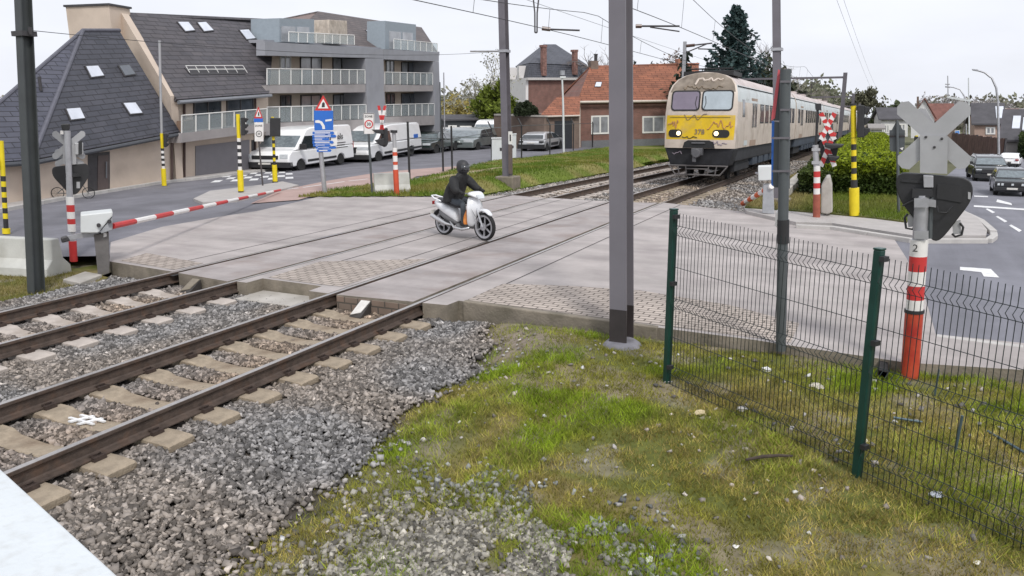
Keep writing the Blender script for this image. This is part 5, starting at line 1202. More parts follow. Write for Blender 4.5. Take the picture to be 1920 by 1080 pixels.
# ================================================================== SIGNALS, SIGNS, POSTS
M_red = mat('signal_red', (.52, .03, .03), .5, var=.1, scale=4, dirt=((.34, .05, .04), 5, .5))
M_redo = mat('faded_red', (.55, .075, .03), .55, var=.15, scale=4, dirt=((.40, .06, .03), 4, .6))
M_wht = mat('signal_white', (.74, .72, .70), .5, var=.06, scale=5, dirt=((.5, .47, .43), 5, .5))
M_blk = mat('signal_black', (.022, .022, .024), .55, var=.25, scale=3)
M_blk2 = mat('signal_black_worn', (.02, .02, .022), .55, var=.3, scale=6)
M_ylw = mat('signal_yellow', (.72, .56, .01), .5, var=.08, scale=5)
M_alu = mat('sign_back_grey', (.40, .40, .41), .5, .3, var=.08, scale=3)
M_sgrey = mat('sign_dark_grey', (.085, .095, .10), .5, .2, var=.12, scale=3)
M_blue = mat('sign_blue', (.02, .13, .50), .45, var=.06)
M_cab = mat('cabinet_white', (.62, .64, .64), .5, var=.05, scale=2, dirt=((.42, .42, .40), 2, .5))
M_steelbr = mat('weathered_steel', (.16, .15, .145), .6, .3, var=.2, scale=4, dirt=((.10, .08, .06), 3, .6))
class VF(Frame):                 # frame that faces the camera at a ground point
    def __init__(s, px, py, name, label, cat, turn=0.0, dz=0.0, group=None, depth=None):
        P = G(px, py, dz) if depth is None else at(px, py, depth); v = (P - CO); v.z = 0; v.normalize(); r = Vector((v.y, -v.x, 0)); r = Matrix.Rotation(turn, 3, 'Z') @ r
        super().__init__(P, P + r, name, label, cat)
        if group: s.e['group'] = group
def banded(F, name, bands, x0, y0, x1, y1, r, m_list, parent=None, n=14):
    """post between picture points with bands (ytop, ybottom, material index)"""
    mb = MB()
    for (ya, yb, mi, *rr_) in bands:
        f = lambda yy: x0 + (x1 - x0) * (yy - y0) / (y1 - y0)
        rad = rr_[0] if rr_ else r
        mb.m = mi; mb.tube([F.q(f(yb), yb), F.q(f(ya), ya)], rad, n)
    return mb.build(name, m_list, parent or F.e, smooth=35)
def round_poly(pts, r, n=4):
    out = []; m = len(pts)
    for i in range(m):
        p0, p, p1 = Vector(pts[i - 1]), Vector(pts[i]), Vector(pts[(i + 1) % m]); a = p + (p0 - p).normalized() * min(r, (p0 - p).length * .45); b = p + (p1 - p).normalized() * min(r, (p1 - p).length * .45)
        for k in range(n + 1): t = k / n; out.append(tuple(a * (1 - t) ** 2 + p * 2 * t * (1 - t) + b * t * t))
    return out
def pplate(F, name, pp, y, th, m, parent=None, rnd=0, bevel=0):
    if rnd: pp = round_poly(pp, rnd)
    mb = MB(); F.slab(mb, pp, y, th); return mb.build(name, m, parent or F.e, bevel=bevel)
def visor_hood(F, px, py, r, y, L, parent, m=None, name='lamp_hood'):
    c = F.q(px, py, y); mb = MB(); n = 14; a0, a1 = R(-20), R(200)
    A = [c + Vector((r * math.cos(a), 0, r * math.sin(a))) for a in np.linspace(a0, a1, n)]; B = [c + Vector((r * math.cos(a), -L * (.35 + .65 * max(0, math.sin(a))), r * .95 * math.sin(a))) for a in np.linspace(a0, a1, n)]
    mb.add(A + B, [(i, i + 1, n + i + 1, n + i) for i in range(n - 1)]); o = mb.build(name, m or M_blk, parent); md = o.modifiers.new('thickness', 'SOLIDIFY'); md.thickness = .012; return o

# ---- right foreground crossing signal, seen from behind
F = VF(1706, 697, 'crossing_signal', 'large crossing signal seen from behind on a red and white post behind the mesh fence', 'crossing signal', dz=-.06)
banded(F, 'post', [(585, 712, 3, .09), (580, 586, 2, .098), (561, 580, 1), (535, 561, 0), (508, 535, 1), (480, 508, 0), (449, 480, 1)], 1706, 697, 1724, 449, .085, [M_red, M_wht, M_blk, mat('worn_deep_red', (.42, .025, .02), .5, var=.2, scale=3, col2=(.56, .09, .03), dirt=((.30, .03, .03), 4, .6))])
banded(F, 'upper_post', [(366, 450, 0)], 1724, 449, 1729, 366, .068, [M_galv])
words('2', .11, M_blk, F.e, Matrix.Translation(F.q(1716, 466, -.1)) @ Matrix.Rotation(R(90), 4, 'X'), 'number', .002)
hd = pplate(F, 'signal_head', [(1678, 322), (1822, 334), (1826, 372), (1764, 452), (1746, 452), (1682, 370)], .02, .09, M_blk2, rnd=26, bevel=.01)
pplate(F, 'head_recess', [(1690, 337), (1734, 340), (1734, 344), (1690, 341)], .008, .012, M_blk, hd); pplate(F, 'head_recess', [(1758, 345), (1805, 349), (1803, 380), (1756, 372)], .008, .012, M_blk, hd)
pplate(F, 'hinge_bracket', [(1711, 354), (1748, 354), (1750, 369), (1710, 371)], -.06, .08, M_blk, hd)
pplate(F, 'sticker', [(1815, 360), (1820, 361), (1820, 374), (1815, 373)], .012, .008, M_alu, hd)
for sx in (-1, 1):
    mb = MB(); x0 = 1722 if sx < 0 else 1757; mb.tube([F.q(x0, 386, -.03), F.q(x0 + sx * 3, 372 if sx < 0 else 398, -.05), F.q(x0 + sx * 18, 380 if sx < 0 else 399, -.05), F.q(x0 + sx * 30, 386, -.04)], .009, 6); mb.build('cable', M_blk, F.e)
pplate(F, 'junction_box', [(1731, 329), (1750, 330), (1750, 352), (1732, 352)], -.05, .07, M_galv, bevel=.006)
for y0, y1 in ((372, 389), (433, 448)): pplate(F, 'pole_clamp', [(1714, y0), (1741, y0), (1741, y1), (1714, y1)], -.105, .02, M_galv)
pplate(F, 'pole_clamp', [(1739, 372), (1755, 376), (1755, 389), (1739, 387)], -.04, .04, M_galv)
mb = MB(); mb.tube([F.q(1743, 447, .03), F.q(1745, 370, .03)], .03, 8); mb.build('conduit', M_sgrey, F.e)
pplate(F, 'back_plate', [(1725, 253), (1777, 256), (1776, 326), (1725, 324)], .0, .02, M_alu)
mb = MB()
for x_, y_ in ((1736, 257), (1766, 260), (1752, 276)): mb.lathe([(.0, -.012), (.012, -.01), (.014, 0)], 8, F.q(x_, y_, -.001), 'y')
mb.build('plate_bolts', M_dark, F.e)
def cross(F, cx_, cy_, dx, dy, w, y, m, name='warning_cross', parent=None, stripes=None, long_=None):
    out = []
    for s in (-1, 1):
        a = Vector((cx_ - s * dx, cy_ - dy)); b = Vector((cx_ + s * dx * (long_ or 1), cy_ + dy * (long_ or 1))); d = (b - a).normalized(); nrm = Vector((-d.y, d.x)) * w / 2; tip = d * w * .28
        pp = [a + nrm, a - tip + nrm * .35, a - tip - nrm * .35, a - nrm, b - nrm, b + tip - nrm * .35, b + tip + nrm * .35, b + nrm]
        o = pplate(F, name, [tuple(p) for p in pp], y + (.014 if s > 0 else 0), .012, m, parent); out.append(o)
        if stripes:
            n_ = 5; L_ = (b - a).length
            for k in range(0, n_, 2):
                p0, p1 = a + d * L_ * (k + .05) / n_, a + d * L_ * (k + .95) / n_; sk = d * w * .0
                pplate(F, 'red_field', [tuple(p0 + nrm * .96), tuple(p1 + nrm * .96), tuple(p1 - nrm * .96), tuple(p0 - nrm * .96)], y + (.014 if s > 0 else 0) - .004, .0035, stripes, o)
    return out
cross(F, 1751, 254, 58, 52, 33, .035, M_alu, long_=.98)
cross(F, 1758, 264, 32, 54, 22, .09, M_alu, long_=.5)
for s in (-1, 1):
    c = 1751 + s * 46; mb = MB(); mb.tube([F.q(c + s * 3, 401 if s < 0 else 418, .04), F.q(c + s * 9, 408 if s < 0 else 426, .04), F.q(c + s * 6, 428 if s < 0 else 440, .04), F.q(c - s * 6, 430 if s < 0 else 444, .04), F.q(c - s * 12, 420 if s < 0 else 438, .04)], .012, 6); mb.build('guard_hook', M_blk, F.e)
    pplate(F, 'lower_arm', [(c - s * 12, 400), (c + s * 4, 404), (c + s * 2, 426), (c - s * 14, 424)] if s < 0 else [(c - s * 12, 418), (c + s * 4, 412), (c + s * 5, 438), (c - s * 10, 440)], .05, .015, M_alu)

# ---- left crossing signal, seen from behind
F = VF(138, 484, 'crossing_signal', 'crossing signal seen from behind beside the white barrier machine at the left', 'crossing signal', dz=-.02)
banded(F, 'post', [(452, 490, 0), (434, 452, 2, .05), (420, 434, 1), (410, 420, 0), (397, 410, 1), (384, 397, 0), (369, 384, 1)], 138, 484, 131, 369, .068, [M_red, M_wht, M_galv])
banded(F, 'upper_post', [(245, 370, 0)], 131, 370, 126, 245, .055, [M_galv])
hd = pplate(F, 'signal_head', [(97, 313), (166, 306), (168, 330), (147, 362), (138, 366), (128, 362), (98, 330)], .06, .08, M_blk, rnd=10, bevel=.008)
pplate(F, 'hinge_bracket', [(121, 325), (146, 325), (152, 331), (121, 333)], -.02, .08, M_blk2, hd); pplate(F, 'sticker', [(143.5, 341), (150, 341), (150, 353), (143.5, 353)], .05, .01, M_alu, hd)
pplate(F, 'back_plate', [(118, 272), (143, 272), (143, 308), (118, 308)], .03, .02, M_alu)
cross(F, 129, 272, 27, 22, 12, .055, M_alu); cross(F, 130, 296, 24, 12, 11, .08, M_alu)
pplate(F, 'lamp_box', [(141, 268), (156, 268), (156, 290), (141, 290)], -.04, .2, M_alu, bevel=.01); pplate(F, 'lamp_glass', [(147, 266), (154, 263), (154, 288), (147, 291)], -.046, .005, M_blk)
pplate(F, 'bell', [(114, 233), (131, 232), (131, 242), (126, 246), (116, 244)], -.05, .18, M_blk, bevel=.015); pplate(F, 'bell_bracket', [(113, 245), (119, 245), (119, 252), (113, 252)], -.02, .05, M_wht)

# ---- middle crossing signal by the concrete block
F = VF(744, 367, 'crossing_signal', 'crossing signal with black hooded lamps on a red post before the white vans', 'crossing signal')
banded(F, 'post', [(318, 371, 0, .085), (309, 318, 1), (303, 309, 0), (292, 303, 1), (285, 292, 0), (277, 285, 1)], 744, 367, 740, 277, .075, [M_redo, M_wht])
banded(F, 'upper_post', [(246, 278, 0)], 740, 278, 738.5, 246, .06, [M_alu]); banded(F, 'post_cap', [(244, 249, 0)], 738.5, 249, 738.5, 244, .11, [M_blk])
hd = pplate(F, 'signal_head', [(712, 244), (727, 239), (728, 270), (722, 277), (709, 270), (716, 256)], .05, .12, M_blk, rnd=4)
pplate(F, 'lamp_hood', [(696, 243), (718, 243), (720, 252), (706, 250)], -.1, .2, M_blk, bevel=.02); pplate(F, 'lamp_hood', [(702, 263), (720, 259), (722, 272), (714, 274)], -.1, .2, M_blk, bevel=.02)
a_ = []
for x0, x1 in ((710, 718), (722, 714)):
    mb = MB(); d = (x1 - x0)
    for k in range(5):
        ya, yb = 198 + k * 9, 198 + (k + 1) * 9; xa, xb = x0 + d * k / 5, x0 + d * (k + 1) / 5; mb.m = k % 2; mb.hull([F.q(xa - 2.6, ya, .02), F.q(xa + 2.6, ya, .02), F.q(xb + 2.6, yb, .02), F.q(xb - 2.6, yb, .02)], [F.q(xa - 2.6, ya, .035), F.q(xa + 2.6, ya, .035), F.q(xb + 2.6, yb, .035), F.q(xb - 2.6, yb, .035)])
    mb.build('warning_cross', [M_red, M_wht], F.e)

# ---- far right crossing signal facing the camera
F = VF(1531, 409, 'crossing_signal', 'crossing signal with red and white diagonal crosses beside the concrete block at the hedge', 'crossing signal', dz=.06)
banded(F, 'post', [(364, 412, 0, .085), (353, 364, 1), (343, 353, 2), (332, 343, 1), (321, 332, 2), (311, 321, 1)], 1531, 409, 1532, 311, .075, [mat('rusty_red', (.30, .08, .05), .7, var=.2), M_wht, M_red])
banded(F, 'upper_post', [(272, 312, 0)], 1531, 312, 1529, 272, .07, [M_alu]); pplate(F, 'pole_clamp', [(1522, 302), (1538, 302), (1538, 308), (1522, 308)], -.085, .02, M_alu); pplate(F, 'pole_clamp', [(1522, 278), (1538, 278), (1538, 283), (1522, 283)], -.085, .02, M_alu)
pplate(F, 'back_plate', [(1545, 232), (1562, 232), (1562, 272), (1545, 272)], .06, .02, M_sgrey)
def striped_cross(F, cx_, top, bot, half, w, y):
    for s in (-1, 1):
        mb = MB(); a = Vector((cx_ - s * half, top)); b = Vector((cx_ + s * half, bot)); d = b - a; n_ = Vector((-d.y, d.x)).normalized() * w / 2
        yy = y + (.015 if s > 0 else 0)
        pp = [a + n_, a - n_, b - n_, b + n_]; mb.m = 0; F.slab(mb, [tuple(p) for p in pp], yy, .012)
        for k in range(4):
            mb.m = 1; e0 = a + d * (k / 4); e1 = a + d * ((k + .52) / 4); mid = n_ * .98
            F.slab(mb, [tuple(e0 + mid), tuple(e0 - mid), tuple(e1 - mid + d * .04), tuple(e1 + mid - d * .04)], yy - .005, .0045)
        mb.build('warning_cross', [M_wht, M_red], F.e)
striped_cross(F, 1552, 212, 262, 13, 9, 0); striped_cross(F, 1552, 248, 312, 13, 9, .04)
pplate(F, 'bell', [(1528, 194), (1540, 194), (1540, 207), (1529, 206)], -.05, .15, M_blk, bevel=.01); banded(F, 'bell_arm', [(205, 272, 0)], 1530, 272, 1533, 205, .03, [M_blk2])
hd = pplate(F, 'signal_head', [(1535, 268), (1548, 262), (1566, 266), (1572, 280), (1566, 300), (1550, 308), (1540, 300)], .08, .08, M_blk, rnd=5)
for pp in ([(1546, 268), (1562, 270), (1584, 271), (1576, 277), (1560, 280), (1546, 276)], [(1550, 291), (1562, 292), (1575, 294), (1568, 302), (1556, 302)]): pplate(F, 'lamp_hood', pp, -.22, .3, M_blk, hd, bevel=.03)

# ---- barrier machines
F = VF(192, 516, 'barrier_machine', 'white barrier machine on a steel post lowering a long red and white arm', 'barrier', dz=-.22)
pplate(F, 'post', [(176, 440), (204, 436), (206, 512), (184, 520)], -.08, .2, M_steelbr, bevel=.01)
pplate(F, 'cabinet', [(151, 403), (209, 397), (212, 398), (211, 405), (188, 432), (184, 437), (151, 437)], -.25, .5, M_cab, bevel=.02)
pplate(F, 'cabinet_edge', [(188, 433), (211, 407), (211, 431), (190, 438)], -.22, .44, mat('cabinet_grey', (.33, .34, .36), .5), bevel=.01)
pplate(F, 'sticker', [(194, 437), (200, 436), (200, 443), (194, 445)], -.09, .008, M_wht)
mb = MB(); 
for x_, y_ in ((185, 422), (205, 415)): mb.lathe([(0, -.05), (.035, -.05), (.035, 0)], 10, F.q(x_, y_, -.252), 'y')
mb.build('hinge_bolts', M_dark, F.e)
pplate(F, 'counterweight_arm', [(124, 443), (152, 437), (186, 436), (184, 444), (150, 447), (126, 450)], -.03, .05, M_galv); pplate(F, 'counterweight', [(113, 446), (126, 443), (132, 452), (116, 456)], -.09, .16, M_dark, bevel=.02)
p0 = F.q(211, 424, -.1) + F.e.location.x * 0 * Vector((1, 0, 0)); tipW = G(526, 362, 0) + Vector((0, 0, HT(G(526, 366), 360))); tip = F.local(tipW)
mb = MB(); nb = 13
for k in range(nb):
    a, b = p0.lerp(tip, k / nb), p0.lerp(tip, (k + 1) / nb - .0005); mb.m = 0 if k % 2 == 0 else 1; r0, r1 = .055 - .02 * k / nb, .055 - .02 * (k + 1) / nb
    mb.tube([a, b], r0, 8, r1)
mb.build('barrier_arm', [M_red, M_wht], F.e)
F = VF(1440, 402, 'barrier_machine', 'white barrier machine beyond the mesh fence with a short red and white arm', 'barrier', dz=.06)
pplate(F, 'post', [(1431, 346), (1450, 346), (1452, 402), (1429, 400)], -.1, .25, mat('cabinet_grey', (.33, .34, .36), .5), bevel=.02)
pplate(F, 'cabinet', [(1421, 312), (1447, 311), (1447, 338), (1422, 339)], -.2, .4, M_cab, bevel=.02); pplate(F, 'counterweight_arm', [(1416, 323), (1423, 323), (1423, 326), (1416, 326)], 0, .05, M_galv)
p0 = F.q(1447, 349, -.15); tip = F.local(G(1392, 390) + Vector((0, 0, .12))); mb = MB()
for k in range(8):
    mb.m = (k + 1) % 2; mb.tube([p0.lerp(tip, k / 8), p0.lerp(tip, (k + 1) / 8 - .001)], .07, 8)
mb.build('barrier_arm', [mat('orange_red', (.55, .10, .03), .5), M_wht], F.e)

# ---- traffic lights on yellow and black poles
def traffic_light(px, base, top, toppx, label, head, hx, bands, r=.06, side=1, hood=True, pole_top=None, back=False, dz=0, depth=None):
    F = VF(px, base, 'traffic_light', label, 'traffic light', dz=dz, depth=depth)
    banded(F, 'pole', [(a, b, m, *x) for a, b, m, *x in bands], px, base, toppx, top, r, [M_ylw, M_blk, M_wht])
    if pole_top: banded(F, 'lamp_pole', [(pole_top[1], pole_top[0], 0)], pole_top[2], pole_top[0], pole_top[3], pole_top[1], r * .8, [M_alu])
    h0, h1 = head
    hd = pplate(F, 'signal_head', [(hx[0], h0), (hx[1], h0), (hx[1], h1), (hx[0], h1)], -.14, .28, M_blk, bevel=.02)
    if hood:
        for k in range(3):
            yc = h0 + (h1 - h0) * (k + .5) / 3; hh = (h1 - h0) / 6 * .75; x0 = hx[1] if side > 0 else hx[0]
            pplate(F, 'lamp_hood', [(x0 - side * .5, yc - hh), (x0 + side * (hx[1] - hx[0]) * .75, yc - hh * .9), (x0 + side * (hx[1] - hx[0]) * .7, yc - hh * .2), (x0 + side * (hx[1] - hx[0]) * .25, yc + hh * .8), (x0 - side * .5, yc + hh)], -.12, .24, M_blk2, hd, bevel=.015)
    return F
def zebra(y0, y1, n, a=1, b=0): return [(y0 + (y1 - y0) * k / n, y0 + (y1 - y0) * (k + 1) / n, a if k % 2 == 0 else b) for k in range(n)]
traffic_light(308, 348, 251, 303, 'traffic light on a short yellow pole under the tall lamp pole by the beige house', (250, 276), (307, 313), [(250, 278, 0)] + zebra(278, 316, 8, 1, 2) + [(316, 348, 0, .085)], .055, 1, pole_top=(251, 76, 303, 299))
traffic_light(452, 364, 214, 446, 'yellow and black traffic light nearest to the lowered barrier', (220, 254), (452, 460), [(214, 259, 0)] + zebra(259, 319, 9, 2, 1) + [(319, 358, 0, .095), (358, 365, 1, .085)], .06, 1)
traffic_light(516, 345, 219, 511, 'yellow and black traffic light before the left white van', (221, 256), (506, 526), [(219, 256, 0)] + zebra(256, 309, 8, 0, 1) + [(309, 340, 0, .09), (340, 346, 1, .1)], .05, 1, hood=False)
traffic_light(12, 438, 264, 2, 'yellow and black pole cut by the left border', (300, 318), (-14, -6), [(264, 330, 0)] + zebra(330, 410, 8, 1, 0) + [(410, 428, 1), (428, 438, 0, .08)], .05, -1, hood=False)
traffic_light(1602, 404, 194, 1600, 'bright yellow and black traffic light before the hedge', (197, 258), (1607, 1621), [(194, 198, 1, .07), (198, 258, 0)] + zebra(258, 258.8, 1, 1, 0) + zebra(259, 337, 7, 0, 1) + [(337, 352, 1, .075), (352, 404, 0, .115)], .06, 1, dz=.1)
traffic_light(1719, 303, 254, 1718, 'small distant yellow and black traffic light left of the grey crossing plate', (256, 264), (1714, 1722), [(254, 264, 0)] + zebra(264, 303, 5, 0, 1), .09, 1, hood=False)
# cable arches on the middle pole are part of the street scene
def sign_post(px, base, toppx, top, label, r=.03, m=None, name='road_sign', cat='road sign', dz=0.0, turn=0.0):
    F = VF(px, base, name, label, cat, turn, dz); banded(F, 'post', [(top, base, 0)], px, base, toppx, top, r, [m or M_sgrey]); return F
def tri(F, x0, x1, y0, y1, y, parent=None, m_out=M_red, m_in=M_wht, rim=.2):
    o = pplate(F, 'triangle', [((x0 + x1) / 2, y0), (x1, y1), (x0, y1)], y, .012, m_out, parent, rnd=2)
    cx_, cy_ = (x0 + x1) / 2, y0 + (y1 - y0) * .66; k = .62
    pplate(F, 'triangle_field', [(cx_ + (a - cx_) * k, cy_ + (b - cy_) * k) for a, b in (((x0 + x1) / 2, y0), (x1, y1), (x0, y1))], y - .006, .005, m_in, o); return o
def disc(F, cx_, cy_, rpx, y, m, parent, name='ring', k=20): return pplate(F, name, [(cx_ + rpx * math.cos(2 * math.pi * i / k), cy_ + rpx * math.sin(2 * math.pi * i / k)) for i in range(k)], y, .004, m, parent)
def ptext(F, txt, px, py, hpx, y, m, parent=None, name='lettering', sx=1.0, bold=.002):
    a, b = F.q(px, py, y), F.q(px, py - hpx, y); return words(txt, (b.z - a.z) * 1.35, m, parent or F.e, Matrix.Translation(a) @ Matrix.Rotation(R(90), 4, 'X'), name, .002, bold, sx)
# zone sign with triangle at the garage
F = sign_post(493, 351, 485, 262, 'narrow white zone sign with a red triangle on top before the garage', .028, mat('dark_post', (.07, .06, .06), .6))
tri(F, 476, 493, 199, 222, -.05); pplate(F, 'blue_strip', [(476, 222), (493, 222), (493, 229), (476, 229)], -.048, .012, M_blue)
zp = pplate(F, 'zone_plate', [(477, 229.5), (494, 229.5), (494, 265), (477.5, 265)], -.05, .012, M_wht); ptext(F, 'ZONE', 485, 236, 3.6, -.052, M_blk, zp); disc(F, 485.5, 251, 6, -.056, M_blk, zp); disc(F, 485.5, 251, 4.6, -.060, M_wht, zp, 'field'); ptext(F, '30', 485.5, 251, 4, -.064, M_blk, zp)
pplate(F, 'figure', [(484, 210), (486, 210), (486.5, 217), (483.5, 217)], -.058, .003, M_blk)
# blue direction signs
F = sign_post(609, 363, 600, 270, 'tall stack of blue direction signs under a red warning triangle', .075, M_galv)
tri(F, 590, 622, 178, 207, -.11); pplate(F, 'figure', [(604, 193), (607, 191), (609, 194), (609, 201), (603, 201)], -.119, .003, M_blk)
bp = pplate(F, 'lane_board', [(588.5, 207.5), (624.5, 207.5), (625, 244), (589.5, 245)], -.105, .02, M_blue)
mb = MB(); F.slab(mb, [(591, 226), (597, 225), (604, 228), (609, 236), (609.5, 242), (604.5, 242), (604, 237), (600, 231), (591, 230)], -.111, .005); F.slab(mb, [(610, 224.5), (622, 223), (622, 226.5), (610, 228)], -.111, .005); mb.build('lane_arrow', M_wht, bp)
for k, (x0, x1, y0, y1) in enumerate(((586, 627, 247, 252), (585.5, 631, 253, 258), (586, 618, 259, 263.5), (586, 626, 264.5, 269.5), (587, 620, 270.5, 274.5), (592, 631, 275, 279), (594, 622, 280, 285))):
    b_ = pplate(F, 'direction_board', [(x0, y0), (x1 - 2.5, y0 - .4), (x1, (y0 + y1) / 2), (x1 - 2.5, y1 - .2), (x0, y1)], -.105, .02, M_blue)
    mb = MB(); F.slab(mb, [(x0 + 4, y0 + 1.3), (x1 - 8 - 3 * (k % 3), y0 + 1.2), (x1 - 8 - 3 * (k % 3), y1 - 2), (x0 + 4, y1 - 1.8)], -.111, .005); mb.build('place_name_bar', M_wht, b_)
wp = pplate(F, 'white_board', [(620.5, 246.5), (632, 246), (632, 273), (621, 274)], -.08, .02, M_wht)
# zone 30
F = sign_post(698, 366, 691, 250, 'white zone 30 sign with a red ring on a grey post beside the concrete block', .035, M_sgrey)
zp = pplate(F, 'zone_plate', [(680.5, 212), (702, 212), (702.5, 251), (682, 251)], -.05, .014, M_wht, rnd=2)
mb = MB(); F.slab(mb, [(681.2, 212.6), (701.3, 212.6), (701.3, 213.8), (681.2, 213.8)], -.054, .003); F.slab(mb, [(700.6, 214), (701.4, 214), (701.8, 250), (701, 250)], -.054, .003); F.slab(mb, [(681.3, 214), (682.1, 214), (683, 250), (682.2, 250)], -.054, .003); mb.build('rim', M_blk, zp)
ptext(F, 'ZONE', 691, 218.5, 4, -.054, M_blk, zp); disc(F, 691.5, 233, 8.2, -.056, M_red, zp); disc(F, 691.5, 233, 6, -.060, M_wht, zp, 'field'); ptext(F, '30', 691.5, 233, 6, -.064, M_blk, zp)
# black post left of the vans
# triangular sign from behind at the right
F = sign_post(1685, 400, 1682, 226, 'dark back of a triangular sign with a board below beside the hedge', .035, M_sgrey, dz=.1)
pplate(F, 'triangle', [(1682, 225), (1697, 251), (1668, 251)], .04, .014, M_sgrey, rnd=2); pplate(F, 'board', [(1667.5, 244), (1697, 244), (1696, 280), (1691, 285), (1672, 284), (1668, 280)], .05, .014, M_sgrey); pplate(F, 'rail', [(1668, 254), (1697, 254), (1697, 257), (1668, 257)], .03, .012, M_steelD); pplate(F, 'sticker', [(1687, 278), (1694, 276), (1692, 282)], .036, .008, M_wht)
# big sign seen edge-on by the mesh fence
F = VF(1464, 657, 'road_sign', 'tall dark grey sign pole with a red triangle and blue board seen from behind', 'road sign', dz=-.05)
banded(F, 'post', [(130, 657, 0)], 1464, 657, 1473, 130, .058, [M_sgrey], n=20); banded(F, 'post_sleeve', [(412, 456, 0)], 1468.2, 456, 1468.6, 412, .066, [M_blk])
def edge_plate(name, pp, yl, yr, th, m, parent=None):
    A = [F.q(x_, y_, yl if x_ < 1466 else yr) for x_, y_ in pp]; mb = MB(); mb.hull(A, [v + Vector((-.004, th, 0)) for v in A]); return mb.build(name, m, parent or F.e)
bd = pplate(F, 'board_back', [(1452, 228), (1481, 232), (1481, 354), (1451, 351), (1449, 344)], .075, .02, M_sgrey)
pplate(F, 'board_face_edge', [(1447, 227), (1452, 227), (1450, 350), (1446, 346)], .08, .03, M_blue)
tb = pplate(F, 'triangle_back', [(1462, 132), (1468, 160), (1468, 226), (1450, 226)], .08, .014, M_sgrey); pplate(F, 'triangle_rim', [(1459, 130), (1464, 132), (1453, 222), (1446, 226), (1447, 214)], .07, .03, mat('pinkish_red', (.60, .10, .12), .5), tb)
for y_ in (153, 206, 259, 321): pplate(F, 'clamp', [(1448 if y_ > 230 else 1463, y_ - 2), (1482, y_ - 2), (1482, y_ + 2), (1448 if y_ > 230 else 1463, y_ + 2)], -.066, .02, M_steelL)
mb = MB(); mb.lathe([(.0, -.02), (.05, 0), (.05, .16), (.02, .2)], 12, F.q(1461, 424, .06)); mb.build('insulating_cap', M_wht, F.e)
# ---- concrete barriers
def jersey(label, p, q, ytop, px, py, cat='concrete barrier'):
    P, Q = Vector(p), Vector(q); d = (Q - P); L = d.length; t = thing('concrete_barrier', label, cat, P, math.atan2(d.y, d.x)); h = HT(G(px, py), ytop)
    pr = [(-.30, -.12), (.30, -.12), (.28, h * .18), (.13, h * .42), (.09, h), (-.09, h), (-.13, h * .42), (-.28, h * .18)]; mb = MB(); mb.prism(pr, 0, L, 'x'); mb.build('barrier_block', mat('barrier_concrete', (.50, .50, .47), .85, var=.1, scale=2.5, bump=.25, dirt=((.34, .33, .29), 1.5, .7)), t, bevel=.02); return t
jersey('white concrete barrier at the left border by the dark mast', G(112, 512, -.2), G(-160, 497, -.2), 443, 112, 512)
jersey('pale concrete barrier block behind the red signal post', G(702, 362), G(768, 360), 325, 735, 362)
F = VF(1560, 404, 'concrete_barrier', 'narrow weathered concrete block beside the far right crossing signal', 'concrete barrier', dz=.1)
pplate(F, 'barrier_block', [(1539, 400), (1540, 349), (1549, 333), (1556, 332), (1560, 350), (1561, 398), (1552, 402)], -.05, .9, M_conc, bevel=.03)
F = VF(1486, 362, 'concrete_edging', 'long pale concrete edging slab along the ballast behind the sign pole', 'edging', dz=.05)
a, b = G(1468, 372, .1), G(1508, 332, .1); mb = MB(); d = (b - a); d.z = 0; nn = Vector((-d.y, d.x, 0)).normalized() * .16
mb.hull([F.local(v) for v in (a - nn, a + nn, a + nn + Vector((0, 0, .28)), a - nn + Vector((0, 0, .28)))], [F.local(v) for v in (b - nn, b + nn, b + nn + Vector((0, 0, .28)), b - nn + Vector((0, 0, .28)))]); mb.build('edging_slab', M_conc, F.e, bevel=.02)
# ---- mesh fence
P1, P2_ = G(1250, 723, -.2), G(1606, 896, -.28); u = P2_ - P1; u.z = 0; Lp = u.length; u.normalize()
t = thing('mesh_fence', 'dark green mesh fence with three posts on the grass at the right', 'fence', P1, math.atan2(u.y, u.x))
M_fgreen = mat('fence_green', (.006, .045, .035), .4, .1, var=.2, scale=4, coat=.3); M_fwire = mat('fence_wire', (.012, .022, .024), .45, .3, var=.2)
H1 = HT(P1, 394); SLP = (P2_.z - P1.z + HT(P2_, 476) - H1) / Lp; TW = .0
for k in range(3):
    z0 = zn(P1.x + u.x * Lp * k, P1.y + u.y * Lp * k) - P1.z; h = H1 + SLP * Lp * k + .03 * (k > 0)
    mb = MB(); mb.box(Lp * k - .032, Lp * k + .032, -.032, .032, float(z0) - .3, h); po = mb.build('post', M_fgreen, t, bevel=.006)
    mb = MB(); mb.box(Lp * k - .036, Lp * k + .036, -.036, .036, h + .001, h + .018); mb.build('post_cap', M_fgreen, po, bevel=.006)
    for z_ in (h - .06, h * .6, h * .12): mb = MB(); mb.box(Lp * k + .033, Lp * k + .075, -.045, .02, z_ - .02, z_ + .02); mb.build('mesh_clip', M_blk, po)
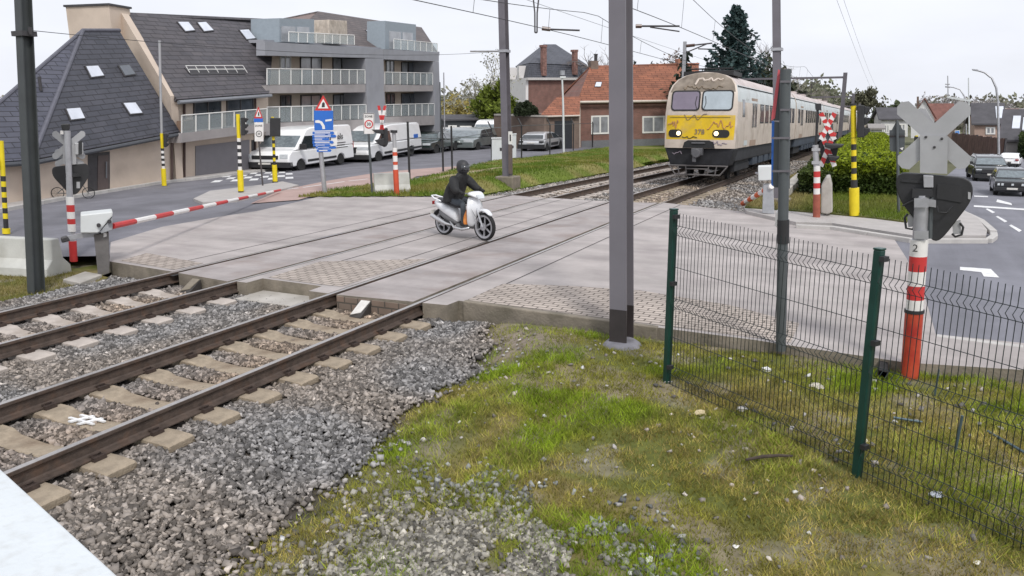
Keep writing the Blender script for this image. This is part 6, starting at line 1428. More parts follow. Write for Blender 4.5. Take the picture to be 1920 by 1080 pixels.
for k in range(2):
    x0, x1 = Lp * k + .045, Lp * (k + 1) - .045; zt, zbm = H1 - .05, .02; dzk = -.055 * k
    mb = MB(); n = 47 if k == 0 else 47
    fold = [(zt - .20, zt - .10), (.5 * (zt + zbm) - .05, .5 * (zt + zbm) + .05), (zbm + .12, zbm + .22)]
    for i in range(n + 1):
        x = x0 + (x1 - x0) * i / n; zz0 = zbm + dzk * 1.0; pts = [(x, 0, zbm + dzk - .02)]
        for a, b in fold[::-1]: pts += [(x, 0, a + dzk * .3), (x, -.05, (a + b) / 2 + dzk * .3), (x, 0, b + dzk * .3)]
        pts += [(x, 0, zt + .03)]; mb.tube(pts, .0032, 5)
    hz = []
    for a, b in fold: hz += [(a, .0), (b, .0)]
    for z_, y_ in hz + [((fold[0][0] + fold[1][1]) / 2, 0), ((fold[1][0] + fold[2][1]) / 2, 0), (fold[0][0] - .17, 0) if False else (zbm + .02, 0)]: mb.tube([(x0, y_ - .006, z_ + dzk * .3), (x1, y_ - .006, z_ + dzk * .3)], .0033, 5)
    mb.v = [(a, b, c + SLP * a * max(0, min(1, .25 + .75 * c / H1))) for a, b, c in mb.v]
    mb.build('mesh_panel', M_fwire, t)
# ---- street fence with bent tops along the bank
pts = [(768, 336, 228), (831, 322, 235), (848, 322, 236), (922, 300, 228), (978, 300, 222), (1031, 291, 222), (1075, 282, 222), (1111, 276, 222), (1143, 271, 224), (1193, 268, 222), (1222, 266, 222), (1243, 262, 222)]
t = None
for i, (px, py, ty) in enumerate(pts):
    P = G(px, py)
    if t is None: t = thing('street_fence', 'open fence of thin black posts with bent tops along the street', 'fence', P); P0 = P
    h = HT(P, ty); q = P - P0; mb = MB(); r = .045; br = h * .83
    bent = i > 2; mb.tube([q + Vector((0, 0, -.1)), q + Vector((0, 0, br if bent else h))] + ([q + Vector((-.28, .1, h))] if bent else []), r, 6); mb.build('post', M_blk, t)
mb = MB(); tops = [(G(px, py) - P0) + Vector((0, 0, HT(G(px, py), ty) * .83)) for px, py, ty in pts[3:]]
mb.tube([tops[0] + Vector((0, 0, .0))] + tops[1:], .02, 5); mb.build('top_wire', M_sgrey, t)
mb = MB(); tops = [(G(px, py) - P0) + Vector((0, 0, HT(G(px, py), ty) * .72)) for px, py, ty in pts[:4]]; mb.tube(tops, .014, 5); mb.build('top_wire', M_sgrey, t)
# ---- lamps
def lamp(label, px, base, pts, r, m, head=None, depth=None):
    F = VF(px, base, 'street_lamp', label, 'street lamp', depth=depth); mb = MB(); mb.tube([F.q(*p) for p in pts], [r * (1 - .45 * i / len(pts)) for i in range(len(pts))], 10); mb.build('lamp_pole', m, F.e, smooth=40)
    if head: pplate(F, 'lamp_head', head, -.12, .24, m, bevel=.02)
    return F
lamp('curved grey street lamp above the white car at the right', 1873, 312, [(1873, 312), (1872, 240), (1871, 190), (1868, 165), (1860, 147), (1846, 136), (1832, 132)], .07, M_galv, [(1822, 129), (1834, 130), (1834, 134), (1823, 132)], 45)
lamp('curved street lamp farther down the right street', 1812, 280, [(1812, 280), (1811, 200), (1808, 180), (1800, 168), (1788, 164), (1780, 163)], .07, M_galv, [(1772, 161), (1781, 162), (1781, 165), (1772, 164)], 75)
lamp('straight pale street lamp pole before the brick annex', 1057, 288, [(1057, 288), (1056, 200), (1054, 146)], .085, M_cab, [(1050, 143), (1061, 143), (1061, 147), (1050, 147)])
lamp('thin lattice aerial mast far behind the right street', 1778, 260, [(1778, 260), (1778, 200), (1777, 142)], .12, M_alu, [(1772, 157), (1781, 157), (1781, 159), (1772, 159)], 150)
F = lamp('white signpost with a crossbar among the bare trees at the right', 1817, 292, [(1817, 292), (1817, 220), (1816, 146)], .05, M_cab, None, 52); pplate(F, 'crossbar', [(1776, 180), (1820, 187), (1820, 191), (1776, 184)], -.05, .1, M_cab)
lamp('slender lamp post at the right corner of the apartment block', 834, 282, [(834, 282), (833, 200), (832, 136)], .06, M_galv, None)
lamp('thin grey pole among the parked vehicles beside the apartment block', 807, 286, [(826, 286), (826, 200), (825, 154)], .05, M_sgrey, None)
# ================================================================== VEHICLES, RIDER
M_carw = mat('car_white', (.9, .9, .9), .25, var=.02, scale=1, coat=.6, dirt=((.62, .61, .59), 1.5, .3))
M_carbk = mat('car_black', (.018, .02, .023), .2, .1, var=.1, coat=.8)
M_cargn = mat('car_dark_green', (.03, .045, .042), .25, .2, var=.1, coat=.8)
M_cargy = mat('car_grey', (.22, .25, .25), .3, .4, var=.06, coat=.6)
M_carsv = mat('car_silver', (.55, .555, .57), .3, .35, var=.04, coat=.5)
M_cargl = mat('car_glass', (.03, .036, .04), .04, var=.3, spec=1)
M_cargl2 = mat('car_glass_light', (.16, .19, .205), .05, var=.3, spec=1)
M_plas = mat('car_plastic', (.022, .022, .024), .6, var=.2)
M_tyre = mat('tyre', (.018, .018, .018), .85, var=.3, scale=8); M_rim = mat('rim', (.40, .40, .41), .35, .6, var=.1)
M_hl = mat('headlamp_glass', (.60, .63, .65), .08, spec=1); M_tl = mat('tail_lamp', (.35, .02, .02), .25); M_plate = mat('number_plate', (.66, .64, .60), .5)
def arch_outline(pts_top, ya, yr, front, rear, sill, ra, r):
    """side outline: sill line with two wheel arches, then the given upper points from front to rear"""
    o = [(rear, sill)]
    for c in (yr, ya):
        for k in range(9):
            a = math.pi - math.pi * k / 8; o.append((c + ra * math.cos(a), max(sill, r * .95 + ra * math.sin(a)) if 0 < k < 8 else sill))
    o.append((front, sill)); return o + pts_top
def vehicle(name, label, cat, sp, loc, head, sc, group=None):
    W, wb, belt, Hh, tum, r = sp['W'], sp['wb'], sp['belt'], sp['H'], sp['tum'], sp['r']
    t = thing(name, label, cat, loc, math.atan2(-head[0], head[1]), group); t.scale = sc
    def x_(z): return W / 2 if z <= belt else W / 2 * (1 - tum * (z - belt) / (Hh - belt))
    low = arch_outline(sp['low'], wb / 2, -wb / 2, sp['low'][0][0], sp['low'][-1][0], sp['sill'], r * 1.17, r)
    mb = MB(); mb.prism(low, -W / 2, W / 2, 'x')
    up = sp['up']; A = [(-x_(z), y, z + .002) for y, z in up]; B = [(x_(z), y, z + .002) for y, z in up]; mb.hull(A, B)
    body = mb.build('body', sp['m'], t, bevel=sp.get('bev', .06), seg=3); body.modifiers['soft_edge'].angle_limit = R(25)
    body.data.polygons.foreach_set('use_smooth', [True] * len(body.data.polygons)); body.data.set_sharp_from_angle(angle=R(28))
    gl = sp.get('gl', M_cargl)
    for s in (-1, 1):
        for poly in sp['win']:
            q = [Vector((s * (x_(z) + .004), y, z)) for y, z in poly]; mb = MB(); mb.hull(q, [v + Vector((s * .01, 0, 0)) for v in q]); mb.build('side_window', gl, t)
        for c in (wb / 2, -wb / 2):
            w_ = bpy.data.objects.new('wheel', None); COL.objects.link(w_); w_.parent = t; w_.location = (s * (W / 2 - .13), c, r); w_.empty_display_size = .1
            mb = MB(); mb.lathe([(r * .6, -.1), (r * .92, -.11), (r, -.07), (r, .07), (r * .92, .11), (r * .6, .1)], 24, ax='x'); mb.build('tyre', M_tyre, w_, smooth=40)
            mb = MB(); mb.lathe([(.02, s * .04 - .02), (.02, s * .07), (r * .2, s * .085), (r * .5, s * .07), (r * .62, s * .1), (r * .64, -s * .08)], 16, ax='x'); mb.build('rim', sp.get('rim', M_rim), w_)
    def cross_pane(nm, p, q, m, k=.9, off=.008, parent=t):
        (y0, z0), (y1, z1) = p, q; n = Vector((0, z1 - z0, -(y1 - y0))).normalized(); n = n if (n.y > 0) == (y0 > 0 or True and nm != 'rear_window') else -n
        a = [Vector((-x_(z0) * k, y0, z0)), Vector((x_(z0) * k, y0, z0)), Vector((x_(z1) * k, y1, z1)), Vector((-x_(z1) * k, y1, z1))]; mb = MB(); mb.hull([v + n * off for v in a], [v - n * .01 for v in a]); return mb.build(nm, m, parent)
    if 'ws' in sp: cross_pane('windscreen', *sp['ws'], sp.get('wsm', M_cargl2))
    if 'rw' in sp: cross_pane('rear_window', *sp['rw'], gl)
    for nm, m, boxes in sp['bits']:
        for bx in boxes: mb = MB(); mb.box(*bx); mb.build(nm, m, t, bevel=.012)
    return t
VAN = dict(W=2.0, wb=3.6, belt=1.25, H=2.6, tum=.1, r=.34, sill=.32, m=M_carw, bev=.09,
    low=[(2.75, .45), (2.82, .7), (2.78, 1.0), (2.55, 1.25), (-3.1, 1.25), (-3.15, .4)],
    up=[(2.5, 1.25), (2.1, 1.38), (1.42, 2.12), (1.15, 2.42), (.7, 2.56), (-.2, 2.6), (-2.95, 2.6), (-3.12, 2.5), (-3.14, 1.25)],
    win=[[(1.95, 1.3), (1.35, 2.05), (.55, 2.05), (.55, 1.3)]], ws=((2.06, 1.43), (1.46, 2.08)), wsm=M_cargl2,
    bits=[('headlight', M_hl, [(-.95, -.62, 2.6, 2.82, .82, 1.08), (.62, .95, 2.6, 2.82, .82, 1.08)]), ('grille', M_plas, [(-.55, .55, 2.7, 2.83, .78, 1.0)]), ('bumper', M_plas, [(-1.0, 1.0, 2.5, 2.88, .3, .62)]), ('number_plate', M_plate, [(-.26, .26, 2.87, 2.89, .48, .59)]), ('side_rail', M_plas, [(.985, 1.02, -1.3, 1.3, .5, .64), (-1.02, -.985, -1.3, 1.3, .5, .64)]), ('mirror', M_plas, [(1.03, 1.28, 1.85, 1.98, 1.3, 1.62), (-1.28, -1.03, 1.85, 1.98, 1.3, 1.62)]), ('tail_light', M_tl, [(.86, .99, -3.17, -3.1, 1.0, 1.45), (-.99, -.86, -3.17, -3.1, 1.0, 1.45)])])
VAN2 = dict(VAN); VAN2['up'] = [(2.45, 1.25), (2.0, 1.4), (1.3, 2.15), (.9, 2.38), (.2, 2.5), (-2.9, 2.5), (-3.1, 2.4), (-3.14, 1.25)]; VAN2['H'] = 2.5
VAN2['bits'] = [('headlight', M_hl, [(-.98, -.6, 2.55, 2.8, .9, 1.12), (.6, .98, 2.55, 2.8, .9, 1.12)]), ('grille', M_plas, [(-.58, .58, 2.72, 2.85, .72, 1.1)]), ('bumper', M_plas, [(-1.0, 1.0, 2.5, 2.88, .3, .6)]), ('number_plate', M_plate, [(-.26, .26, 2.87, 2.89, .46, .57)]), ('side_rail', M_plas, [(.985, 1.02, -3.1, 1.3, .48, .64), (-1.02, -.985, -3.1, 1.3, .48, .64)]), ('mirror', M_plas, [(1.03, 1.28, 1.8, 1.95, 1.3, 1.6), (-1.28, -1.03, 1.8, 1.95, 1.3, 1.6)]), ('blue_notice', M_blue, [(.99, 1.012, -2.6, -2.1, 1.3, 1.6), (-1.012, -.99, -2.6, -2.1, 1.3, 1.6)])]
PICK = dict(W=1.85, wb=3.1, belt=1.1, H=1.8, tum=.2, r=.38, sill=.42, m=M_cargn, bev=.06,
    low=[(2.45, .5), (2.5, .85), (2.4, 1.05), (1.25, 1.12), (-2.55, 1.1), (-2.6, .55)], up=[(1.3, 1.1), (.62, 1.68), (.3, 1.78), (-.85, 1.8), (-1.15, 1.7), (-1.3, 1.1)],
    win=[[(1.05, 1.16), (.58, 1.62), (.1, 1.68), (.1, 1.16)], [(0, 1.16), (0, 1.68), (-.82, 1.68), (-1.05, 1.16)]], ws=((1.22, 1.17), (.68, 1.63)), rw=((-1.27, 1.2), (-1.17, 1.64)),
    bits=[('headlight', M_hl, [(-.9, -.58, 2.3, 2.5, .82, 1.0), (.58, .9, 2.3, 2.5, .82, 1.0)]), ('grille', M_plas, [(-.5, .5, 2.4, 2.52, .7, 1.0)]), ('bumper', M_plas, [(-.93, .93, 2.3, 2.58, .42, .62)]), ('number_plate', M_plate, [(-.26, .26, 2.57, 2.6, .48, .59)]), ('roof_bar', M_galv, [(-.8, .8, -1.0, -.95, 1.8, 1.86)]), ('mirror', M_plas, [(.93, 1.1, .95, 1.05, 1.15, 1.33), (-1.1, -.93, .95, 1.05, 1.15, 1.33)])])
MPV = dict(W=1.8, wb=2.7, belt=1.05, H=1.78, tum=.22, r=.32, sill=.3, m=M_cargy, bev=.08,
    low=[(2.1, .4), (2.15, .7), (2.05, .95), (1.3, 1.06), (-2.0, 1.05), (-2.1, .45)], up=[(1.35, 1.05), (.6, 1.62), (.2, 1.74), (-1.6, 1.78), (-1.95, 1.6), (-2.05, 1.05)],
    win=[[(1.0, 1.1), (.5, 1.6), (-.1, 1.66), (-.1, 1.1)], [(-.2, 1.1), (-.2, 1.66), (-1.0, 1.66), (-1.0, 1.1)]], ws=((1.27, 1.12), (.66, 1.58)), rw=((-2.03, 1.12), (-1.96, 1.56)),
    bits=[('headlight', M_hl, [(-.86, -.5, 1.95, 2.14, .72, .92), (.5, .86, 1.95, 2.14, .72, .92)]), ('grille', M_plas, [(-.45, .45, 2.05, 2.17, .55, .66)]), ('bumper', M_cargy, [(-.9, .9, 1.9, 2.2, .28, .52)]), ('number_plate', M_plate, [(-.26, .26, 2.19, 2.21, .36, .47)]), ('mirror', M_plas, [(.9, 1.06, .9, 1.0, 1.1, 1.26), (-1.06, -.9, .9, 1.0, 1.1, 1.26)])])
HATCH = dict(W=1.75, wb=2.6, belt=.95, H=1.52, tum=.24, r=.32, sill=.28, m=M_carsv, bev=.09,
    low=[(1.95, .4), (2.05, .65), (1.95, .85), (1.2, .97), (-1.75, .97), (-2.0, .8), (-2.02, .4)], up=[(1.3, .95), (.5, 1.4), (.05, 1.5), (-1.1, 1.5), (-1.55, 1.35), (-1.9, .95)],
    win=[[(.95, 1.0), (.42, 1.36), (-.2, 1.42), (-.2, 1.0)], [(-.28, 1.0), (-.28, 1.42), (-1.05, 1.4), (-1.45, 1.0)]], ws=((1.22, 1.01), (.56, 1.37)), rw=((-1.84, 1.02), (-1.58, 1.31)), gl=M_cargl,
    bits=[('headlight', M_hl, [(-.84, -.5, 1.85, 2.03, .62, .74), (.5, .84, 1.85, 2.03, .62, .74)]), ('bumper', M_plas, [(-.89, .89, -2.1, -1.85, .26, .6), (-.89, .89, 1.85, 2.1, .26, .5)]), ('tail_light', M_plas, [(-.85, -.55, -2.04, -1.9, .74, .86), (.55, .85, -2.04, -1.9, .74, .86)]), ('number_plate', M_plate, [(-.26, .26, -2.04, -2.01, .66, .76)]), ('side_bump', M_plas, [(.87, .9, -.7, .7, .42, .66), (-.9, -.87, -.7, .7, .42, .66)]), ('mirror', M_plas, [(.88, 1.04, .85, .95, 1.0, 1.14), (-1.04, -.88, .85, .95, 1.0, 1.14)])])
SALOON = dict(W=1.65, wb=2.5, belt=.88, H=1.38, tum=.22, r=.31, sill=.26, m=M_carbk, bev=.05,
    low=[(2.0, .38), (2.03, .55), (2.0, .8), (.95, .9), (-1.5, .9), (-2.05, .86), (-2.1, .4)], up=[(1.0, .88), (.42, 1.3), (.1, 1.37), (-.9, 1.38), (-1.2, 1.3), (-1.65, .88)],
    win=[[(.72, .93), (.36, 1.26), (-.15, 1.31), (-.15, .93)], [(-.22, .93), (-.22, 1.31), (-.9, 1.3), (-1.3, .93)]], ws=((.93, .93), (.47, 1.27)), rw=((-1.58, .94), (-1.25, 1.25)),
    bits=[('headlight', M_hl, [(-.72, -.6, 1.98, 2.05, .58, .70), (.6, .72, 1.98, 2.05, .58, .70), (-.54, -.42, 1.98, 2.05, .58, .70), (.42, .54, 1.98, 2.05, .58, .70)]), ('grille', M_plas, [(-.78, .78, 1.95, 2.04, .54, .74)]), ('bumper', M_plas, [(-.84, .84, 1.9, 2.14, .34, .5)]), ('number_plate', M_plate, [(-.26, .26, 2.13, 2.16, .38, .48)]), ('emblem', M_hl, [(-.06, .06, 2.03, 2.06, .59, .69)]), ('mirror', M_plas, [(.82, .98, .7, .8, .93, 1.05), (-.98, -.82, .7, .8, .93, 1.05)])])
SUV = dict(MPV); SUV.update(m=M_carbk, H=1.66, up=[(1.3, 1.05), (.55, 1.52), (.15, 1.62), (-1.4, 1.66), (-1.9, 1.5), (-2.05, 1.05)], win=[[(1.0, 1.1), (.48, 1.48), (-.1, 1.54), (-.1, 1.1)], [(-.2, 1.1), (-.2, 1.54), (-1.3, 1.52), (-1.6, 1.1)]], ws=((1.23, 1.11), (.6, 1.49)), rw=((-2.0, 1.12), (-1.9, 1.46)), r=.36,
    bits=[('headlight', M_hl, [(-.86, -.55, 1.98, 2.14, .78, .86), (.55, .86, 1.98, 2.14, .78, .86)]), ('grille', M_plas, [(-.55, .55, 2.05, 2.17, .6, .84)]), ('number_plate', M_plate, [(-.26, .26, 2.19, 2.23, .46, .57)]), ('bumper', M_plas, [(-.9, .9, 1.9, 2.2, .28, .52)]), ('roof_rail', M_galv, [(.66, .7, -1.4, .2, 1.66, 1.71), (-.7, -.66, -1.4, .2, 1.66, 1.71)]), ('mirror', M_plas, [(.9, 1.08, .85, .95, 1.1, 1.28), (-1.08, -.9, .85, .95, 1.1, 1.28)])])
SUVW = dict(SUV); SUVW.update(m=M_carw); SUVW['bits'] = [('tail_light', M_tl, [(-.86, -.55, -2.14, -2.0, .85, 1.0), (.55, .86, -2.14, -2.0, .85, 1.0)]), ('bumper', M_plas, [(-.9, .9, -2.2, -1.9, .28, .5)]), ('number_plate', M_plate, [(-.26, .26, -2.14, -2.1, .66, .77)])]
def park(name, label, cat, sp, f, r_, top, near, zmid=None, sx=1.0, group=None):
    Fp, Rp = G(*f), G(*r_); d = Fp - Rp; h = Vector((d.x, d.y, 0)); s = h.length / sp['wb']; h.normalize(); right = Vector((h.y, -h.x, 0))
    c = (Fp + Rp) / 2 - right * near * sp['W'] / 2 * s * sx
    c.z = T(c.y) - .012; sz = HT((Fp + Rp) / 2, top) / sp['H']
    return vehicle(name, label, cat, sp, c, h, (s * sx, s, sz), group)
v1 = park('delivery_van', 'white delivery van with a high roof parked behind the blue direction signs', 'van', VAN, (567, 318.5), (641, 309), 236, -1, sx=.95)
LTM = Matrix.Translation((-1.002, -1.2, 1.85)) @ Matrix.Rotation(R(-90), 4, 'Z') @ Matrix.Rotation(R(90), 4, 'X')
words('Dagnels', .55, M_dark, v1, LTM, 'lettering', .002, .008)
mb = MB()
for k, (a, b) in enumerate(((-2.3, -.9), (-2.2, -1.1), (-2.5, -.8))): mb.box(-1.006, -1.001, a, b, 1.42 - .16 * k, 1.47 - .16 * k)
mb.build('small_print', M_dark, v1)
v2 = park('delivery_van', 'white panel van with a black grille parked behind the hooded crossing signal', 'van', VAN2, (712, 301.5), (773, 292.5), 232, -1, sx=.95)
park('pickup', 'dark green pickup truck parked right of the second white van', 'pickup', PICK, (820, 287), (855, 282), 247, -1)
park('people_carrier', 'grey people carrier facing the street beside the white cabinet', 'car', MPV, (898, 280.5), (931, 277), 240, -1, sx=1.15)
park('hatchback', 'silver hatchback seen from behind before the brick annex', 'car', HATCH, (1052, 279), (1027, 282.5), 246, 1, sx=.68)
park('parked_car', 'pale car half hidden between the dark pickup and the grey people carrier', 'car', dict(HATCH, m=M_carw), (872, 272), (893, 269), 238, -1)
park('camper_van', 'white van behind the grey people carrier with a wide dark windscreen', 'van', dict(VAN2, m=M_carw), (934, 274), (952, 271.5), 224, -1)
def setcar(name, label, cat, sp, px, py, top, hx, hy, s, sx=1.0, sy=1.0):
    c = G(px, py); c.z -= .012; vehicle(name, label, cat, sp, c, Vector((hx, hy, 0)).normalized(), (s * sx, s * sy, HT(c, top) / sp['H']))
setcar('saloon_car', 'old black saloon with four round headlights waiting on the right street', 'car', SALOON, 1889, 362, 315, -.02, -1, .62, .92, .9)
setcar('suv', 'large black off-road car behind the old black saloon', 'car', SUV, 1848, 336, 291, .06, -1, .72, .92, .85)
setcar('white_car', 'white car seen from behind before the green hedge at the right border', 'car', SUVW, 1893, 311, 286, .18, 1, .62, .85, .9)

# ------------------------------------------------------------------ scooter
Fw, Rw = G(909, 451), G(834, 440); d = Fw - Rw; d.z = 0; k = d.length / 1.30; d.normalize()
sc_ = thing('motor_scooter', 'white motor scooter with big spoked wheels crossing the rails', 'scooter', (Fw + Rw) / 2, math.atan2(-d.x, d.y)); sc_.scale = (k, k, k)
SCALE_S = k
M_scw = mat('scooter_white', (.74, .75, .77), .2, var=.03, coat=.7); M_scgrey = mat('scooter_grey', (.16, .16, .165), .45, var=.15); M_chrome = mat('scooter_silver', (.55, .55, .56), .25, .7)
def swheel(y, r, nm):
    w_ = bpy.data.objects.new(nm, None); COL.objects.link(w_); w_.parent = sc_; w_.location = (0, y, r); w_.empty_display_size = .1
    mb = MB(); mb.lathe([(r * .82, -.04), (r * .92, -.05), (r * .98, -.035), (r, 0), (r * .98, .035), (r * .92, .05), (r * .82, .04), (r * .82, -.04)], 32, ax='x'); mb.build('tyre', M_tyre, w_, smooth=50)
    mb = MB(); n = 28
    vs = []; fs = []
    prof_ = [(r * .84, -.042), (r * .84, .042), (r * .70, .035), (r * .70, -.035)]
    for (a, b) in prof_ + [prof_[0]]:
        for i in range(n): t_ = 2 * math.pi * i / n; vs.append((b, a * math.cos(t_), a * math.sin(t_)))
    for j in range(4):
        for i in range(n): fs.append((j * n + i, j * n + (i + 1) % n, (j + 1) * n + (i + 1) % n, (j + 1) * n + i))
    mb.add(vs, fs)
    for i in range(6):
        t_ = 2 * math.pi * (i + .3) / 6; mb.tube([(0, .03 * math.cos(t_), .03 * math.sin(t_)), (0, r * .71 * math.cos(t_ + .12), r * .71 * math.sin(t_ + .12))], .021, 6)
    mb.lathe([(.045, -.06), (.05, 0), (.045, .06)], 12, ax='x'); mb.build('rim', M_galv, w_)
    mb = MB(); mb.lathe([(.05, .052), (.085, .052), (.085, .058), (.05, .058)], 18, ax='x'); mb.build('brake_disc', M_galv, w_)
swheel(.65, .315, 'front_wheel'); swheel(-.65, .295, 'rear_wheel')
def loft(name, secs, m, parent=sc_, n=14, sub=1, pw=2.6):
    """body panel from oval sections (y, z, half width, half height)"""
    mb = MB()
    for (y, z, a, b, *tl_) in secs:
        ti = tl_[0] if tl_ else 0
        for i in range(n):
            t_ = 2 * math.pi * i / n; c, s = math.cos(t_), math.sin(t_); u = abs(c) ** (2 / pw) * (1 if c > 0 else -1) * a; v = abs(s) ** (2 / pw) * (1 if s > 0 else -1) * b
            mb.v.append((u, y - v * math.sin(ti), z + v * math.cos(ti)))
    for j in range(len(secs) - 1):
        for i in range(n): mb.f.append([j * n + i, j * n + (i + 1) % n, (j + 1) * n + (i + 1) % n, (j + 1) * n + i]); mb.mi.append(0)
    mb.f += [list(range(n))[::-1], list(range((len(secs) - 1) * n, len(secs) * n))]; mb.mi += [0, 0]
    o = mb.build(name, m, parent, smooth=True); md = o.modifiers.new('smooth_form', 'SUBSURF'); md.levels = sub; md.render_levels = sub; return o
mb = MB()                        # front apron: tall shield, wide at the middle
for (y, z, w, tk) in ((.36, .27, .10, .06), (.40, .40, .15, .06), (.46, .58, .20, .07), (.47, .74, .21, .09), (.44, .88, .17, .09), (.38, .98, .09, .07)):
    w *= 1.36; mb.v += [(-w, y - .11, z), (-w * .6, y - .02, z), (0, y + tk * .5, z + .02), (w * .6, y - .02, z), (w, y - .11, z), (w * .8, y - .15, z), (0, y - .1, z), (-w * .8, y - .15, z)]
for j in range(5):
    for i in range(8): mb.f.append([j * 8 + i, j * 8 + (i + 1) % 8, (j + 1) * 8 + (i + 1) % 8, (j + 1) * 8 + i]); mb.mi.append(0)
mb.f += [list(range(8))[::-1], list(range(40, 48))]; mb.mi += [0, 0]
ap = mb.build('front_apron', M_scw, sc_, smooth=True); md = ap.modifiers.new('smooth_form', 'SUBSURF'); md.levels = 2; md.render_levels = 2
loft('inner_shield', [(.20, .34, .1, .05), (.26, .5, .15, .06), (.3, .7, .17, .06), (.3, .88, .12, .06)], M_scgrey)
loft('handlebar_cover', [(.22, 1.0, .09, .04), (.30, 1.04, .20, .055), (.40, 1.04, .22, .055), (.5, .99, .16, .045), (.56, .95, .07, .03)], M_scw)
mb = MB(); mb.hull([(-.1, .545, .93), (.1, .545, .93), (.13, .5, 1.02), (-.13, .5, 1.02)], [(-.1, .575, .935), (.1, .575, .935), (.13, .53, 1.025), (-.13, .53, 1.025)]); mb.build('headlight', M_hl, sc_, bevel=.02)
mb = MB(); mb.tube([(-.36, .26, 1.05), (-.2, .3, 1.05), (.2, .3, 1.05), (.36, .26, 1.05)], .014, 8); mb.build('handlebar', M_scgrey, sc_)
for s in (-1, 1):
    mb = MB(); mb.tube([(s * .25, .285, 1.05), (s * .37, .257, 1.05)], .021, 10); mb.build('hand_grip', M_tyre, sc_)
loft('front_mudguard', [(.46, .56, .05, .03), (.5, .64, .075, .035, .6), (.62, .70, .085, .035), (.76, .66, .08, .035, -.5), (.88, .56, .05, .025, -.9)], M_scw)
for s in (-1, 1): mb = MB(); mb.tube([(s * .07, .65, .315), (s * .07, .52, .62), (s * .06, .46, .72)], .022, 8); mb.build('fork_leg', M_chrome, sc_)
loft('floorboard', [(-.2, .30, .16, .06), (.0, .26, .17, .05), (.2, .27, .16, .05), (.34, .32, .12, .05)], M_scgrey)
for s in (-1, 1): mb = MB(); mb.tube([(s * .16, .32, .27), (s * .18, .1, .22), (s * .17, -.15, .24), (s * .15, -.3, .36)], [.03, .035, .035, .02], 8); mb.build('side_skirt', M_chrome, sc_, smooth=True)
loft('rear_body', [(-.10, .42, .12, .12), (-.2, .52, .17, .15), (-.45, .61, .185, .145), (-.75, .70, .15, .105), (-.95, .76, .06, .05)], M_scw)
loft('under_seat', [(-.1, .36, .12, .1), (-.3, .42, .15, .12), (-.6, .48, .13, .1), (-.8, .55, .08, .07)], M_scgrey)
loft('seat', [(-.02, .70, .08, .04), (-.12, .73, .13, .055), (-.35, .76, .15, .06), (-.6, .82, .14, .055), (-.82, .85, .09, .035)], mat('scooter_seat', (.03, .03, .035), .55, var=.2))
mb = MB(); mb.tube([(-.12, -.62, .80), (-.13, -.85, .86), (-.06, -1.0, .9), (.06, -1.0, .9), (.13, -.85, .86), (.12, -.62, .80)], .02, 8); mb.build('grab_rail', M_scw, sc_, smooth=True)
loft('engine', [(-.28, .33, .10, .09), (-.45, .33, .13, .11), (-.62, .32, .12, .09)], M_plas)
mb = MB(); mb.box(-.13, -.07, -.72, -.2, .26, .36); mb.build('transmission_case', M_scgrey, sc_, bevel=.02)
mb = MB(); mb.tube([(.12, -.3, .28), (.15, -.45, .3), (.17, -.62, .36), (.17, -.9, .46)], [.02, .035, .055, .05], 12); mb.build('exhaust', M_chrome, sc_, smooth=40)
loft('rear_mudguard', [(-.6, .62, .07, .03), (-.82, .60, .075, .03, .5), (-.98, .46, .07, .025, 1.0), (-1.0, .34, .06, .02, 1.3)], M_plas)
mb = MB(); mb.box(-.07, .07, -.99, -.96, .7, .78); mb.build('tail_light', M_tl, sc_, bevel=.01)
mb = MB(); mb.box(-.09, .09, -1.03, -1.02, .42, .56); mb.build('number_plate', M_plate, sc_)
mb = MB(); mb.hull([(.2, .43, .72), (.19, .44, .7), (.12, .49, .55), (.13, .49, .53)], [(.206, .436, .72), (.196, .446, .7), (.126, .496, .55), (.136, .496, .53)]); mb.build('apron_slot', M_scgrey, sc_)
# bag between the rider's legs
bg_o = thing('bag', 'orange plastic bag standing on the floorboard of the scooter', 'bag', sc_.location, sc_.rotation_euler.z); bg_o.scale = sc_.scale
mb = MB(); n = 12
for (z, a, b, dx) in ((.31, .10, .07, 0), (.36, .13, .09, .01), (.46, .125, .085, -.01), (.56, .11, .07, .01), (.64, .08, .045, 0), (.68, .03, .02, .01)):
    for i in range(n): t_ = 2 * math.pi * i / n; w_ = 1 + .1 * math.sin(3 * t_ + z * 20); mb.v.append((a * w_ * math.cos(t_) + dx + .07, .19 + b * w_ * math.sin(t_), z))
for j in range(5):
    for i in range(n): mb.f.append([j * n + i, j * n + (i + 1) % n, (j + 1) * n + (i + 1) % n, (j + 1) * n + i]); mb.mi.append(0)
mb.f += [list(range(n))[::-1], list(range(5 * n, 6 * n))]; mb.mi += [0, 0]
b_ = mb.build('bag_body', mat('orange_plastic', (.62, .16, .02), .35, var=.2, scale=14, bump=.5, bscale=16, col2=(.75, .30, .06)), bg_o, smooth=True); md = b_.modifiers.new('smooth_form', 'SUBSURF'); md.levels = 2; md.render_levels = 2
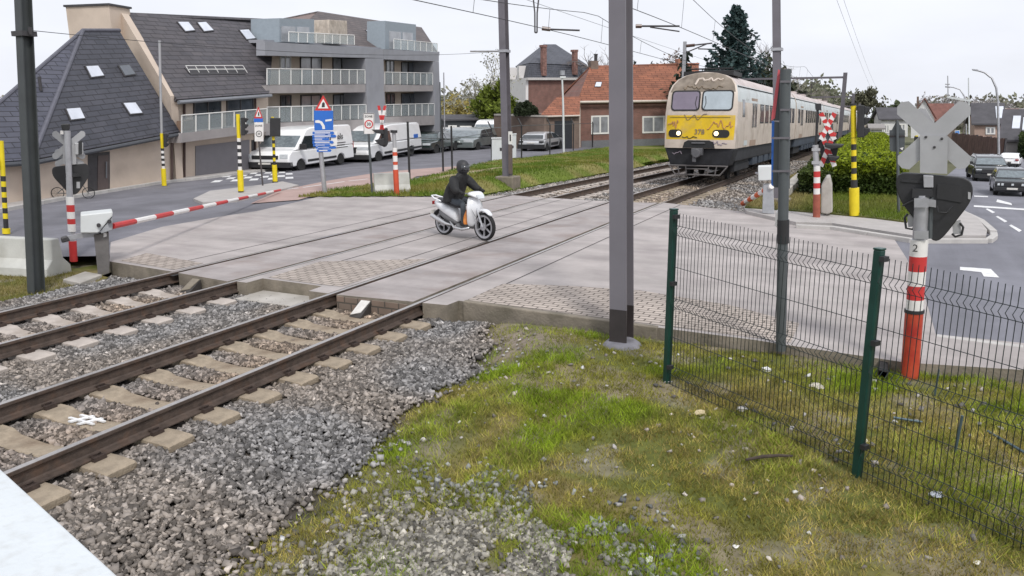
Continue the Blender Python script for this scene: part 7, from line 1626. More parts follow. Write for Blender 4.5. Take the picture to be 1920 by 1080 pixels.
# ------------------------------------------------------------------ rider
def skin_mesh(name, verts, edges, radii, sub=2, root=0):
    me = bpy.data.meshes.new(name); me.from_pydata(verts, edges, []); o = bpy.data.objects.new(name, me); COL.objects.link(o)
    sk = o.modifiers.new('skin', 'SKIN'); sk.use_smooth_shade = True; ss = o.modifiers.new('sub', 'SUBSURF'); ss.levels = sub; ss.render_levels = sub
    for i, r_ in enumerate(radii): me.skin_vertices[0].data[i].radius = r_ if isinstance(r_, tuple) else (r_, r_)
    me.skin_vertices[0].data[root].use_root = True
    dg = bpy.context.evaluated_depsgraph_get(); dg.update(); m2 = bpy.data.meshes.new_from_object(o.evaluated_get(dg)); m2.name = name
    bpy.data.objects.remove(o); o = bpy.data.objects.new(name, m2); COL.objects.link(o); return o
V_, E_, R_ = [], [], []
def vtx(p, r_, link=None):
    V_.append(p); R_.append(r_); i = len(V_) - 1
    if link is not None: E_.append((link, i))
    return i
pel = vtx((0, -.30, .88), (.155, .14)); ab = vtx((0, -.26, 1.02), (.17, .14), pel); ch = vtx((0, -.17, 1.20), (.195, .145), ab); sh = vtx((0, -.10, 1.35), (.15, .11), ch); nk = vtx((0, -.06, 1.44), .062, sh); h1 = vtx((0, -.02, 1.53), (.075, .085), nk); h2 = vtx((.01, 0, 1.62), (.085, .095), h1); h3 = vtx((.01, -.01, 1.68), (.065, .07), h2)
for s in (-1, 1):
    a1 = vtx((s * .19, -.10, 1.33), .085, sh); a2 = vtx((s * .30, .02, 1.18), .072, a1); a3 = vtx((s * .335, .10, 1.10), .062, a2); a4 = vtx((s * .34, .22, 1.09), .04, a3); a5 = vtx((s * .335, .265, 1.085), (.038, .026), a4)
    for j, (o, L_) in enumerate(((-.034, .85), (-.011, 1.0), (.012, .95), (.034, .75))):
        f1 = vtx((s * .335 + o, .30, 1.085), .0115, a5); f2 = vtx((s * .335 + o, .30 + .012 * L_, 1.055), .010, f1); f3 = vtx((s * .335 + o, .285, 1.025 + .01 * (1 - L_)), .009, f2); vtx((s * .335 + o, .262, 1.024), .008, f3)
    th1 = vtx((s * .335 - s * .05, .262, 1.062), .013, a5); th2 = vtx((s * .335 - s * .055, .272, 1.035), .011, th1); vtx((s * .335 - s * .045, .275, 1.018), .009, th2)
    l1 = vtx((s * .11, -.24, .86), .105, pel); l2 = vtx((s * .155, -.02, .83), .095, l1); l3 = vtx((s * .17, .15, .79), .075, l2); l4 = vtx((s * .16, .14, .62), .066, l3); l5 = vtx((s * .14, .10, .42), .048, l4); l6 = vtx((s * .14, .09, .36), .045, l5); l7 = vtx((s * .15, .17, .335), (.042, .035), l6); vtx((s * .155, .25, .325), (.04, .026), l7)
rider = skin_mesh('person', V_, E_, R_, 2, pel)
M_jack = mat('black_jacket', (.014, .014, .015), .7, var=.3, scale=6, bump=1.0, bscale=14); M_trou = mat('dark_trousers', (.055, .065, .078), .85, var=.3, scale=8); M_glove = mat('black_glove', (.012, .012, .012), .7); M_skin = mat('skin', (.42, .25, .18), .5); M_shoe = mat('dark_shoe', (.012, .011, .011), .6)
me = rider.data; me.materials.clear()
for m_ in (M_jack, M_trou, M_glove, M_skin, M_shoe): me.materials.append(m_)
for p in me.polygons:
    c = p.center; p.use_smooth = True
    if c.z > 1.44 and abs(c.x) < .13: i = 3
    elif abs(c.x) > .24 and c.y > .19: i = 2
    elif c.z < .37: i = 4
    elif c.z < .90 and (abs(c.x) > .02): i = 1
    else: i = 0
    p.material_index = i
rider.location = sc_.location; rider.rotation_euler = sc_.rotation_euler; rider.scale = sc_.scale
tag(rider, 'person in a black jacket and dark helmet riding the white scooter', 'person')
# jacket worn over the body: hem over the seat, loose back
jk = MB(); n = 18
for (y, z, a, b) in ((-.33, .80, .235, .20), (-.33, .90, .235, .195), (-.29, 1.02, .23, .18), (-.22, 1.16, .235, .17), (-.15, 1.28, .225, .145), (-.10, 1.37, .18, .125), (-.06, 1.44, .10, .10), (-.03, 1.50, .09, .10)):
    for i in range(n): t_ = 2 * math.pi * i / n; w_ = 1.14 + .05 * math.sin(4 * t_ + z * 9); jk.v.append((a * w_ * math.cos(t_), y + b * w_ * math.sin(t_), z + .03 * math.sin(t_)))
for j in range(7):
    for i in range(n): jk.f.append([j * n + i, j * n + (i + 1) % n, (j + 1) * n + (i + 1) % n, (j + 1) * n + i]); jk.mi.append(0)
j_ = jk.build('jacket', M_jack, rider, smooth=True); md = j_.modifiers.new('cloth_thickness', 'SOLIDIFY'); md.thickness = .012; md = j_.modifiers.new('smooth_form', 'SUBSURF'); md.levels = 2; md.render_levels = 2
for s in (-1, 1):
    mb = MB(); mb.tube([(s * .17, -.11, 1.34), (s * .25, -.05, 1.26), (s * .305, .03, 1.17), (s * .335, .10, 1.11), (s * .338, .20, 1.095)], [.115, .112, .10, .085, .06], 12); sl_ = mb.build('sleeve', M_jack, rider, smooth=True)
hm = MB(); n = 20
for (z, a, b, y) in ((1.475, .085, .10, -.01), (1.50, .118, .135, .0), (1.56, .132, .155, .0), (1.63, .134, .158, -.005), (1.69, .122, .145, -.01), (1.74, .092, .11, -.015), (1.765, .05, .06, -.018), (1.772, .012, .014, -.02)):
    for i in range(n): t_ = 2 * math.pi * i / n; hm.v.append((a * math.cos(t_), y + b * math.sin(t_), z))
for j in range(7):
    for i in range(n): hm.f.append([j * n + i, j * n + (i + 1) % n, (j + 1) * n + (i + 1) % n, (j + 1) * n + i]); hm.mi.append(0)
hm.f.append(list(range(7 * n, 8 * n))); hm.mi.append(0)
hel = hm.build('helmet', mat('matt_helmet', (.028, .028, .032), .55, var=.2, scale=9), rider, smooth=True)
vs = MB(); m_ = 9
for z, k_ in ((1.545, 1.01), (1.6, 1.03), (1.655, 1.02)):
    for i in range(m_): t_ = R(25 + 130 * i / (m_ - 1)); vs.v.append((.136 * k_ * math.cos(t_), .158 * k_ * math.sin(t_), z))
for j in range(2):
    for i in range(m_ - 1): vs.f.append([j * m_ + i, j * m_ + i + 1, (j + 1) * m_ + i + 1, (j + 1) * m_ + i]); vs.mi.append(0)
v_ = vs.build('visor', mat('visor', (.03, .033, .038), .05, spec=1), hel, smooth=True); md = v_.modifiers.new('thickness', 'SOLIDIFY'); md.thickness = .006
for s in (-1, 1):
    mb = MB(); mb.hull([(s * .15 - .05, .04, .305), (s * .15 + .05, .04, .305), (s * .155 + .05, .26, .30), (s * .155 - .05, .30, .30)], [(s * .145 - .045, .05, .375), (s * .145 + .045, .05, .375), (s * .155 + .045, .22, .345), (s * .155 - .045, .26, .34)]); mb.build('shoe', M_shoe, rider, bevel=.02)
# ------------------------------------------------------------------ bicycle against the house
F = VF(148, 372, 'bicycle', 'old bicycle leaning on the beige wall behind the left crossing signal', 'bicycle')
for cx_ in (108, 166):
    c = F.q(cx_, 362, 0); rr0 = .17; mb = MB(); mb.tube([c + Vector((rr0 * math.cos(2 * math.pi * i / 20), 0, rr0 * math.sin(2 * math.pi * i / 20))) for i in range(21)], .012, 6)
    for i in range(8): a = math.pi * i / 4; mb.tube([c, c + Vector((rr0 * math.cos(a), 0, rr0 * math.sin(a)))], .003, 4)
    mb.build('wheel', M_tyre, F.e)
mb = MB(); a, b, s_, h_, bb = F.q(108, 362, 0), F.q(166, 362, 0), F.q(125, 348, 0), F.q(155, 347, 0), F.q(134, 363, 0)
for p, q in ((a, s_), (a, bb), (bb, s_), (bb, h_), (s_, h_), (h_, b)): mb.tube([p, q], .012, 6)
mb.build('frame', M_sgrey, F.e); mb = MB(); mb.tube([s_, s_ + Vector((-.02, 0, .06))], .012, 6); mb.box(s_.x - .1, s_.x + .05, -.03, .03, s_.z + .06, s_.z + .085); mb.build('saddle', M_blk, F.e); mb = MB(); mb.tube([h_, h_ + Vector((-.01, 0, .1)), h_ + Vector((-.01, -.16, .12))], .012, 6); mb.build('handlebar', M_galv, F.e)
# ================================================================== TREES, SHRUBS
def leaf_mesh(name, P, size, tint, parent=None, flat=0.0):
    n = len(P); a = rng.normal(size=(n, 3)); a[:, 2] *= (1 - flat); a /= np.linalg.norm(a, axis=1, keepdims=True) + 1e-9
    h = rng.normal(size=(n, 3)); b = np.cross(a, h); b /= np.linalg.norm(b, axis=1, keepdims=True) + 1e-9
    s = size[:, None] if np.ndim(size) else np.full((n, 1), size)
    V = np.stack([P - a * s, P + b * s * .55, P + a * s, P - b * s * .55], 1).reshape(-1, 3); F = np.arange(4 * n).reshape(n, 4)
    return np_mesh(name, V, F, M_tint_leaf, np.repeat(tint, 4, axis=0), parent)
M_bark = mat('bark', (.085, .07, .06), .9, var=.3, scale=4); M_barkg = mat('grey_bark', (.20, .175, .165), .9, var=.25, scale=4); M_birch = mat('birch_bark', (.42, .41, .39), .8, var=.3, scale=3)
def limbs(mb, p, d, L, r, lev, rg, spread=.55, droop=0.0, tips=None, nb=(3, 4)):
    n = 4; pts = [p]; q = p.copy(); dd = d.copy()
    for i in range(n):
        dd = (dd + Vector((rg.gauss(0, .13), rg.gauss(0, .13), rg.gauss(.02, .07) - droop))).normalized(); q = q + dd * (L / n); pts.append(q.copy())
    mb.tube(pts, [r * (1 - .55 * i / n) for i in range(n + 1)], 5 if lev > 1 else 3)
    if tips is not None and lev <= 1: tips += pts[1:]
    if lev == 0: return
    for k in range(rg.randint(*nb)):
        i = rg.randint(1, n); b = pts[i]; ax = dd.orthogonal().normalized(); ax = Quaternion(dd, rg.uniform(0, 6.28)) @ ax
        nd = (dd * (1 - spread * .5) + ax * spread * rg.uniform(.7, 1.2) + Vector((0, 0, .12 - droop))).normalized()
        limbs(mb, b, nd, L * rg.uniform(.5, .74), r * .5, lev - 1, rg, spread, droop, tips, nb)
def tree(name, label, px, base, top, depth, kind='bare', seed=1, width=.5, leaf=(.08, .12, .03), nleaf=1500, lsize=.16, bark=None, levels=4, group=None, P=None, rmul=1.0):
    rg = random.Random(seed); P = P or at(px, base, depth); h = HT(P, top); t = thing(name, label, 'tree', P, rg.uniform(0, 6), group); bk = bark or M_bark
    tips = []; tr = MB(); hh = h * (.3 if kind != 'bare' else .26); r0 = h * .022 * rmul
    top_ = Vector((rg.gauss(0, .02) * h, rg.gauss(0, .02) * h, hh)); tr.tube([Vector((0, 0, -.3)), top_ * .5, top_], [r0, r0 * .85, r0 * .7], 8); tr.build('trunk', bk, t)
    br = MB(); nmain = rg.randint(4, 6)
    for k in range(nmain):
        a = 6.28 * k / nmain + rg.uniform(-.3, .3); up = rg.uniform(.75, 1.3); d = Vector((math.cos(a) * width, math.sin(a) * width, up)).normalized()
        limbs(br, top_ * rg.uniform(.8, 1), d, h * .36, r0 * .6, levels - 1, rg, .62, .02 if kind != 'weep' else .07, tips)
    lead = Vector((0, 0, 1)); limbs(br, top_, lead, h * .45, r0 * .62, levels - 1, rg, .6, 0, tips)
    zmax = max(v[2] for v in br.v); k_ = h / zmax if zmax > 0 else 1
    br.v = [(v[0] * k_, v[1] * k_, hh + (v[2] - hh) * (h - hh) / (zmax - hh)) for v in br.v]
    cr_ = br.build('crown', bk, t, fix=False)
    if kind != 'bare':
        T_ = np.array([tuple(v) for v in tips]); T_[:, :2] *= k_; T_[:, 2] = hh + (T_[:, 2] - hh) * (h - hh) / (zmax - hh)
        idx = rng.integers(0, len(T_), nleaf); Pp = T_[idx] + rng.normal(size=(nleaf, 3)) * h * .028
        cl = .65 + .7 * vnoise(idx % 61, idx % 37, 3.0, 1); tint = np.array(leaf) * (cl * rng.uniform(.6, 1.35, nleaf))[:, None]
        leaf_mesh('foliage', Pp, lsize * rng.uniform(.6, 1.3, nleaf), tint, cr_)
    return t
def conifer(label, px, base, top, depth, half_px, seed=3, leaf=(.06, .095, .092)):
    rg = random.Random(seed); P = at(px, base, depth); h = HT(P, top); Rm_ = half_px * depth / FPX; t = thing('conifer', label, 'tree', P)
    mb = MB(); mb.tube([(0, 0, -.5), (0, 0, h * .5), (0, 0, h)], [h * .02, h * .012, .03], 8); mb.build('trunk', M_bark, t)
    br = MB(); pts = []; z = h * .12
    while z < h * .985:
        u = (z - h * .12) / (h * .88); R0 = Rm_ * (1 - u) ** .8 * rg.uniform(.72, 1.15) + .15; nb = max(4, int(9 * (1 - u) + 4)); off = rg.uniform(0, 6.28)
        for k in range(nb):
            a = off + 6.28 * k / nb + rg.uniform(-.25, .25); L = R0 * rg.uniform(.55, 1.12); rise = .28 * (u - .25); d = Vector((math.cos(a), math.sin(a), 0))
            q = [Vector((0, 0, z)) + d * L * s + Vector((0, 0, L * (rise * s - .28 * s * (1 - s) * 2 + .12 * s ** 3))) for s in (0, .35, .7, 1)]
            br.tube(q, [.05, .04, .025, .01], 3)
            for s in np.arange(.12, 1.02, .055):
                i = min(2, int(s * 3)); f = s * 3 - i; c = q[i].lerp(q[min(3, i + 1)], f); w = L * .30 * (1.15 - s) + .05
                for _ in range(3): pts.append(c + Vector((rg.gauss(0, w * .5), rg.gauss(0, w * .5), rg.gauss(-.04, .07))))
        z += h * .024 * (1.25 - .5 * u)
    c = br.build('crown', M_bark, t, fix=False); Pp = np.array([tuple(p) for p in pts]); n = len(Pp)
    tint = np.array(leaf) * (rng.uniform(.5, 1.5, n) * (.7 + .6 * vnoise(Pp[:, 0] + 20, Pp[:, 2], .9)))[:, None] + np.array([.0, .012, .016]) * (rng.random(n) < .3)[:, None]
    leaf_mesh('needles', Pp, .17 * rng.uniform(.6, 1.3, n), tint, c, .5); return t
conifer('tall blue green conifer rising behind the train', 1368, 262, 8, 62, 84)
for i, (px, base, top, depth, w, lf, lab, nl) in enumerate((
    (1308, 262, 102, 70, .8, (.035, .05, .035), 'dark evergreen tree left of the tall conifer', 2600), (1335, 262, 118, 66, .9, (.03, .045, .03), 'low dark tree at the foot of the conifer', 2400),
    (1420, 258, 100, 72, .9, (.06, .07, .04), 'olive tree right of the tall conifer', 2600), (1452, 258, 128, 76, .8, (.055, .06, .04), 'brownish green tree behind the slender mast', 1800),
    (1208, 255, 116, 90, .8, (.04, .05, .035), 'dark bush above the orange roof beside the large mast', 1500))):
    tree('leafy_tree', lab, px, base, top, depth, 'leaf', 20 + i, w, lf, nl, .26, levels=4)
for i, (px, base, top, depth, lab, bk) in enumerate((
    (1432, 258, 74, 78, 'bare grey tree right of the conifer', M_barkg), (1030, 262, 80, 100, 'bare tree behind the roof of the villa', M_barkg), (1122, 262, 84, 95, 'bare tree behind the chimney of the brick house', M_barkg),
    (1160, 262, 100, 96, 'bare tree half hidden by the large mast', M_barkg), (1500, 252, 150, 110, 'bare tree behind the first portal', M_barkg), (1540, 250, 166, 130, 'small bare tree beside the far portals', M_barkg))):
    tree('bare_tree', lab, px, base, top, depth, 'bare', 40 + i, .75, bark=bk, levels=5, rmul=2.0)
tree('budding_tree', 'pinkish budding tree above the orange roof left of the pale mast top', 1236, 255, 92, 96, 'leaf', 61, .9, (.26, .21, .19), 900, .22, M_barkg)
tree('budding_tree', 'pinkish budding tree above the orange roof right of the pale mast top', 1284, 255, 98, 98, 'leaf', 62, .9, (.22, .19, .15), 700, .22, M_barkg)
tree('birch_tree', 'pale weeping birch left of the mast behind the rider', 921, 268, 94, 84, 'weep', 63, .5, (.36, .35, .27), 1300, .14, M_birch)
tree('leafy_tree', 'yellow green leafy tree below the birch', 926, 268, 150, 80, 'leaf', 64, .8, (.15, .19, .03), 4200, .24)
tree('willow_tree', 'golden yellow tree beyond the end of the apartment block', 852, 262, 172, 110, 'leaf', 65, .7, (.42, .35, .12), 2200, .2, M_birch)
tree('poplar_tree', 'slender grey green poplar beyond the yellow traffic light', 1622, 246, 164, 150, 'leaf', 66, .16, (.13, .13, .085), 2600, .3)
for i, (px, base, top, depth, lf, lab) in enumerate(((1648, 250, 206, 115, (.08, .10, .05), 'grey green tree left of the white shop'), (1668, 250, 192, 125, (.09, .11, .06), 'grey green tree behind the white shop'), (1692, 250, 196, 130, (.12, .13, .08), 'pale green tree behind the gabled house'))):
    tree('leafy_tree', lab, px, base, top, depth, 'leaf', 70 + i, .9, lf, 1700, .42)
for i, px in enumerate((1734, 1752, 1770, 1790, 1806, 1826, 1846, 1866, 1886, 1908)):
    tree('bare_tree', 'bare grey poplar in the row far behind the right street', px, 252, 178 + (i * 7) % 13 + (8 if i > 6 else 0), 140 + (i * 13) % 20, 'leaf', 80 + i, .34, (.36, .34, .34), 900, .22, M_barkg, 4, 'row of bare poplars')  # pale grey leaf tint stands in for haze over the far row
# low wood along the line: a far mass
n = 26000; Pw = []
for (x0, x1, y0, y1, h) in ((-34, -15, 95, 190, 7.5), (-30, -16, 190, 420, 12), (6, 60, 240, 420, 9), (-260, -60, 150, 320, 10)):
    m = int(n * (x1 - x0) * (y1 - y0) / 25000) + 7000; x = rng.uniform(x0, x1, m); y = rng.uniform(y0, y1, m); hh = h * (.45 + .75 * vnoise(x, y, 6, 1)); Pw.append(np.stack([x, y, Tn(y) + hh * rng.random(m) ** .6], 1))
Pw = np.concatenate(Pw); n = len(Pw); tint = mixc((.20, .18, .15), (.19, .21, .13), vnoise(Pw[:, 0], Pw[:, 1], 9, 2)) * rng.uniform(.6, 1.5, n)[:, None]  # tints lightened and greyed to paint in distance haze
tag(leaf_mesh('woods', Pw, (.3 + .0016 * Pw[:, 1]) * rng.uniform(.6, 1.4, n), tint), 'far brownish green woodland along the line and on the horizon', 'woods', kind='stuff')
# clipped shrub on the garden wall
c = at(985, 216, depth_of(G(1000, 280)) + 1.2); t = thing('shrub', 'dark clipped dome shrub on the brown garden wall', 'shrub', c); n = 3500
d_ = rng.normal(size=(n, 3)); d_ /= np.linalg.norm(d_, axis=1, keepdims=True); d_[:, 2] = np.abs(d_[:, 2]); r_ = rng.random(n) ** .25 * (1 + .1 * np.sin(d_[:, 0] * 9))
wd = 23 * depth_of(c) / FPX; Pp = d_ * r_[:, None] * np.array([wd, wd, HT(c, 190)]); leaf_mesh('foliage', Pp, .12 * rng.uniform(.6, 1.3, n), np.array((.03, .04, .02)) * rng.uniform(.4, 1.6, n)[:, None], t)
mb = MB(); mb.tube([(0, 0, -1.0), (0, 0, .5)], .1, 8); mb.build('stem', M_bark, t)
# hedges
def hedge(label, name, sec, n, lsize, cols, topcol=None, seed=0):
    """loft along ground stations (left x, right x, y, height)"""
    t = thing(name, label, 'hedge', (0, 0, 0)); S_ = np.array(sec); u = rng.random(n) ** 1.25; yy = S_[0, 2] + (S_[-1, 2] - S_[0, 2]) * u
    l = np.interp(yy, S_[:, 2], S_[:, 0]); r = np.interp(yy, S_[:, 2], S_[:, 1]); h = np.interp(yy, S_[:, 2], S_[:, 3])
    per = rng.random(n) * (2 * h + (r - l)); x = np.where(per < h, l, np.where(per < h + (r - l), l + per - h, r)); z = np.where(per < h, per, np.where(per < h + (r - l), h, 2 * h + (r - l) - per))
    front = rng.random(n) < .3; yy = np.where(front, S_[0, 2], yy); x = np.where(front, S_[0, 0] + (S_[0, 1] - S_[0, 0]) * rng.random(n), x); z = np.where(front, S_[0, 3] * rng.random(n), z)
    bump_ = .16 * (vnoise(x * 3 + z * 2 + 40, yy * 2 + z * 3 + 10, 1.0, 1) - .5) * 2; z = np.maximum(z * (1 + bump_ * .6), .02)
    x = x + rng.normal(size=n) * .06 + bump_ * .5 * np.sign(x - (l + r) / 2); yy = yy + rng.normal(size=n) * .06 - np.where(front, .12 * np.abs(bump_) * 4, 0)
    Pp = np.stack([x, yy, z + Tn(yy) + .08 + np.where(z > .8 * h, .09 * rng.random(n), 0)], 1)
    f = np.clip(z / np.maximum(h, .1), 0, 1); top_mix = sm(.45, .95, f + .25 * (vnoise(x, yy, .4, 2) - .5)) * (rng.random(n) < .85)  # leaf tint goes from dark low down to bright near the top
    tint = mixc(cols[0], cols[1], top_mix) * rng.uniform(.55, 1.4, n)[:, None]
    leaf_mesh('foliage', Pp, lsize * rng.uniform(.6, 1.35, n), tint, t)
    core = MB(); m = len(sec)
    for (a, b, y, hh) in sec: core.v += [(a + .1, y + .1, T(y) - .1), (b - .1, y + .1, T(y) - .1), (b - .12, y + .1, T(y) + hh * .9), (a + .12, y + .1, T(y) + hh * .9)]
    for i in range(m - 1):
        for j in range(4): core.f.append([i * 4 + j, i * 4 + (j + 1) % 4, (i + 1) * 4 + (j + 1) % 4, (i + 1) * 4 + j]); core.mi.append(0)
    core.f += [[3, 2, 1, 0], list(range(4 * m - 4, 4 * m))]; core.mi += [0, 0]; core.build('branches', mat('hedge_inside', (.022, .026, .012), .95, var=.4, scale=8), t)
    return t
hs = []
for px_l, px_r, py, ty in ((1548, 1684, 372, 312), (1556, 1676, 340, 285), (1570, 1668, 312, 268), (1588, 1656, 288, 256), (1600, 1648, 272, 250)):
    a, b = G(px_l, py), G(px_r, py); hs.append((a.x, b.x, (a.y + b.y) / 2, HT((a + b) / 2, ty)))
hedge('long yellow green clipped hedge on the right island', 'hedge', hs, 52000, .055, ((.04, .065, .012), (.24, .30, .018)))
hs = []
for px_l, px_r, py, ty in ((1500, 1552, 372, 322), (1510, 1560, 352, 312), (1528, 1568, 330, 290)):
    a, b = G(px_l, py), G(px_r, py); hs.append((a.x, b.x, (a.y + b.y) / 2, HT((a + b) / 2, ty) * .8))
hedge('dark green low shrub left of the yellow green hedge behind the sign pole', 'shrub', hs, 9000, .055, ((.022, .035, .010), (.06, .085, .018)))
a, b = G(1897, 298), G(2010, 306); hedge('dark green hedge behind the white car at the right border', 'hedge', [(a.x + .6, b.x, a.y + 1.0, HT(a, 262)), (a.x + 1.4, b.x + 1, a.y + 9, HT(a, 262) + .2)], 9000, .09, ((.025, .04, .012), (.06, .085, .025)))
# ================================================================== CABINETS, LITTER, SMALL THINGS
# relay cabinet close to the camera (only a corner of its roof shows)
zc = CAM_H - 1.3; p, q = Vector((-2.222 * 1.3, 1.24 * 1.3, 0)), Vector((-1.451 * 1.3, 1.016 * 1.3, 0)); u = (q - p).normalized(); nn = Vector((u.y, -u.x, 0)); nn = nn if nn.dot(-p) > 0 else -nn
t = thing('relay_cabinet', 'white metal cabinet top in the lower left corner', 'cabinet', (p.x, p.y, -.35), math.atan2(u.y, u.x)); sgn = -1 if nn.dot(Vector((-u.y, u.x, 0))) < 0 else 1
h = zc + .35; y0, y1 = (0, -.62) if sgn < 0 else (.62, 0)
mb = MB(); mb.box(-.62, 1.25, min(y0, y1), max(y0, y1), h - .035, h); mb.build('roof', mat('cabinet_roof', (.60, .635, .655), .5, var=.05, scale=1.5, bump=.15, bscale=40, dirt=((.45, .45, .43), 22, .4)), t, bevel=.006)
mb = MB(); mb.box(-.58, 1.21, min(y0, y1) + .04, max(y0, y1) - .04, 0, h - .036); bd = mb.build('cabinet_body', M_cab, t); 
mb = MB(); ys_ = max(y0, y1) - .04 if sgn < 0 else min(y0, y1) + .04; mb.box(-.5, .3, ys_ - .002, ys_ + .012, .2, h - .12); mb.build('door', M_cab, bd, bevel=.005); mb = MB(); mb.box(.34, 1.14, ys_ - .002, ys_ + .012, .2, h - .12); mb.build('door', M_cab, bd, bevel=.005)
# street cabinets by the second mast
F = VF(940, 301, 'street_cabinet', 'pale street cabinet left of the mast behind the rider', 'cabinet'); b_ = pplate(F, 'cabinet_body', [(922, 302), (958, 300), (958, 259), (922, 260)], 0, .5, M_cab, bevel=.02); pplate(F, 'vent', [(937, 283), (941, 283), (941, 277), (937, 277)], -.012, .01, M_dark, b_); pplate(F, 'roof', [(921, 260.5), (959, 259.5), (959, 257.5), (921, 258.5)], -.04, .58, M_cab)
F = VF(966, 296, 'street_cabinet', 'narrow pale street cabinet right of the mast behind the rider', 'cabinet'); b_ = pplate(F, 'cabinet_body', [(957, 297), (968, 296), (968, 252), (957, 253)], 0, .5, M_cab, bevel=.02); pplate(F, 'lock', [(961, 278), (963, 278), (963, 273), (961, 273)], -.012, .01, M_dark, b_); pplate(F, 'roof', [(956.5, 253.2), (968.5, 252.2), (968.5, 250.5), (956.5, 251.5)], -.04, .58, M_cab)
# deflector wedges where the rails enter the crossing
M_wedge = mat('wedge_steel', (.05, .045, .042), .7, .2, var=.3); M_wtop = mat('wedge_white', (.62, .60, .57), .6, var=.15, scale=9)
for xc, yy, lab, m_ in ((-6.72, 9.22, 'white topped steel wedge between the near rails at the crossing edge', M_wtop), (-10.21, 9.3, 'rusty steel wedge between the far rails at the crossing edge', M_conc_dark)):
    t = thing('deflector_wedge', lab, 'deflector', (xc - .1, yy, -.24)); mb = MB(); mb.prism([(0, 0), (.0, .2), (-.28, .02), (-.28, 0)], -.1, .1, 'x'); mb.build('wedge_body', M_wedge, t)
    mb = MB(); mb.hull([(-.09, -.26, .04), (.05, -.2, .07), (.09, -.01, .198), (-.07, -.01, .198)], [(-.09, -.265, .05), (.05, -.205, .08), (.09, -.015, .21), (-.07, -.015, .21)]); mb.build('wedge_top', m_, t)
for xr, lab in ((XA, 'rubber end block at the near rail by the crossing edge'), (XB, 'rubber end block at the second rail by the crossing edge'), (XC, 'rubber end block at the third rail by the crossing edge'), (XD, 'rubber end block at the rail farthest left by the crossing edge')):
    mb = MB(); mb.prism([(.05, -.16), (.16, -.15), (.15, -.03), (.06, -.02)], 8.9, 9.3, 'y'); tag(mb.build('end_block', M_rubber, bevel=.01), lab, 'end block')
def slab(label, pts, z, th, m, name='concrete_slab', cat='slab'):
    mb = MB(); A = [Vector((a, b, z)) for a, b in pts]; mb.hull([v - Vector((0, 0, th)) for v in A], A); return tag(mb.build(name, m, bevel=.015), label, cat)
pp = [G(118, 527, -.2), G(150, 534, -.2), G(192, 518, -.2), G(160, 512, -.2)]; slab('small pale concrete slab in the grass below the left barrier machine', [(v.x, v.y) for v in pp], -.165, .1, M_conc)
slab('rough concrete slab between the two tracks at the crossing edge', [(-9.18, 9.0), (-7.75, 9.0), (-7.85, 9.62), (-9.18, 9.63)], -.19, .2, M_conc)
slab('concrete kerb beam along the near edge of the crossing', [(-5.42, 9.63), (-4.27, 9.53), (-3.13, 9.47), (-2.5, 9.425), (-2.5, 9.53), (-3.13, 9.585), (-4.27, 9.64), (-5.42, 9.74)], .008, .4, M_conc_dark, 'kerb_beam', 'kerb')['kind'] = 'structure'
# brick infill under the near panel
M_brk = brick_mat('edge_bricks', (.24, .17, .13), (.19, .15, .12), (.10, .085, .07), 1.0, .24, .11, .012, 'xz', .6, .9, .3)
for x0, x1, y_, lab in ((XB + .13, XA - .13, 9.21, 'brick face of the crossing edge between the near rails'), (XC + .0, XC + .0, 0, None)):
    if lab: mb = MB(); mb.box(x0, x1, y_, y_ + .02, -.42, -.02); tag(mb.build('brick_edge', M_brk), lab, 'brick edge', kind='structure')
# litter
def crumple(label, px, py, r, col, z=-.25, flat=.5, cat='litter', name='litter'):
    P = G(px, py, z); P.z = float(zn(P.x, P.y)) + r * .3; n = 60
    b = bmesh.new(); bmesh.ops.create_icosphere(b, subdivisions=2, radius=r); rg = random.Random(px)
    for v in b.verts: v.co *= rg.uniform(.6, 1.25); v.co.z *= flat; v.co.x *= 1.3
    me = bpy.data.meshes.new(name); b.to_mesh(me); b.free(); me.materials.append(mat('litter_%d' % px, col, .7, var=.2, scale=30)); o = bpy.data.objects.new(name, me); COL.objects.link(o); o.location = P; o.rotation_euler = (0, 0, rg.uniform(0, 6)); tag(o, label, cat)
crumple('crumpled white wrapper behind the left part of the mesh fence', 1436, 712, .05, (.62, .62, .60))
crumple('torn pale cardboard behind the mesh fence', 1530, 744, .07, (.50, .46, .40), flat=.25)
crumple('yellowish crumpled paper before the mesh fence', 1313, 782, .05, (.56, .46, .28)); crumple('striped grey wrapper at the foot of the mesh fence', 1391, 780, .05, (.5, .48, .45))
crumple('white plastic scrap on the grass near the lower border', 1218, 1035, .03, (.66, .66, .64)); crumple('small white pebble like scrap right of the plastic scrap', 1380, 1012, .022, (.7, .68, .66))
crumple('grey white crushed cup behind the mesh fence at the right', 1755, 929, .045, (.55, .58, .66)); crumple('white flower like scrap in the lower right corner', 1833, 1041, .022, (.72, .70, .62))
crumple('yellow dandelion head behind the mesh fence', 1834, 868, .014, (.75, .62, .02), cat='flower', name='dandelion'); crumple('yellow dandelion head below the other behind the mesh fence', 1810, 918, .013, (.75, .62, .02), cat='flower', name='dandelion')
crumple('half buried pale stone before the fence post', 1620, 835, .03, (.55, .52, .42), cat='stone', name='stone')
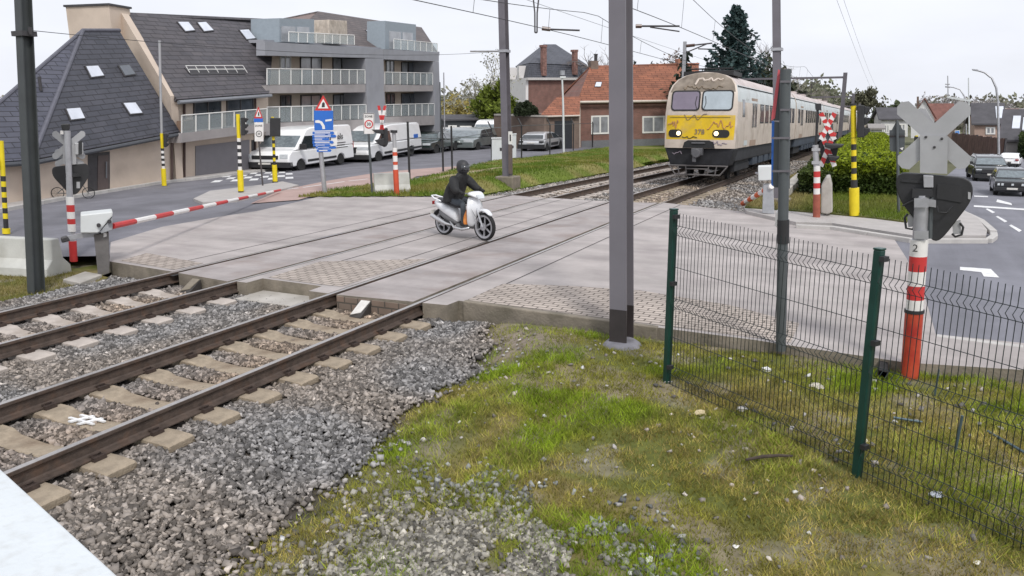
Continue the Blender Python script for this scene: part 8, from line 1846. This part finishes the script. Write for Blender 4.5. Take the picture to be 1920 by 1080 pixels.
a, b = G(1398, 868, -.25), G(1486, 862, -.25); mb = MB(); mb.tube([a + Vector((0, 0, .03)), a.lerp(b, .35) + Vector((0, 0, .05)), a.lerp(b, .7) + Vector((0, .01, .045)), b + Vector((0, 0, .035))], [.012, .016, .014, .010], 7); tag(mb.build('stick', mat('dead_wood', (.06, .045, .035), .9, var=.3)), 'dark broken stick on the grass left of the middle fence post', 'stick')
a, b = G(1010, 605, -.2), G(1028, 650, -.2); mb = MB(); mb.tube([a + Vector((0, 0, .0)), b + Vector((0, 0, .03))], .012, 6); tag(mb.build('stick', mat('dead_wood', (.06, .045, .035), .9)), 'short dark twig on the bare earth left of the large mast', 'stick')
M_rod = mat('bluish_rod', (.08, .12, .14), .5, .4)
for i, (a, b, lab) in enumerate((((1775, 780), (1845, 800), 'bluish metal rod lying in the grass behind the mesh fence'), ((1674, 794), (1728, 801), 'short grey rod in the grass left of the bluish rod'), ((1850, 820), (1925, 862), 'long grey rod in the grass at the right border'))):
    A_, B_ = G(*a, -.2), G(*b, -.2); mb = MB(); mb.tube([A_ + Vector((0, 0, .06)), B_ + Vector((0, 0, .05))], .013, 6); tag(mb.build('metal_rod', M_rod), lab, 'rod')
A_ = G(1790, 850, -.2); mb = MB(); mb.tube([A_, A_ + Vector((.02, 0, .35))], .012, 6); tag(mb.build('metal_rod', M_rod), 'upright bluish stake behind the mesh fence', 'rod')
A_ = G(1752, 745, -.15); mb = MB(); mb.tube([A_, A_ + Vector((.01, 0, .3))], .009, 6); tag(mb.build('metal_rod', M_rod), 'thin dark stake right of the red and white signal post', 'rod')
# blue display by the right street
F = VF(1796, 260, 'advert_panel', 'small bright blue panel beyond the grey crossing plate', 'panel', depth=60); pplate(F, 'panel_frame', [(1790, 245), (1800, 244), (1800, 262), (1790, 262)], 0, .1, M_whitepaint); pplate(F, 'panel_face', [(1791, 246), (1799, 245), (1799, 259), (1791, 259)], -.01, .008, mat('panel_blue', (.12, .30, .70), .3)); pplate(F, 'panel_mark', [(1793.5, 249), (1796.5, 249), (1796.5, 254), (1793.5, 254)], -.016, .005, M_whitepaint)
F = VF(1711, 343, 'street_cabinet', 'small white box beside the dark triangular sign', 'cabinet', dz=.05, depth=None); pplate(F, 'cabinet_body', [(1668, 306), (1676, 306), (1676, 296), (1668, 296)], 0, .2, M_cab)
